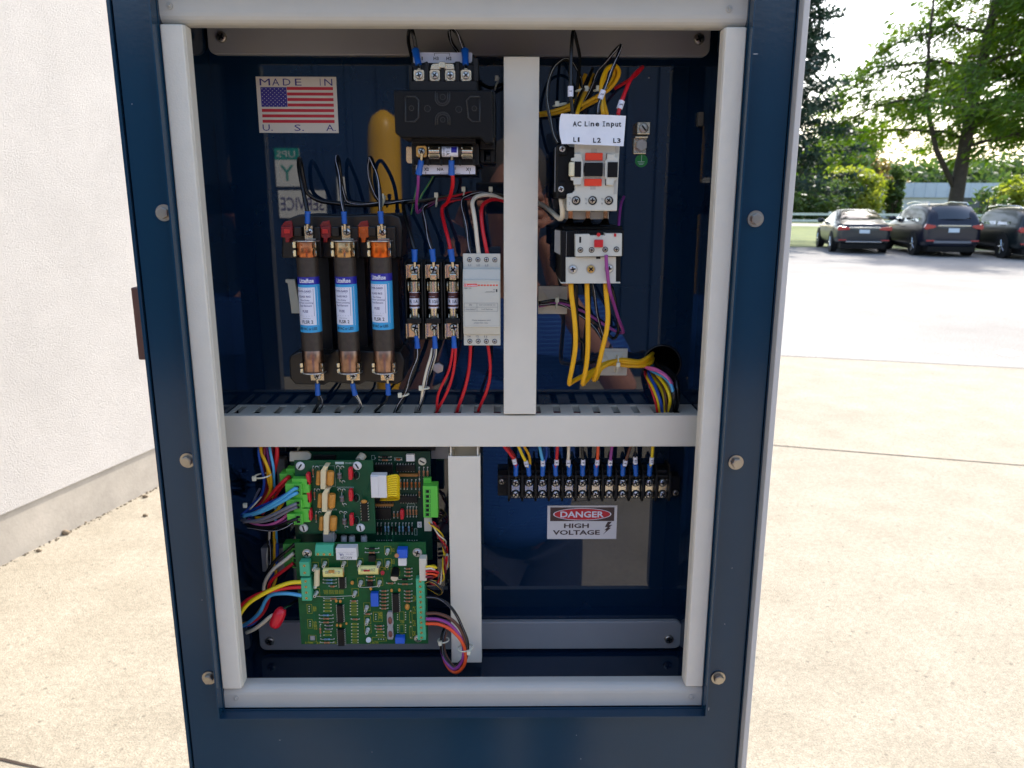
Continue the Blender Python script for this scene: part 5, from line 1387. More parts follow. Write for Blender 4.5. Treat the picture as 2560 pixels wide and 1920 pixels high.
# ------------------------------------------------------------------ terminal strip wires
TS = [("red", RED, 345, "1", 440, 252), ("yellow", YELB, 470, "2", 540, 270), ("light blue", LBLUE, 652, "3", 683, 266), ("red", RED, 808, "4", 800, 258), ("white", WHITE_W, 905, "5", 901, 262),
      ("black", WBLACK, 1022, "6", 1030, 258), ("orange", ORWIRE, 1160, "7", 1152, 258), ("purple", PURP, 1278, "8", 1263, 262), ("brown", BROWNW, 1440, "9", 1392, 264), ("thin dark", INK, 1480, "10", 1480, 250), ("yellow", YELB, 1632, "11", 1622, 252)]
for k, (cn, m_, xt, tg, xm, ym) in enumerate(TS):
    x = term_x[k]
    r = .0024 if k != 9 else .0012
    xs = x + (3, -6, 6, -4, 4, 2, 4, 4, 6, -4, 8)[k]
    o = wire("%s wire tagged %s on the terminal strip" % (cn, tg), m_, path("J", (xs, 300, .08), (xm, ym, .079), ((xm + xt) / 2, ym - 70, .078), (xt, 120, .078), (xt + (xt - xm) * .6, 20, .08)), r, "numbered wires of the terminal strip")
    lug(o, "J", (xs, 282, .081), (x + 1, 376, .083), (x, 405, .086), r=.0028)
    dx = 0
    a = PQ("J", xm + (x - xm) * .15, ym + 24, .079); b = PQ("J", xm + (xt - xm) * .1, ym - 20 - (14 if k > 8 else 0), .0785)
    marker(o, a, b, tg, .0024)
for k, (xt, m_, lab) in enumerate(((357, mat("dark_red_pvc", (150, 14, 24), rough=.35), "second red wire beside the wire tagged 1"), (500, YEL, "second yellow wire beside the wire tagged 2"), (690, BLUEW, "dark blue wire beside the wire tagged 3"))):
    x = term_x[k]
    wire(lab, m_, path("J", (x + 10, 285, .083), ((x + xt) / 2 + 30, 200, .084), (xt + 20, 120, .085), (xt, 20, .086)), .0021, "second wires on the terminal strip")
# ------------------------------------------------------------------ circuit boards, lower left
# shared little components, all facing the camera (-Y), built round a centre
class Board:
    def __init__(s, name, lab, reg, x0, y0, x1, y1, Y, m, th=.0016):
        s.reg, s.Y = reg, Y
        a = rect(reg, x0, y0, x1, y1, Y); s.a = a
        s.t = thing(name, ((a[0] + a[1]) / 2, YB, a[2]), lab, "circuit board")
        mb = MB(m); mb.box(a[0], a[1], Y, Y + th, a[2], a[3]); mb.build("board", s.t)
        s.silk = MB(SILKY); s.dots = MB(SOLDER); s.cache = {}
    def p(s, x, y, d=0.0):
        v = PQ(s.reg, x, y, s.Y - d); return v
    def sz(s, n):                 # picture units to metres, about
        return abs(s.p(900 + n, 800).x - s.p(900, 800).x)
    def done(s, silkname="silkscreen_print"):
        s.silk.build(silkname, s.t); s.dots.build("solder_points", s.t)
    def inst(s, key, name, maker, p):
        if key not in s.cache:
            mb = MB(); maker(mb); o = mb.build(name, None, origin=(0, 0, 0)); o.location = p - wloc(s.t); o.parent = s.t; s.cache[key] = o
        else:
            o = s.cache[key].copy(); col.objects.link(o); o.parent = s.t; o.location = p - wloc(s.t)
            for ch in s.cache[key].children:
                c = ch.copy(); col.objects.link(c); c.parent = o
        return o
    def resistor(s, x0, x1, y, m=RTAN, k=0, ver=False, h=.0012, lead=True, rr=.00105, bands=(BAND1, BAND2, BAND1)):
        "axial part lying between x0 and x1 (or y0..y1 when ver)"
        a = s.p(x0, y) if not ver else s.p(y, x0); b = s.p(x1, y) if not ver else s.p(y, x1)
        c = (a + b) / 2; L = (b - a).length; d = Vector((1, 0, 0)) if not ver else Vector((0, 0, 1))
        def mk(mb):
            o = Vector((0, -h, 0)); 
            mb.tube([d * (-L / 2), d * (-L / 2) + o * .8, d * (-L / 2 + .0006) + o, d * (L / 2 - .0006) + o, d * (L / 2) + o * .8, d * (L / 2)], .00026, SOLDER, seg=5)
            bl = min(L * .62, .0062)
            mb.rod(o - d * bl / 2, o + d * bl / 2, rr, m, seg=10, prof=[(0, rr * .5), (.06, rr), (.22, rr), (.28, rr * .86), (.72, rr * .86), (.78, rr), (.94, rr), (1, rr * .5)])
            for i, bm in enumerate(bands):
                t = -.3 + .2 * i
                mb.rod(o + d * (bl * t - bl * .035), o + d * (bl * t + bl * .035), rr * (1.03 if i == 0 else .92), bm, seg=10, cap=False)
        s.dots.rod(a, a + Vector((0, -.0005, 0)), .0007, seg=8); s.dots.rod(b, b + Vector((0, -.0005, 0)), .0007, seg=8)
        return s.inst(("r", m.name, k, ver, round(L, 4)), "resistor", mk, c)
    def dip(s, x0, y0, x1, y1, n, ver=True):
        a = rect(s.reg, x0, y0, x1, y1, s.Y)
        mb = MB(BLACK); w4 = .0009
        mb.box(a[0], a[1], s.Y - .0044, s.Y - .0006, a[2], a[3])
        mb.rod(((a[0] + a[1]) / 2, s.Y - .0044, a[3] - .0012), ((a[0] + a[1]) / 2, s.Y - .0045, a[3] - .0012), .0006, DARK, seg=10)
        o = mb.build("chip", s.t, bevel=.0004)
        mb = MB(SOLDER)
        for i in range(n):
            f = (i + .5) / n
            if ver:
                z = a[2] + (a[3] - a[2]) * f
                for (X, sg) in ((a[0], -1), (a[1], 1)):
                    mb.box(min(X, X + sg * w4), max(X, X + sg * w4), s.Y - .0026, s.Y - .0021, z - .0004, z + .0004); mb.box(X + sg * w4 - .00015, X + sg * w4 + .00015, s.Y - .0024, s.Y, z - .0003, z + .0003)
            else:
                X = a[0] + (a[1] - a[0]) * f
                for (z, sg) in ((a[2], -1), (a[3], 1)):
                    mb.box(X - .0004, X + .0004, s.Y - .0026, s.Y - .0021, min(z, z + sg * w4), max(z, z + sg * w4)); mb.box(X - .0003, X + .0003, s.Y - .0024, s.Y, z + sg * w4 - .00015, z + sg * w4 + .00015)
        mb.build("chip_pins", o)
    def outline(s, x0, y0, x1, y1, wd_=.00026, m=None):
        a = rect(s.reg, x0, y0, x1, y1, s.Y); frame_line(s.silk, a[0], a[1], a[2], a[3], s.Y - .00012, wd_, m or SILKY)
    def label(s, t, x0, y0, x1, y1, m=None, turn=0):
        a = rect(s.reg, x0, y0, x1, y1, s.Y); s.silk.text(t, a[0], a[1], a[2], a[3], s.Y - .00012, m or SILKY, turn=turn)
    def post(s, x, y, r=.0019, h=.009, tilt=(0, 0)):
        "turret terminal pin seen end on"
        def mk(mb):
            mb.rod((0, 0, 0), (0, -h, 0), r, SOLDER, seg=14, prof=[(0, r * 1.15), (.12, r * 1.15), (.14, r * .55), (.45, r * .55), (.47, r), (.6, r), (.62, r * .5), (.85, r * .5), (.88, r * .85), (1, r * .8)])
            mb.rod((0, -h - .00002, 0), (0, -h - .0002, 0), r * .4, DARK, seg=10)
        return s.inst(("p", h), "test_post", mk, s.p(x, y))
    def screwh(s, x, y, r=.0042, m=STEEL):
        mb = MB(STEEL); p = s.p(x, y)
        if m is STEEL: mb.rod(p, p + Vector((0, -.0008, 0)), r * 1.15, seg=24)
        mb.cur = m; screw(mb, p + Vector((0, -.0008, 0)), r, m, ang=rnd.uniform(0, 3), slot='+' if m is STEEL else '-', h=r * .4)
        mb.build("mounting_screw", s.t)
    def pads(s, pts):
        for x, y in pts: p = s.p(x, y); s.dots.rod(p, p + Vector((0, -.0004, 0)), .00062, seg=8)
    def wireon(s, m, pts, r=.0003, name="bare_jumper"):
        mb = MB(m); mb.tube(smooth_path([s.p(*q_) for q_ in pts], 4), r, seg=5); mb.build(name, s.t)
    def boxpart(s, name, x0, y0, x1, y1, h, m, bevel=.0004, base=0):
        a = rect(s.reg, x0, y0, x1, y1, s.Y - h); mb = MB(m); mb.box(a[0], a[1], s.Y - h, s.Y - base - .0001, a[2], a[3]); return mb.build(name, s.t, bevel=bevel)
    def filmcap(s, x, y, wd_, ht, m=CAPRED, h=.007):
        a = s.p(x, y, h); w2 = s.sz(wd_) / 2; h2 = s.sz(ht) / 2
        mb = MB(m); mb.ball((a.x, s.Y - h * .55, a.z), 1, seg=14, sc_=(w2, h * .5, h2)); mb.box(a.x - w2 * .72, a.x + w2 * .72, s.Y - h, s.Y - .0008, a.z - h2 * .86, a.z + h2 * .86)
        return mb.build("film_capacitor", s.t, bevel=.0009)

# --- lower (front) board
Bf = Board("circuit_board", "lower green circuit board, in front, crowded with resistors and chips, teal terminals on its edges", "S", 32, 42, 2130, 1690, .047, PCB)
yB = P(800, 1612, .047).z
B = Bf
B.screwh(183, 215); B.screwh(1975, 200); B.screwh(1985, 1600, .0036)
# teal terminal blocks
def tblock(B, x0, y0, x1, y1, n, m, hor=True, h=.0095, holes=True, name="terminal_block", face=.5):
    a = rect(B.reg, x0, y0, x1, y1, B.Y - h); mb = MB(m)
    if hor:
        zm = a[2] + (a[3] - a[2]) * face
        mb.xprism([(B.Y, a[2]), (B.Y - h * .75, a[2]), (B.Y - h, a[2] + .0012), (B.Y - h, zm), (B.Y - h * .55, a[3]), (B.Y, a[3])], a[0], a[1])
    else:
        mb.box(a[0], a[1], B.Y - h, B.Y - .0001, a[2], a[3])
    o = mb.build(name, B.t, bevel=.0005)
    for i in range(n):
        f = (i + .5) / n
        X = a[0] + (a[1] - a[0]) * (f if hor else .5); z = (a[2] + (a[3] - a[2]) * (face * .5 if hor else f))
        r = .0013 if hor or n < 6 else .0014
        mb = MB(BRASS); mb.rod((X, B.Y - h - .00005, z), (X, B.Y - h - .0004, z), r, seg=14)
        an = rnd.uniform(0, 3); mb.add([(X + cos(an) * r * u - sin(an) * r * .18 * v, B.Y - h - .0005, z + sin(an) * r * u + cos(an) * r * .18 * v) for u, v in ((-1, -1), (1, -1), (1, 1), (-1, 1))], [(0, 1, 2, 3)], DARK)
        mb.build("clamp_screw", o)
    return o
tblock(B, 305, 105, 600, 275, 3, TTEAL); tblock(B, 58, 360, 218, 590, 2, TTEAL, hor=False); tblock(B, 85, 625, 245, 990, 4, TTEAL, hor=False)
tblock(B, 1962, 630, 2100, 1630, 12, TTEAL, hor=False, h=.0085)
# relay with mirrored printing (it stands upside down)
o = B.boxpart("relay", 650, 130, 985, 325, .010, WPLAS, .0003)
mb = MB(INK); yy = B.Y - .0101
a = rect("S", 728, 268, 915, 308, yy + 0); mb.text("AXICOM", a[0], a[1], a[2], a[3], yy, INK, turn=180)
a = rect("S", 700, 222, 770, 258, yy); mb.text("UL", a[0], a[1], a[2], a[3], yy, INKN, turn=180, bold=.03)
a = rect("S", 815, 222, 915, 240, yy); mb.text("12V DC", a[0], a[1], a[2], a[3], yy, INKN, turn=180)
a = rect("S", 675, 196, 960, 206, yy); mb.text("relay contact data", a[0], a[1], a[2], a[3], yy, INKG, turn=180)
mb.build("relay_print", o)
B.resistor(1130, 1345, 132, BLACK, 1, rr=.0013, bands=()); B.resistor(1130, 1345, 198, RTAN, 2)
for (x, y) in ((1495, 165), (1500, 365), (475, 370), (785, 365), (1040, 360), (1350, 375), (1058, 680), (1362, 680), (335, 850), (965, 850), (1155, 1085), (1165, 1300), (1170, 1450), (315, 425)):
    B.post(x, y); B.outline(x - 55, y - 65, x + 52, y + 62)
# blue trimmers
def trim(x0, y0, x1, y1, h=.008, wht=None):
    o = B.boxpart("trimmer", x0, y0, x1, y1, h, TRIM, .0004)
    if wht:
        a = rect("S", *wht, B.Y - .006); mb = MB(WPLAS); mb.box(a[0], a[1], B.Y - .006, B.Y - .0002, a[2], a[3]); mb.build("optocoupler", B.t, bevel=.0005)
    return o
trim(1642, 160, 1808, 295, .009, (1662, 300, 1795, 422)); trim(1215, 870, 1335, 1085, .006); trim(1612, 1590, 1765, 1690, .007)
mb = MB(RTAN); p = B.p(1640, 250, .009); mb.rod(p + Vector((0, .0002, 0)), p + Vector((0, -.001, 0)), .0022, seg=18); mb.build("trimmer_knob", B.t)
# yellow film capacitors with amber ends
def ycap(x0, y0, x1, y1, t, red=None):
    a = rect("S", x0, y0, x1, y1, B.Y - .008); r = (a[3] - a[2]) / 2; cz = (a[2] + a[3]) / 2
    mb = MB(CAPYEL); n = 18; vs = []
    pr_ = [(r * 1.0 * cos(2 * pi * i / n), r * .72 * sin(2 * pi * i / n)) for i in range(n)]
    mb.add([(a[0], B.Y - .006 - yy_, cz + zz) for zz, yy_ in pr_] + [(a[1], B.Y - .006 - yy_, cz + zz) for zz, yy_ in pr_], [(i, (i + 1) % n, n + (i + 1) % n, n + i) for i in range(n)], CAPYEL, True)
    mb.add([(a[0], B.Y - .006 - yy_, cz + zz) for zz, yy_ in pr_], [tuple(range(n - 1, -1, -1))], TAPE); mb.add([(a[1], B.Y - .006 - yy_, cz + zz) for zz, yy_ in pr_], [tuple(range(n))], TAPE)
    bd = lambda X, Z: (X, B.Y - .0061 - r * .74 * sqrt(max(0, 1 - ((Z - cz) / r) ** 2)), Z)
    mb.text(t, a[0] + (a[1] - a[0]) * .12, a[0] + (a[1] - a[0]) * .85, cz + r * .0, cz + r * .62, 0, INKG, turn=180, bend=bd)
    for X in (a[0] - .0004, a[1] + .0004): mb.tube([(X, B.Y - .006, cz), (X, B.Y - .005, cz + r * 1.1), (X, B.Y - .001, cz + r * 1.4)], .0003, SOLDER, seg=5)
    mb.build("film_capacitor", B.t)
ycap(442, 465, 765, 612, "0.1K 630"); ycap(1015, 430, 1340, 570, "250V 104K")
mb = MB(CREAM); a = B.p(345, 470, .0055); b = B.p(335, 735, .0055); mb.rod(a, b, .0029, CREAM, seg=18); mb.ball(B.p(285, 470, .004), .0017, SOLDER, seg=8); mb.ball(B.p(310, 765, .003), .0022, SOLDER, seg=8); mb.build("power_resistor", B.t)
B.resistor(455, 760, 445, TAPE, 3, rr=.0018, h=.009, bands=()); B.resistor(1020, 1330, 432, REDP, 4, rr=.0012, h=.009)
mb = MB(REDP); mb.rod(B.p(1408, 545), B.p(1408, 530, .005), .0020, seg=14); mb.build("red_lamp", B.t)
mb = MB(BLACK2); p = B.p(1625, 480); mb.rod(p, B.p(1600, 612, .0105), .0042, BLACK2, seg=22); p2 = B.p(1600, 615, .0106); mb.rod(p2, p2 + Vector((0, -.0003, 0)), .0038, STEEL, seg=22); mb.build("electrolytic_capacitor", B.t)
B.boxpart("transistor", 1175, 262, 1290, 355, .006, BLACK); B.boxpart("transistor", 1155, 690, 1245, 760, .004, BLACK)
# chips
B.dip(715, 590, 805, 765, 7); B.dip(1580, 850, 1680, 1150, 10); B.dip(680, 1035, 775, 1315, 10); B.dip(690, 1425, 795, 1690, 9)
# empty sockets printed in silk
for (x0, y0, x1, y1) in ((1680, 1165, 1760, 1310), (1685, 1375, 1760, 1510)):
    B.outline(x0, y0, x1, y1); B.pads([(x, y0 + 10 + k * 38) for k in range(4) for x in (x0 - 28, x1 + 22)])
for (x0, y0, x1, y1, xs, ys) in ((180, 1045, 262, 1195, (215,), (1080, 1118, 1158)), (190, 1290, 270, 1435, (230,), (1325, 1362, 1395)), (1258, 1170, 1405, 1325, (1298,), (1210, 1248, 1285)), (1240, 1580, 1470, 1645, (1345, 1385, 1425), (1612,)),
                             (205, 1545, 330, 1660, (), ()), (1845, 1165, 1890, 1350, (1866,), (1150, 1335)), (1850, 1395, 1892, 1600, (1866,), (1405, 1585)), (1545, 455, 1690, 580, (), ())):
    B.outline(x0, y0, x1, y1); B.pads([(x, y) for x in xs for y in ys])
B.boxpart("small_pad", 232, 1562, 305, 1630, .0006, GREY_B, 0)
for (x0, x1, ys) in ((455, 570, (985, 1045, 1100, 1155, 1490, 1545)), (885, 1000, (1025, 1070, 1115, 1160, 1210)), (905, 1010, (1365, 1415, 1470, 1525, 1570, 1625, 1665)), (1310, 1430, (1495, 1550))):
    for y in ys:
        B.pads([(x0, y), (x1, y)])
        a = rect("S", x0 + 12, y - 12, x1 - 12, y + 12, B.Y); frame_line(B.silk, a[0], a[1], a[2], a[3], B.Y - .00012, .00034, SILKY)
rows = [(1770, 1885, (460, 512, 575), RTAN), (1765, 1885, (825, 880, 935, 990), RTAN), (1370, 1495, (820, 880, 935, 992, 1052, 1105), RTAN), (445, 655, (640, 692), RBLUE), (540, 655, (745,), RTAN),
        (455, 770, (945,), RTAN), (890, 1000, (985,), RTAN), (900, 1030, (1280,), RTAN), (380, 600, (1215,), RBLUE), (385, 605, (1270, 1330), RTAN), (475, 590, (1385, 1440), RGREY), (405, 620, (1605,), RBLUE), (400, 615, (1660,), RTAN),
        (1150, 1275, (590, 648), RTAN), (1475, 1610, (695,), RTAN), (1665, 1885, (708,), RTAN), (1660, 1885, (632,), BLACK), (1290, 1425, (1390, 1440), RTAN), (1115, 1225, (1195,), RTAN)]
for x0, x1, ys, m_ in rows:
    for y in ys: B.resistor(x0, x1, y, m_)
B.resistor(1370, 1560, 400, RTAN, 9, ver=True)
for (x, y, rr_) in ((655, 990, 24), (720, 995, 24), (668, 1385, 22), (725, 1390, 24), (1555, 820, 24), (1680, 815, 24), (915, 695, 30), (1215, 790, 26), (1810, 1085, 45), (820, 1360, 18)):
    mb = MB(TAPE); p = B.p(x, y, .003); r = B.sz(rr_); mb.ball(p, r, seg=10, sc_=(.95, .8, 1.25)); mb.build("ceramic_capacitor", B.t)
for (x0, y0, x1, y1, k) in ((1480, 1175, 1580, 1410, 0), (1485, 1410, 1585, 1618, 1)):
    a = rect("S", x0, y0, x1, y1, B.Y - .004); mb = MB(GREY_B); mb.prism([(a[0], a[2] + .001), (a[0] + .001, a[2]), (a[1] - .001, a[2]), (a[1], a[2] + .003), (a[1] - .0006, a[3]), (a[0] + .001, a[3]), (a[0], a[3] - .003)], B.Y - .004, B.Y - .0002); o = mb.build("sensor_chip", B.t)
    mb = MB(mat("glue_blob_%s" % "ab"[k], (120, 70, 62), rough=.4)); mb.ball(((a[0] + a[1]) / 2, B.Y - .0042, (a[2] + a[3]) / 2 - .001), 1, seg=12, sc_=((a[1] - a[0]) * .34, .0012, (a[3] - a[2]) * .26)); mb.build("glue_blob", o)
B.wireon(SOLDER, [(300, 915, .004), (500, 925, .003), (750, 915, .003), (925, 905, .004)]); B.wireon(SOLDER, [(1030, 765, .006), (1120, 772, .006), (1210, 765, .006), (1345, 755, .006)])
mb = MB(SOLDER); mb.rod(B.p(1180, 1630), B.p(1180, 1625, .004), .0028, seg=18); mb.build("adjustment_dome", B.t)
for t, b in (("E 7986", (150, 1655, 280, 1685)), ("2ST0-0182", (330, 1655, 660, 1685)), ("X OUTIN", (1200, 1655, 1340, 1685)), ("R12", (1555, 130, 1600, 190)), ("R13", (1555, 310, 1600, 390)), ("TR1R", (1660, 100, 1800, 140)), ("CR1", (1360, 440, 1500, 490)), ("TP3", (1290, 340, 1320, 400)),
             ("JUMPER", (1335, 1180, 1400, 1310)), ("C22", (1700, 1320, 1760, 1350)), ("C21", (1700, 1525, 1760, 1550)), ("R8 R9", (280, 1080, 330, 1160)), ("R4 R6", (290, 1320, 340, 1460)), ("C14", (1900, 900, 1950, 1000)), ("C15", (1900, 1080, 1945, 1200)), ("C16", (1900, 1300, 1945, 1400)), ("OK", (1900, 1480, 1950, 1560))):
    B.label(t, *b)
for k in range(4):
    B.label("IIIHIIHIHIII", 450 + k * 3, 812 + k * 18, 770, 824 + k * 18)
rs = random.Random(3)
for k in range(90):
    x, y = rs.uniform(80, 1900), rs.uniform(80, 1640); a = B.p(x, y); L = rs.uniform(.006, .026)
    hor = rs.random() < .6
    B.silk.add([(a.x, B.Y - .00006, a.z), (a.x + (L if hor else .0003), B.Y - .00006, a.z), (a.x + (L if hor else .0003), B.Y - .00006, a.z + (.0003 if hor else L)), (a.x, B.Y - .00006, a.z + (.0003 if hor else L))], [(0, 1, 2, 3)], PCB2)
B.done()
# pale plug on the right edge and the plug housings
o = B.boxpart("pale_plug", 2005, 305, 2120, 665, .010, MOUNT, .0004)

# --- upper rear board
Br = Board("circuit_board", "large dark green rear circuit board, partly behind the other two boards", "H", 640, 180, 1912, 1180, .080, mat("pcb_green_dark", (4, 54, 38), rough=.4, spec=.3, var=.2, vscale=50))
B = Br
B.dip(1395, 290, 1560, 375, 7, ver=False); B.dip(1590, 295, 1765, 352, 7, ver=False); B.dip(1400, 690, 1545, 790, 7, ver=False); B.dip(1620, 580, 1785, 640, 7, ver=False); B.dip(1390, 690 - 150, 1570, 640, 7, ver=False)
B.screwh(1828, 268, .0044, MOUNT)
B.boxpart("optocoupler", 1678, 210, 1755, 272, .005, WPLAS)
for (x0, y0, x1, y1) in ((1610, 390, 1785, 412), (1395, 665, 1560, 688)):
    B.boxpart("resistor_network", x0, y0, x1, y1, .005, mat("network_ochre_%d" % y0, (150, 98, 36), rough=.45))
for y in (228, 256): B.resistor(1430, 1540, y, (BLACK, RTAN)[y > 240], 5)
for x in (1800, 1842, 1877): B.resistor(325, 430, x, RTAN, 6, ver=True)
for x in (1628, 1662, 1690, 1730, 1768, 1802): B.resistor(440, 525, x, RORG, 7, ver=True)
for x in (1690, 1717, 1746, 1774): B.resistor(690, 780, x, RTAN, 8, ver=True)
for i, x in enumerate((1417, 1450, 1487, 1517, 1550, 1584, 1617, 1650, 1677, 1705, 1735)): B.resistor(838, 940, x, (BLACK2, RBLUE)[i in (2, 3, 6, 7, 9)], 10, ver=True)
for x in (1567, 1602): B.resistor(735, 790, x, RTAN, 11, ver=True)
B.resistor(530, 600, 1802, RTAN, 12, ver=True)
B.filmcap(1638, 765, 42, 110)
B.outline(1690, 660, 1760, 685, m=SILKW); B.outline(1755, 890, 1780, 950, m=SILKW); B.outline(1360, 215, 1390, 255, m=SILKW); B.outline(1570, 235, 1642, 265, m=SILKW)
B.resistor(1580, 1635, 250, RORG, 13)
B.pads([(1410 + 22 * k, 998) for k in range(7)] + [(1690 + 22 * k, 998) for k in range(5)])
o = B.boxpart("ok_tag", 1782, 830, 1822, 880, .001, WPLAS, 0); mb = MB(INK); mb.rtext("OK", "H", 1792, 838, 1812, 872, B.Y - .0012, INK, turn=90); mb.build("tag_print", o)
a = rect("H", 1835, 500, 1970, 790, B.Y - .016)
mb = MB(TGREEN); mb.box(a[0], a[1], B.Y - .016, B.Y - .0005, a[2], a[3]); b = rect("H", 1840, 460, 1912, 505, B.Y - .004); mb.box(b[0], b[1], B.Y - .006, B.Y - .0002, b[2], a[3] + .005)
o = mb.build("terminal_plug", B.t, bevel=.0006)
for k, y in enumerate((548, 594, 636, 680, 720, 762)):
    c = rect("H", 1852, y - 17, 1905, y + 17, B.Y - .0162); mb = MB(TGREEND); frame_line(mb, c[0], c[1], c[2], c[3], B.Y - .0162, .0006, TGREEND); d_ = rect("H", 1862, y - 12, 1890, y + 12, B.Y - .0163); lrect(mb, d_[0], d_[1], d_[2], d_[3], B.Y - .01625, DARK); mb.build("plug_opening", o)
B.boxpart("pale_plug", 1845, 792, 1912, 915, .008, MOUNT, .0004)
mb = MB(MOUNT); mb.rprism("H", [(605, 185), (770, 185), (800, 215), (795, 245), (735, 270), (605, 270)], B.Y - .004, B.Y - .0004); mb.build("corner_spacer", B.t)
mb = MB(MOUNT); mb.rod(PQ("H", 1280, 215, B.Y - .002), PQ("H", 1245, 262, B.Y - .008), .0042, seg=14); mb.build("standoff", B.t)
B.boxpart("jumper_strip", 820, 215, 1030, 255, .003, BLACK); B.resistor(840, 900, 238, TAPE, 14); B.resistor(960, 1030, 238, BLACK2, 15)
B.pads([(980, 232), (1020, 232), (1395, 240)])
B.done()
# things poking out between the boards
mb = MB(GREY_B); mb.rb("H", 912, 930, 1015, 1020, .056, .07); mb.build("grey_relay", Br.t, bevel=.0006)
for x in (1105, 1180, 1290):
    mb = MB(GREY_B); mb.rod(PQ("H", x, 955, .066), PQ("H", x, 1040, .066), .0033, seg=16, prof=[(0, .0025), (.06, .0033), (1, .0033)]); mb.build("capacitor_can", Br.t)

# --- upper front daughter board
Bd = Board("circuit_board", "middle sized green circuit board with three yellow wound coils and red capacitors", "H", 668, 262, 1385, 935, .060, mat("pcb_green_mid", (10, 78, 48), rough=.4, spec=.3, var=.2, vscale=50))
B = Bd
for (x, y) in ((706, 310), (1230, 308), (738, 880), (1260, 878)): B.screwh(x, y, .0046, WPLAS)
for (x, y) in ((772, 438), (778, 604), (788, 768), (1162, 390), (1165, 588), (1172, 815)): B.filmcap(x, y, 46, 128, CAPRED, .008)
for k, y in enumerate((420, 630, 838)):
    dx = 14 * k
    o = None
    mb = MB(CREAM); mb.rprism("H", [(888 + dx, y + 108), (932 + dx, y + 110), (936 + dx, y - 62), (962 + dx, y - 102), (918 + dx, y - 106), (888 + dx, y - 58)], B.Y - .013, B.Y - .001); o = mb.build("coil", B.t, bevel=.0006)
    mb = MB(TAPE)
    for (x, w2) in ((868 + dx, 22), (975 + dx, 34)):
        mb.rod(B.p(x, y + 65, .007), B.p(x + 8, y - 60, .007), B.sz(w2) * 1.05, TAPE, seg=16, prof=[(0, B.sz(w2) * .8), (.08, B.sz(w2)), (.92, B.sz(w2)), (1, B.sz(w2) * .8)])
    mb.build("coil_winding", o)
    B.resistor(y - 95 + 8, y + 30, 1072 + dx * 1.6, RGREY, 20, ver=True, rr=.0024, h=.004); B.resistor(y - 105, y - 10, 823 + dx, RTAN, 21, ver=True)
    for (x, yy_) in ((855 + dx, y - 92), (1050 + dx, y - 95), (1090 + dx, y - 92), (1100 + dx, y + 42)):
        mb = MB(SOLDER); r = B.sz(14); c = B.p(x, yy_, .004); mb.tube([c + Vector((r * cos(t), 0, r * sin(t))) for t in [pi * i / 8 for i in range(9)]] + [c + Vector((-r, .004, -r * 2))], .0004, seg=6); mb.build("wire_link", B.t)
    B.silk.tube([B.p(1222 + 28 * cos(t), y - 22 + 38 * sin(t), .0002) for t in [2 * pi * i / 16 for i in range(17)]], .00015, SILKW, seg=4, cap=False)
    mb = MB(BLACK2); mb.ball(B.p(1215, y - 18, .003), 1, seg=10, sc_=(.0024, .0022, .004)); mb.build("disc_capacitor", B.t)
B.dip(1272, 635, 1328, 812, 7)
mb = MB(TAPE); mb.ball(B.p(1290, 640, .005), .0026, seg=8, sc_=(1.3, .6, .8)); mb.build("disc_capacitor", B.t)
B.outline(880, 310, 1025, 500, m=SILKW); B.outline(1040, 505, 1195, 515, m=SILKW); B.outline(880, 710, 1040, 720, m=SILKW)
frect(B.silk, "H", 1025, 275, 1105, 297, B.Y - .0002, SILKW); B.label("10-0012", 1118, 278, 1200, 295, SILKW)
B.label("4-008", 1000, 900, 1040, 912, SILKW)
for pts in ([(1345, 460), (1330, 500), (1280, 545), (1280, 610)], [(1395, 640), (1340, 620), (1330, 540), (1345, 400)]):
    B.silk.tube([B.p(x, y, .0001) for x, y in pts], .00014, PCB2, seg=4)
# white flat cable connector with yellow wires
a = rect("H", 1350, 405, 1495, 615, B.Y - .012); mb = MB(WPLAS); mb.box(a[0], a[1], B.Y - .010, B.Y - .0004, a[2], a[3]); c = rect("H", 1352, 415, 1420, 605, B.Y - .0125); mb.box(c[0], c[1], B.Y - .0115, B.Y - .010, c[2], c[3])
conn = mb.build("ribbon_plug", B.t, bevel=.0006)
for k in range(10):
    y = 415 + 20 * k; k2 = k * 1.0
    pts = [PQ("H", 1490, y, B.Y - .006), PQ("H", 1540, y - 10, B.Y - .009), PQ("H", 1590, y - 8 + (9 - k) * -1, B.Y - .008), PQ("H", 1612, y + 8, B.Y - .002), PQ("H", 1600, y + 25, B.Y + .006), PQ("H", 1540, y + 30, B.Y + .012), PQ("H", 1440, y + 30, B.Y + .016)]
    mb = MB(YELB); mb.tube(smooth_path(pts, 5), .0011, seg=7); mb.build("ribbon_wire", B.t)
B.done()
# green plugs at the left of the upper boards
def gplug(x0, y0, x1, y1, Y, depth, lab, nh=1):
    a = rect("H", x0, y0, x1, y1, Y); z = a[3]
    t = thing("terminal_plug", ((a[0] + a[1]) / 2, Y, a[2]), lab, "terminal plug", "green plugs left of the boards")
    mb = MB(TGREEN); mb.box(a[0], a[1], Y, Y + depth, a[2], a[3]); mb.box(a[0] + .006, a[1] + .007, Y + .004, Y + depth, a[2] + .001, a[3] + .004); mb.build("plug_body", t, bevel=.0005)
    for k in range(2):
        zz = a[2] + (a[3] - a[2]) * (.28 + .44 * k); mb = MB(TGREEND); x_ = a[1] - .0072
        frame_line(mb, x_, a[1] - .001, zz - .0028, zz + .0028, Y - .0003, .0005, TGREEND); lrect(mb, x_ + .0012, a[1] - .0022, zz - .0014, zz + .0014, Y - .00035, DARK); mb.build("plug_opening", t)
    return t
gplug(512, 385, 645, 490, .066, .016, "uppermost green plug with the red wires, behind the others")
gplug(565, 480, 715, 585, .048, .016, "second green plug from the top, taking two light blue wires")
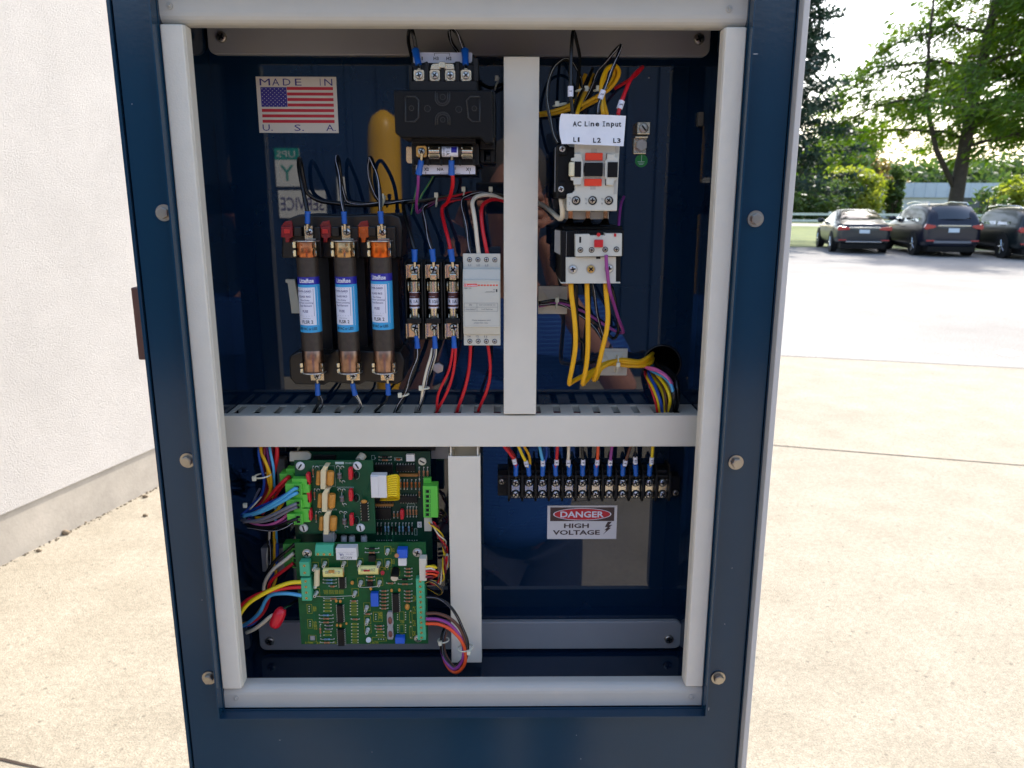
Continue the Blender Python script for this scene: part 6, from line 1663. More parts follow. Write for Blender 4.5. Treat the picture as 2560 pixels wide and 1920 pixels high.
gplug(575, 625, 718, 720, .048, .016, "third green plug from the top, taking the grey wires")
gplug(582, 755, 722, 855, .048, .016, "fourth green plug from the top, taking the black and white wires")
a = rect("H", 548, 1035, 685, 1245, .066); t = thing("terminal_plug", ((a[0] + a[1]) / 2, .066, a[2]), "tall dark green plug beside the top left corner of the lower board", "terminal plug")
mb = MB(TGREEND); mb.box(a[0], a[1], .066, .08, a[2], a[3]); mb.build("plug_body", t, bevel=.0005)
for k in range(5):
    z = a[3] - (a[3] - a[2]) * (k + .5) / 5; mb = MB(TGREEN); frame_line(mb, a[0] + .009, a[1] - .001, z - .0035, z + .0035, .0657, .0007, TGREEN); lrect(mb, a[0] + .011, a[1] - .003, z - .002, z + .002, .06565, DARK); mb.build("plug_opening", t)
# mounting plate behind the boards, grey frames
mb = MB(MOUNT); mb.rb("H", 500, 250, 565, 490, .095, .1); mb.rb("H", 345, 1070, 520, 1255, .098, .102)
for (x0, y0, x1, y1, lab) in ((485, 250, 565, 490, "pale standoff plate left of the upper boards"), (345, 1070, 560, 1290, "pale standoff plate behind the wires left of the lower board"), (1905, 130, 2075, 250, "pale standoff plate in the top right corner behind the boards")):
    mb = MB(GREY_B); mb.rb("H", x0, y0, x1, y1, .1, .1125); tag(mb.build("standoff_plate", bevel=.001), lab, "plate", "pale standoff plates")
mb = MB(BLACK); mb.rb("H", 700, 60, 1945, 175, .085, .112); tag(mb.build("spacer_block", bevel=.001), "black spacer strip on the panel above the circuit boards", "spacer")

# ------------------------------------------------------------------ wires around the boards
def hw(lab, m_, pts, r, g=None, st=None): return wire(lab, m_, path("H", *[(x, y, (max(Y, .074) if y < 100 else max(Y, .066) if y < 250 else Y)) for x, y, Y in pts]), r, g, stripe=st)
GL = "bundle coming down left of the boards"
hw("blue wire leftmost in the bundle left of the boards", BLUEW, [(325, 60, .06), (320, 200, .06), (345, 330, .062), (370, 450, .066), (350, 570, .07), (290, 640, .072), (215, 720, .07), (165, 770, .064), (260, 765, .058)], .0022, GL)
hw("yellow wire in front of the bundle left of the boards", YEL, [(330, 60, .058), (345, 190, .058), (395, 310, .06), (430, 420, .064), (430, 520, .068), (400, 600, .07), (350, 680, .072), (300, 740, .07)], .0026, GL)
hw("second yellow wire twisting in the bundle left of the boards", YEL, [(345, 60, .066), (350, 200, .066), (400, 330, .064), (410, 440, .066), (440, 560, .072), (470, 640, .07), (520, 690, .066)], .0024, GL)
hw("dark red wire in the bundle left of the boards", MATS["maroon_pvc"], [(370, 60, .064), (372, 180, .064), (360, 300, .066), (380, 430, .07), (385, 520, .072), (350, 620, .074), (300, 700, .074)], .0022, GL)
hw("light blue wire in the bundle left of the boards", LBLUE, [(410, 60, .064), (430, 200, .064), (455, 330, .066), (460, 460, .07), (470, 560, .075), (480, 900, .09), (490, 1100, .094), (480, 1200, .096)], .0022, GL)
hw("bright red wire at the right of the bundle left of the boards", RED, [(480, 60, .07), (488, 200, .07), (470, 330, .072), (440, 450, .076), (400, 560, .076), (340, 660, .074), (280, 720, .07)], .0034, GL)
hw("purple wire in the bundle left of the boards", PURP, [(390, 60, .07), (400, 200, .07), (420, 330, .072), (400, 460, .076), (360, 560, .078), (290, 660, .076)], .002, GL)
hw("dark red wire behind the bundle left of the boards", MATS["dark_red_pvc"], [(440, 60, .074), (445, 250, .075), (440, 420, .078), (455, 560, .08), (420, 700, .08)], .0022, GL)
GM = "wires fanning to the green plugs"
hw("red wire going up to the top green plug", RED, [(330, 720, .068), (390, 640, .062), (470, 540, .058), (560, 445, .056), (600, 412, .064)], .0030, GM)
hw("second red wire going up to the top green plug", RED, [(350, 760, .07), (430, 660, .066), (510, 540, .062), (580, 455, .06), (612, 430, .066)], .0022, GM)
hw("upper light blue wire to the second green plug", LBLUE, [(180, 775, .062), (300, 740, .056), (430, 670, .05), (560, 590, .045), (640, 530, .043), (672, 520, .048)], .0026, GM)
hw("lower light blue wire to the second green plug", LBLUE, [(175, 768, .064), (290, 752, .058), (420, 700, .052), (560, 625, .046), (640, 575, .044), (672, 562, .048)], .0030, GM)
hw("bright blue wire lying under the light blue pair", BLUEW, [(200, 750, .07), (330, 690, .062), (450, 640, .058), (560, 580, .052), (650, 525, .048)], .0024, GM)
hw("yellow wire arching below the light blue wires", YEL, [(290, 790, .066), (380, 790, .062), (470, 740, .058), (530, 670, .058), (560, 600, .062)], .0026, GM)
hw("grey wire to the third green plug", GREYW, [(180, 830, .062), (330, 810, .056), (480, 750, .05), (600, 690, .045), (670, 660, .046)], .0026, GM)
hw("lower grey wire to the third green plug", GREYW, [(160, 810, .066), (300, 830, .06), (450, 800, .054), (590, 725, .047), (672, 692, .046)], .0024, GM)
hw("pink wire curving under the grey wires", PINK, [(240, 830, .066), (340, 862, .062), (440, 850, .058), (540, 800, .056), (600, 740, .058)], .0024, GM)
hw("purple wire curving lowest under the grey wires", PURP, [(220, 800, .07), (320, 868, .066), (430, 872, .062), (530, 840, .058), (600, 800, .058)], .0022, GM)
hw("black wire to the fourth green plug", WBLACK, [(200, 850, .066), (330, 880, .06), (480, 870, .054), (590, 830, .048), (675, 800, .047)], .0026, GM)
hw("black and white wire to the fourth green plug", WBLACK, [(220, 880, .068), (360, 905, .06), (480, 900, .054), (590, 865, .048), (640, 838, .047)], .0022, GM, LWHITE)
hw("dark grey wire crossing behind the blue wires", GREYW, [(330, 520, .075), (290, 600, .076), (250, 700, .074), (190, 800, .07), (290, 880, .064), (420, 905, .058)], .0018, GM)
tie(PQ("H", 355, 402, .06), label="cable tie around the wire bundle left of the boards, upper one", r=.0085, ang=.1, head=(-.006, 0, 0), group="cable ties left of the boards")
tie(PQ("H", 290, 655, .068), label="cable tie around the wire bundle left of the boards, lower one", r=.009, ang=.8, head=(-.008, 0, .001), group="cable ties left of the boards")
hw("black wire running straight down behind the board wires", WBLACK, [(400, 880, .09), (405, 1000, .092), (420, 1150, .094), (430, 1300, .096)], .0022)
hw("white wire running straight down behind the board wires", WHITE_W, [(420, 900, .09), (415, 1010, .092), (395, 1150, .094), (405, 1250, .096)], .0018)
hw("yellow wire running straight down behind the board wires", YEL, [(462, 860, .088), (462, 1000, .09), (470, 1150, .092), (465, 1320, .094)], .0022)
def iw(lab, m_, pts, r, g=None, st=None): return wire(lab, m_, path("I", *pts), r, g, stripe=st)
GN = "wires left of the lower board"
iw("black wire from the tall dark green plug curving down", WBLACK, [(615, 100, .062), (540, 165, .062), (450, 240, .064), (390, 320, .066), (350, 400, .07), (335, 520, .074), (330, 620, .076), (260, 720, .074), (180, 800, .07)], .0026, GN)
iw("white wire from the tall dark green plug curving down", WHITE_W, [(600, 185, .06), (520, 250, .06), (430, 320, .062), (370, 400, .066), (345, 470, .07), (345, 520, .072)], .0028, GN)
iw("red wire from the tall dark green plug curving down", RED, [(600, 270, .062), (520, 330, .062), (440, 390, .064), (390, 460, .068), (390, 560, .072), (360, 660, .074), (300, 740, .072), (200, 800, .068)], .0028, GN)
iw("yellow wire sweeping from the left frame to the teal terminals", YELB, [(120, 760, .03), (150, 690, .032), (220, 610, .034), (330, 540, .035), (450, 480, .036), (570, 440, .037), (668, 432, .038)], .0032, GN)
iw("red wire sweeping from the left frame to the teal terminals", RED, [(130, 660, .034), (200, 590, .036), (320, 530, .038), (450, 500, .039), (560, 482, .039), (668, 475, .039)], .0030, GN)
iw("light blue wire ending in the teal terminals", LBLUE, [(160, 810, .06), (230, 770, .056), (310, 690, .052), (360, 590, .048), (420, 540, .044), (540, 530, .041), (672, 548, .039)], .0030, GN)
iw("olive yellow wire looping low left of the lower board", YEL, [(440, 60, .09), (435, 250, .088), (450, 380, .082), (420, 480, .076), (360, 590, .072), (300, 690, .07), (230, 770, .068), (150, 800, .064)], .0024, GN)
iw("second blue wire looping low left of the lower board", BLUEW, [(460, 100, .09), (455, 260, .088), (400, 420, .084), (385, 540, .08), (340, 680, .076), (250, 790, .072), (160, 815, .066)], .0026, GN)
iw("black wire with white print at the lowest loop left of the board", WBLACK, [(395, 60, .092), (400, 240, .09), (370, 420, .084), (350, 560, .08), (290, 700, .076), (200, 830, .07)], .0024, GN, LWHITE)
iw("white wire leading to the red insulated splice", WHITE_W, [(195, 870, .05), (260, 840, .046), (330, 790, .042), (390, 740, .038), (420, 720, .036)], .0030, GN)
iw("black wire leaving the top of the red insulated splice", WBLACK, [(515, 665, .034), (550, 640, .04), (590, 615, .05), (630, 590, .064)], .0022, GN, GREENW)
mb = MB(CAPRED); a = PQ("I", 505, 660, .034); b = PQ("I", 430, 815, .034)
mb.rod(a, b, .006, seg=18, prof=[(0, .0015), (.05, .0045), (.25, .0062), (.5, .0066), (.85, .0062), (.97, .005), (1, .0015)])
tag(mb.build("splice_cap"), "glossy red insulated splice cap hanging left of the lower board", "wire splice")
GR = "wires right of the boards"
def jw(lab, m_, reg, pts, r, st=None): return wire(lab, m_, path(reg, *pts), r, GR, stripe=st)
for k, (m_, lab) in enumerate(((RED, "red wire of the twisted bunch down the right side of the boards"), (WHITE_W, "white wire of the twisted bunch down the right side of the boards"), (YELB, "yellow wire of the twisted bunch down the right side of the boards"), (MATS["maroon_pvc"], "maroon wire of the twisted bunch down the right side of the boards"))):
    ctr = [(1905, 830), (1950, 870), (1985, 940), (2025, 1010), (2040, 1090), (2055, 1180), (2045, 1250)]
    ctr2 = [PQ("H", x, y, .066) for x, y in ctr] + [PQ("I", x, y, .062) for x, y in ((1915, 200), (1905, 290), (1890, 380), (1850, 440), (1760, 425))]
    cc = smooth_path(ctr2, 3)
    pts = [p + Vector((.0022 * cos(i * .55 + k * pi / 2), .0022 * sin(i * .55 + k * pi / 2), .001 * sin(i * .55 + k * pi / 2))) for i, p in enumerate(cc)]
    wire(lab, m_, pts, .0012, GR, n=3)
for k, (m_, y0, y1, x, cn) in enumerate(((YELB, 300, 310, 1835, "yellow"), (WHITE_W, 318, 322, 1820, "white"), (RED, 340, 400, 1850, "red"), (ORWIRE, 365, 410, 1840, "orange red"), (MATS["maroon_pvc"], 390, 430, 1800, "maroon"))):
    iw("short %s wire looping at the pale plug of the lower board" % cn, m_, [(1742, y0, .036), (1790, y0 - 4, .038), (x, y0 + 10, .042), (x - 30, y1 - 20, .048), (1760, y1 + 5, .054)], .0016, "short wires at the pale plug")
iw("black wire loop right of the lower board's terminals", WBLACK, [(1740, 440, .04), (1790, 430, .036), (1860, 470, .034), (1885, 510, .036), (1860, 535, .042), (1800, 510, .048), (1745, 480, .054)], .0020, GR, YEL)
iw("black and white wire arcing from the terminals over the lower duct", WBLACK, [(1745, 560, .036), (1850, 575, .034), (1940, 630, .032), (2010, 720, .032), (2060, 830, .033), (2100, 930, .034), (2105, 1020, .035), (2080, 1120, .036), (2020, 1180, .038), (1950, 1140, .042), (1900, 1060, .046), (1885, 950, .05), (1910, 850, .054), (1940, 800, .062)], .0024, GR, GREYW)
iw("brown wire arcing from the terminals over the lower duct", BROWNW, [(1745, 705, .036), (1850, 705, .034), (1950, 745, .032), (2030, 820, .033), (2075, 920, .034), (2085, 1030, .035), (2070, 1110, .036), (2020, 1170, .038), (1960, 1140, .043), (1910, 1050, .048), (1900, 940, .052), (1930, 830, .06)], .0026, GR)
iw("purple wire arcing from the terminals over the lower duct", PURP, [(1745, 750, .036), (1850, 755, .034), (1940, 790, .032), (2010, 860, .032), (2060, 950, .033), (2070, 1050, .034), (2050, 1130, .036), (1990, 1185, .038), (1930, 1140, .042), (1890, 1060, .047), (1880, 960, .052), (1920, 840, .06)], .0026, GR)
iw("orange red wire arcing from the terminals over the lower duct", ORWIRE, [(1745, 790, .036), (1850, 795, .034), (1940, 830, .031), (2020, 900, .031), (2070, 980, .032), (2088, 1070, .033), (2075, 1150, .034), (2020, 1210, .036), (1960, 1195, .04), (1910, 1120, .046), (1885, 1020, .05)], .0026, GR)
iw("black cable hanging in the loop beside the lower duct", WBLACK, [(1930, 800, .06), (1890, 880, .054), (1880, 980, .05), (1900, 1080, .046), (1950, 1150, .043), (2010, 1150, .041), (2070, 1090, .039), (2095, 980, .038)], .0028, GR)
tie(PQ("I", 2085, 1000, .033), label="cable tie with a round head on the loop over the lower duct", r=.008, ang=.1, head=(.004, -.001, 0), group="cable ties on the wire loop")
tie(PQ("I", 1895, 935, .05), label="cable tie on the left side of the wire loop", r=.006, ang=.1, head=(-.003, 0, 0), group="cable ties on the wire loop")
# ------------------------------------------------------------------ vehicles
TYRE = mat("tyre_rubber", (24, 24, 25), rough=.8); RIM = mat("alloy_rim", (150, 152, 156), rough=.3, metal=.8)
GLASSM = mat("car_glass", (16, 22, 26), rough=.03, coat=1, spec=1)
GLASSR = mat("rough_rear_glass", (16, 22, 26), rough=.06, coat=1, spec=1); GLASSR.node_tree.nodes["Principled BSDF"].inputs["Coat Roughness"].default_value = .06  # rougher than the other panes so the sun's glint spreads wider
TAIL = mat("tail_lamp_red", (170, 16, 30), rough=.15, coat=1); CHROME = mat("chrome_trim", (200, 205, 210), rough=.12, metal=1); PLATE = mat("number_plate", (205, 215, 222), rough=.5)
def car(name, lab, cat_, pos, az, L, W, H, col_, suv=False, grp="cars parked at the lawn edge"):
    paint = mat(name + "_paint_" + str(len(MATS)), col_, rough=.3, coat=.45, spec=.4)
    t = thing(name, pos, lab, cat_, grp); t.rotation_euler = (0, 0, -az)
    # stations from the tail (y = 0) to the nose (y = L): y, z low, z belt, z top, half width, half width of top
    h = H
    if suv: st = [(0, .42, .70 * h * .8, .62 * h, .80, .78), (.06, .30, .60 * h, .66 * h, .94, .86), (.22, .26, .62 * h, .86 * h, .98, .80), (.5, .24, .62 * h, .965 * h, 1.0, .76), (1.2, .24, .62 * h, h, 1.0, .76), (2.3, .24, .61 * h, .995 * h, 1.0, .76), (2.9, .24, .60 * h, .95 * h, 1.0, .76), (3.6, .24, .60 * h, .66 * h, .99, .80), (4.4, .26, .54 * h, .585 * h, .96, .82), (L - .1, .34, .44 * h, .50 * h, .88, .76), (L, .42, .40 * h, .45 * h, .76, .66)]
    else: st = [(0, .40, .52 * h, .60 * h, .80, .74), (.06, .30, .60 * h, .69 * h, .93, .84), (.4, .26, .63 * h, .725 * h, .98, .84), (.75, .22, .64 * h, .77 * h, 1.0, .78), (1.35, .22, .64 * h, .965 * h, 1.0, .70), (1.9, .22, .63 * h, h, 1.0, .68), (2.6, .22, .62 * h, .99 * h, 1.0, .68), (3.0, .22, .61 * h, .92 * h, 1.0, .70), (3.6, .22, .60 * h, .66 * h, .99, .80), (4.3, .26, .52 * h, .57 * h, .95, .80), (L - .1, .32, .40 * h, .47 * h, .86, .72), (L, .4, .36 * h, .4 * h, .74, .6)]
    hw_ = W / 2
    def ring(s_):
        y, zl, zb, zt, w1, w2 = s_; w1 *= hw_; w2 *= hw_
        half = [(w1 * .80, zl), (w1 * .97, zl + .10), (w1, zl + (zb - zl) * .55), (w1 * .985, zb - .05), (w1 * .95, zb), (w2 + (w1 * .95 - w2) * .25, zb + (zt - zb) * .7), (w2 * .93, zt - .015), (w2 * .6, zt + .012)]
        return [(x, y, z) for x, z in half] + [(-x, y, z) for x, z in half[::-1]]
    vs = []; fs = []
    rings = [ring(s_) for s_ in st]; n = len(rings[0])
    mb = MB(paint)
    for r_ in rings: vs += r_
    for i in range(len(rings) - 1):
        for k in range(n):
            j = (k + 1) % n; fs.append((i * n + k, i * n + j, (i + 1) * n + j, (i + 1) * n + k))
    fs += [tuple(range(n - 1, -1, -1)), tuple(range((len(rings) - 1) * n, len(rings) * n))]
    O = Vector(pos)
    mb.add([Vector(v) + O for v in vs], fs, paint, True)
    body = mb.build("body", t); ss = body.modifiers.new("s", 'SUBSURF'); ss.levels = 2; ss.render_levels = 2
    def P3(x, y, z): return Vector((x, y, z)) + O
    def surf(y, u):   # point on the cabin side, u 0 belt .. 1 top
        for a, b in zip(st, st[1:]):
            if a[0] <= y <= b[0]:
                f = (y - a[0]) / (b[0] - a[0]); s_ = [p * (1 - f) + q_ * f for p, q_ in zip(a, b)]; break
        w1, w2 = s_[4] * hw_ * .95, s_[5] * hw_ * .93; zb, zt = s_[2] + .02, s_[3] - .05
        return w1 + (w2 - w1) * u + .006, zb + (zt - zb) * u
    for sg in (-1, 1):
        if suv: panes = [[(.75, .1), (1.55, .08), (1.6, .86), (.85, .8)], [(1.66, .08), (2.5, .06), (2.5, .86), (1.7, .86)], [(2.56, .06), (3.5, .1), (2.9, .8), (2.56, .86)]]
        else: panes = [[(1.1, .16), (1.75, .1), (1.8, .84), (1.45, .76)], [(1.82, .1), (2.55, .08), (2.5, .84), (1.86, .84)], [(2.6, .08), (3.45, .12), (2.95, .74), (2.56, .84)]]
        for pn in panes:
            mb = MB(GLASSM); pts = []
            for y, u in pn: x, z = surf(y, u); pts.append(P3(sg * (x + .004), y, z))
            mb.add(pts + [p - Vector((sg * .03, 0, 0)) for p in pts], [(0, 1, 2, 3) if sg > 0 else (3, 2, 1, 0)], GLASSM); mb.build("side_window", t)
        mb = MB(paint); x, z = surf(3.15, .1); mb.ball(P3(sg * (x + .12), 3.1, z + .1), .12, seg=12, sc_=(1, .5, .7)); mb.box(O.x + sg * (x + .02) - .06, O.x + sg * (x + .02) + .06, O.y + 3.08, O.y + 3.14, z + .03, z + .08); mb.build("mirror", t)
    # rear window, curved
    if suv: yz0, yz1 = (.10, .68 * h), (.40, .925 * h); w0, w1 = .80 * hw_, .66 * hw_
    else: yz0, yz1 = (.66, .755 * h), (1.38, .945 * h); w0, w1 = .74 * hw_, .56 * hw_
    mb = MB(GLASSM); vs = []; nu, nv = 10, 5
    for j in range(nv + 1):
        for i in range(nu + 1):
            u = i / nu * 2 - 1; f = j / nv
            y = yz0[0] + (yz1[0] - yz0[0]) * f + .10 * u * u; z = yz0[1] + (yz1[1] - yz0[1]) * f + .05 * sin(pi * f) * (1 - .3 * u * u) + .03 - .03 * u * u
            vs.append(P3(u * (w0 + (w1 - w0) * f), y - .045, z + .04))
    mb.add(vs, [(j * (nu + 1) + i, j * (nu + 1) + i + 1, (j + 1) * (nu + 1) + i + 1, (j + 1) * (nu + 1) + i) for j in range(nv) for i in range(nu)], GLASSR, True); mb.build("rear_window", t)
    zt_ = (.60 if suv else .60) * h
    for sg in (-1, 1):
        mb = MB(TAIL); 
        if suv: pts = [(.62, .60), (.93, .63), (.99, .56), (.93, .52), (.70, .545), (.60, .57)]
        else: pts = [(.50, .60), (.90, .63), (.95, .58), (.93, .53), (.52, .545)]
        pp = [(sg * a_ * hw_, b_ * h) for a_, b_ in pts]
        mb.prism([(O.x + x, z) for x, z in pp], O.y - .012, O.y + .1); lamp = mb.build("tail_lamp", t, bevel=.01)
        mb = MB(TAIL); mb.box(*sorted((O.x + sg * .6 * hw_, O.x + sg * .88 * hw_)), O.y - .012, O.y + .05, .30 * h, .325 * h); mb.build("reflector", t, bevel=.005)
    mb = MB(PLATE); mb.box(O.x - .16, O.x + .16, O.y - .03, O.y - .016, .47 * h, .55 * h); mb.build("number_plate", t, bevel=.005)
    mb = MB(CHROME); mb.box(O.x - .55 * hw_, O.x + .55 * hw_, O.y - .03, O.y + .02, .585 * h, .61 * h)
    mb.build("boot_trim", t, bevel=.005)
    mb = MB(CHROME if not suv else mat("bumper_grey_%d" % len(MATS), (110, 112, 120), rough=.35)); mb.box(O.x - .62 * hw_, O.x + .62 * hw_, O.y - .03, O.y + .05, .265 * h, (.285 if not suv else .31) * h); mb.build("bumper_strip", t, bevel=.008)
    mb = MB(BLACK2); mb.box(O.x - .8 * hw_, O.x + .8 * hw_, O.y + .02, O.y + L - .2, .16, .34); mb.build("underbody", t, bevel=.02)
    if suv:
        for sg in (-1, 1):
            mb = MB(CHROME); x = sg * .66 * hw_; mb.tube([P3(x, .7, h * .975), P3(x, .8, h * 1.02), P3(x, 2.2, h * 1.035), P3(x, 2.9, h * .99)], .02, seg=8); mb.build("roof_rail", t)
        mb = MB(BLACK); mb.tube([P3(.05, .08, .70 * h), P3(.35, .1, .73 * h), P3(.5, .1, .745 * h)], .012, seg=6); mb.build("rear_wiper", t)
    wr = .35 if suv else .325
    for y in (.95, L - .95):
        for sg in (-1, 1):
            mb = MB(TYRE); x = sg * (hw_ - .12)
            mb.rod(P3(x - .11, y, wr), P3(x + .11, y, wr), wr, TYRE, seg=28, prof=[(0, wr * .8), (.1, wr * .96), (.3, wr), (.7, wr), (.9, wr * .96), (1, wr * .8)]); o = mb.build("wheel", t)
            mb = MB(RIM); xf = x + sg * .112; mb.rod(P3(xf - sg * .03, y, wr), P3(xf, y, wr), wr * .66, RIM, seg=24)
            for k in range(5):
                a = 2 * pi * k / 5; mb.rod(P3(xf + sg * .002, y, wr), P3(xf + sg * .002, y + wr * .62 * cos(a), wr + wr * .62 * sin(a)), .03, CHROME, seg=6)
            mb.build("rim", o)
            mb = MB(DARK); mb.rod(P3(sg * (hw_ * .99 - .02), y, wr + .02), P3(sg * (hw_ * 1.0 + .004), y, wr + .02), wr * 1.16, DARK, seg=28); mb.build("wheel_arch", t)
    return t
def place(px0, px1, py, W):
    a = G((px0 + px1) / 2, py); return a
AZ = radians(13.5)
p = G(2143, 630); p0_ = Vector((p.x - .05, p.y + .15, 0)); car("parked_sedan", "dark saloon car nearest the cabinet, sun glaring on its rear window", "car", (p.x - .24, p.y - .92, 0), AZ, 4.75, 1.80, 1.44, (40, 44, 48))
p = G(2353, 638); car("parked_suv", "dark blue estate SUV with roof rails, parked in the middle of the row", "car", (p.x - .22, p.y - .93, 0), radians(10), 4.85, 1.76, 1.64, (18, 22, 38), suv=True)
p = G(2578, 646); car("parked_suv", "dark green-black SUV at the right edge of the picture, cut off by the frame", "car", (p.x - .12, p.y - .93, 0), radians(8), 4.6, 1.86, 1.55, (22, 30, 32), suv=True)

# ------------------------------------------------------------------ trees
def leafmat(name, c1, c2, tr=.35):
    m = bpy.data.materials.new(name); m.use_nodes = True; n = m.node_tree.nodes; l = m.node_tree.links; b = n["Principled BSDF"]
    tc = n.new("ShaderNodeTexCoord"); no = n.new("ShaderNodeTexNoise"); no.inputs["Scale"].default_value = .9; no.inputs["Detail"].default_value = 6
    cr = n.new("ShaderNodeValToRGB"); cr.color_ramp.elements[0].position = .35; cr.color_ramp.elements[1].position = .65
    cr.color_ramp.elements[0].color = (*s2l(c1), 1); cr.color_ramp.elements[1].color = (*s2l(c2), 1)
    l.new(tc.outputs["Object"], no.inputs["Vector"]); l.new(no.outputs[0], cr.inputs[0]); l.new(cr.outputs[0], b.inputs["Base Color"])
    b.inputs["Roughness"].default_value = .5
    t = n.new("ShaderNodeBsdfTranslucent"); mx = n.new("ShaderNodeMixShader"); mx.inputs[0].default_value = tr
    hs = n.new("ShaderNodeHueSaturation"); hs.inputs["Value"].default_value = 2.0; hs.inputs["Saturation"].default_value = 1.15; l.new(cr.outputs[0], hs.inputs["Color"]); l.new(hs.outputs[0], t.inputs[0])
    o = n["Material Output"]; l.new(b.outputs[0], mx.inputs[1]); l.new(t.outputs[0], mx.inputs[2]); l.new(mx.outputs[0], o.inputs[0])
    return m
BARK = mat("tree_bark", (72, 62, 54), rough=.9, var=.25, vscale=6, bump=.6, bscale=14, bdist=.02)
LM = leafmat("maple_leaf", (54, 84, 20), (98, 120, 30), .45); LC = leafmat("spruce_needle", (26, 48, 38), (44, 66, 46), .12); LB = leafmat("shrub_leaf", (104, 122, 44), (152, 154, 72), .4)
LD = leafmat("far_leaf", (52, 76, 40), (90, 108, 54), .3); LO = leafmat("autumn_leaf", (96, 98, 46), (128, 104, 58), .3)
SW = Vector((p0_.x, p0_.y, 1.2))
def clear(q_, d=.75):
    "True where a gap in the crown lets the sun through to the rear window of the saloon"
    v = Vector(q_) - SW; t = v.dot(sdir)
    return t < 0 or (v - sdir * t).length > d
def leafcloud(mb, r, pts, n, spread, ls, m, droop=(0, 0, 0), flat=.6, asp=2.2):
    vs = []; fs = []
    for i in range(n):
        c = r.choice(pts); p = Vector((c[0] + r.gauss(0, spread), c[1] + r.gauss(0, spread), c[2] + r.gauss(0, spread * flat)))
        if not clear(p, .6): continue
        k = r.uniform(.6, 1.25) * ls
        d = Vector((r.gauss(0, 1) + droop[0], r.gauss(0, 1) + droop[1], r.gauss(0, .7) + droop[2])).normalized()
        u = d.cross(Vector((r.gauss(0, 1), r.gauss(0, 1), r.gauss(0, 1)))).normalized()
        o = len(vs); a = d * k * asp * .5; b = u * k * .5
        vs += [p - a, p + b * .9 - a * .1, p + a, p - b * .9 + a * .1]; fs.append((o, o + 1, o + 2, o + 3))
    mb.add(vs, fs, m)
def limb(mb, r, p, d, L, r0, depth, tips, bend=.25):
    n = 5; pts = [p]; dd = d.normalized()
    for i in range(n):
        dd = (dd + Vector((r.gauss(0, bend), r.gauss(0, bend), r.gauss(0, bend * .6)))  * .5).normalized(); pts.append(pts[-1] + dd * L / n)
    mb.tube(pts, [r0 * (1 - .75 * i / n) for i in range(n + 1)], BARK, seg=6)
    tips += pts[2:]
    if depth:
        for k in range(3):
            q_ = pts[2 + k]; nd = (dd + Vector((r.gauss(0, .6), r.gauss(0, .6), r.gauss(0, .35)))).normalized()
            limb(mb, r, q_, nd, L * .55, r0 * .45, depth - 1, tips, bend)
r = random.Random(21)
# the big maple behind the SUV
tp = P(2394, 530, 33.0); base = Vector((tp.x, 33.0, 0)); top = P(2440, -420, 33.0)
mt = thing("maple_tree", base, "big leafy tree with a thick trunk, drooping branches over the parked cars", "tree")
mb = MB(BARK); tips = []
def tr_at(z):
    f = min(z / 14.0, 1); return Vector((base.x - .18 + .97 * f, base.y + .3 * sin(f * 4), z))
tz = [0, .3, 1, 2, 3.5, 5, 7, 9, 11, 13]
mb.tube([tr_at(z) for z in tz], [.44, .36, .31, .29, .26, .23, .19, .15, .1, .05], BARK, seg=12)
mb.tube([tr_at(2.0), tr_at(3.2) + Vector((-1.1, .1, .6)), tr_at(4.4) + Vector((-1.75, .2, 1.2)), tr_at(6) + Vector((-2.0, .3, 2.0)), tr_at(8.5) + Vector((-2.3, .2, 2.2))], [.12, .11, .09, .07, .03], BARK, seg=8)
for k in range(30):
    z = 3.9 + 9.6 * k / 30; an = k * 2.4 + r.uniform(-.3, .3)
    L = 6.3 * (1 - max(0, (z - 6) / 10) ** 1.2) * r.uniform(.75, 1.05)
    if cos(an) < 0: L *= 1.12
    d = Vector((cos(an), .8 * sin(an), .38 if z > 5 else .22)).normalized()
    p0 = tr_at(z); n = 7; pts = [p0]
    for i in range(1, n + 1):
        f = i / n; q_ = p0 + d * L * f; q_.z = p0.z + L * (.42 * f - (.5 if z < 5 else .62) * f * f) + r.gauss(0, .08); q_.x += r.gauss(0, .1); pts.append(q_)
    if not all(clear(a_.lerp(b_, f_ / 6), .35) for a_, b_ in zip(pts, pts[1:]) for f_ in range(7)): continue
    mb.tube(pts, [.075 * (1 - .85 * i / n) for i in range(n + 1)], BARK, seg=6)
    for i in range(2, n + 1):
        tips.append(pts[i])
        for s_ in range(3):
            q2 = pts[i] + Vector((r.gauss(0, .8), r.gauss(0, .7), r.gauss(-.1, .4)))
            if not clear(q2, .5): continue
            mb.tube([pts[i], (pts[i] + q2) / 2 + Vector((0, 0, .08)), q2], [.02, .014, .006], BARK, seg=4); tips += [q2, (pts[i] + q2) / 2]
mb.build("trunk", mt)
mb = MB(LM); leafcloud(mb, r, tips, 46000, .25, .088, LM, droop=(-1.5, 0, -1.1), flat=.75, asp=3.0); leafcloud(mb, r, [t_ for t_ in tips if r.random() < .12], 700, .25, .12, LO, droop=(-.6, 0, -.6)); mb.build("crown", mt)

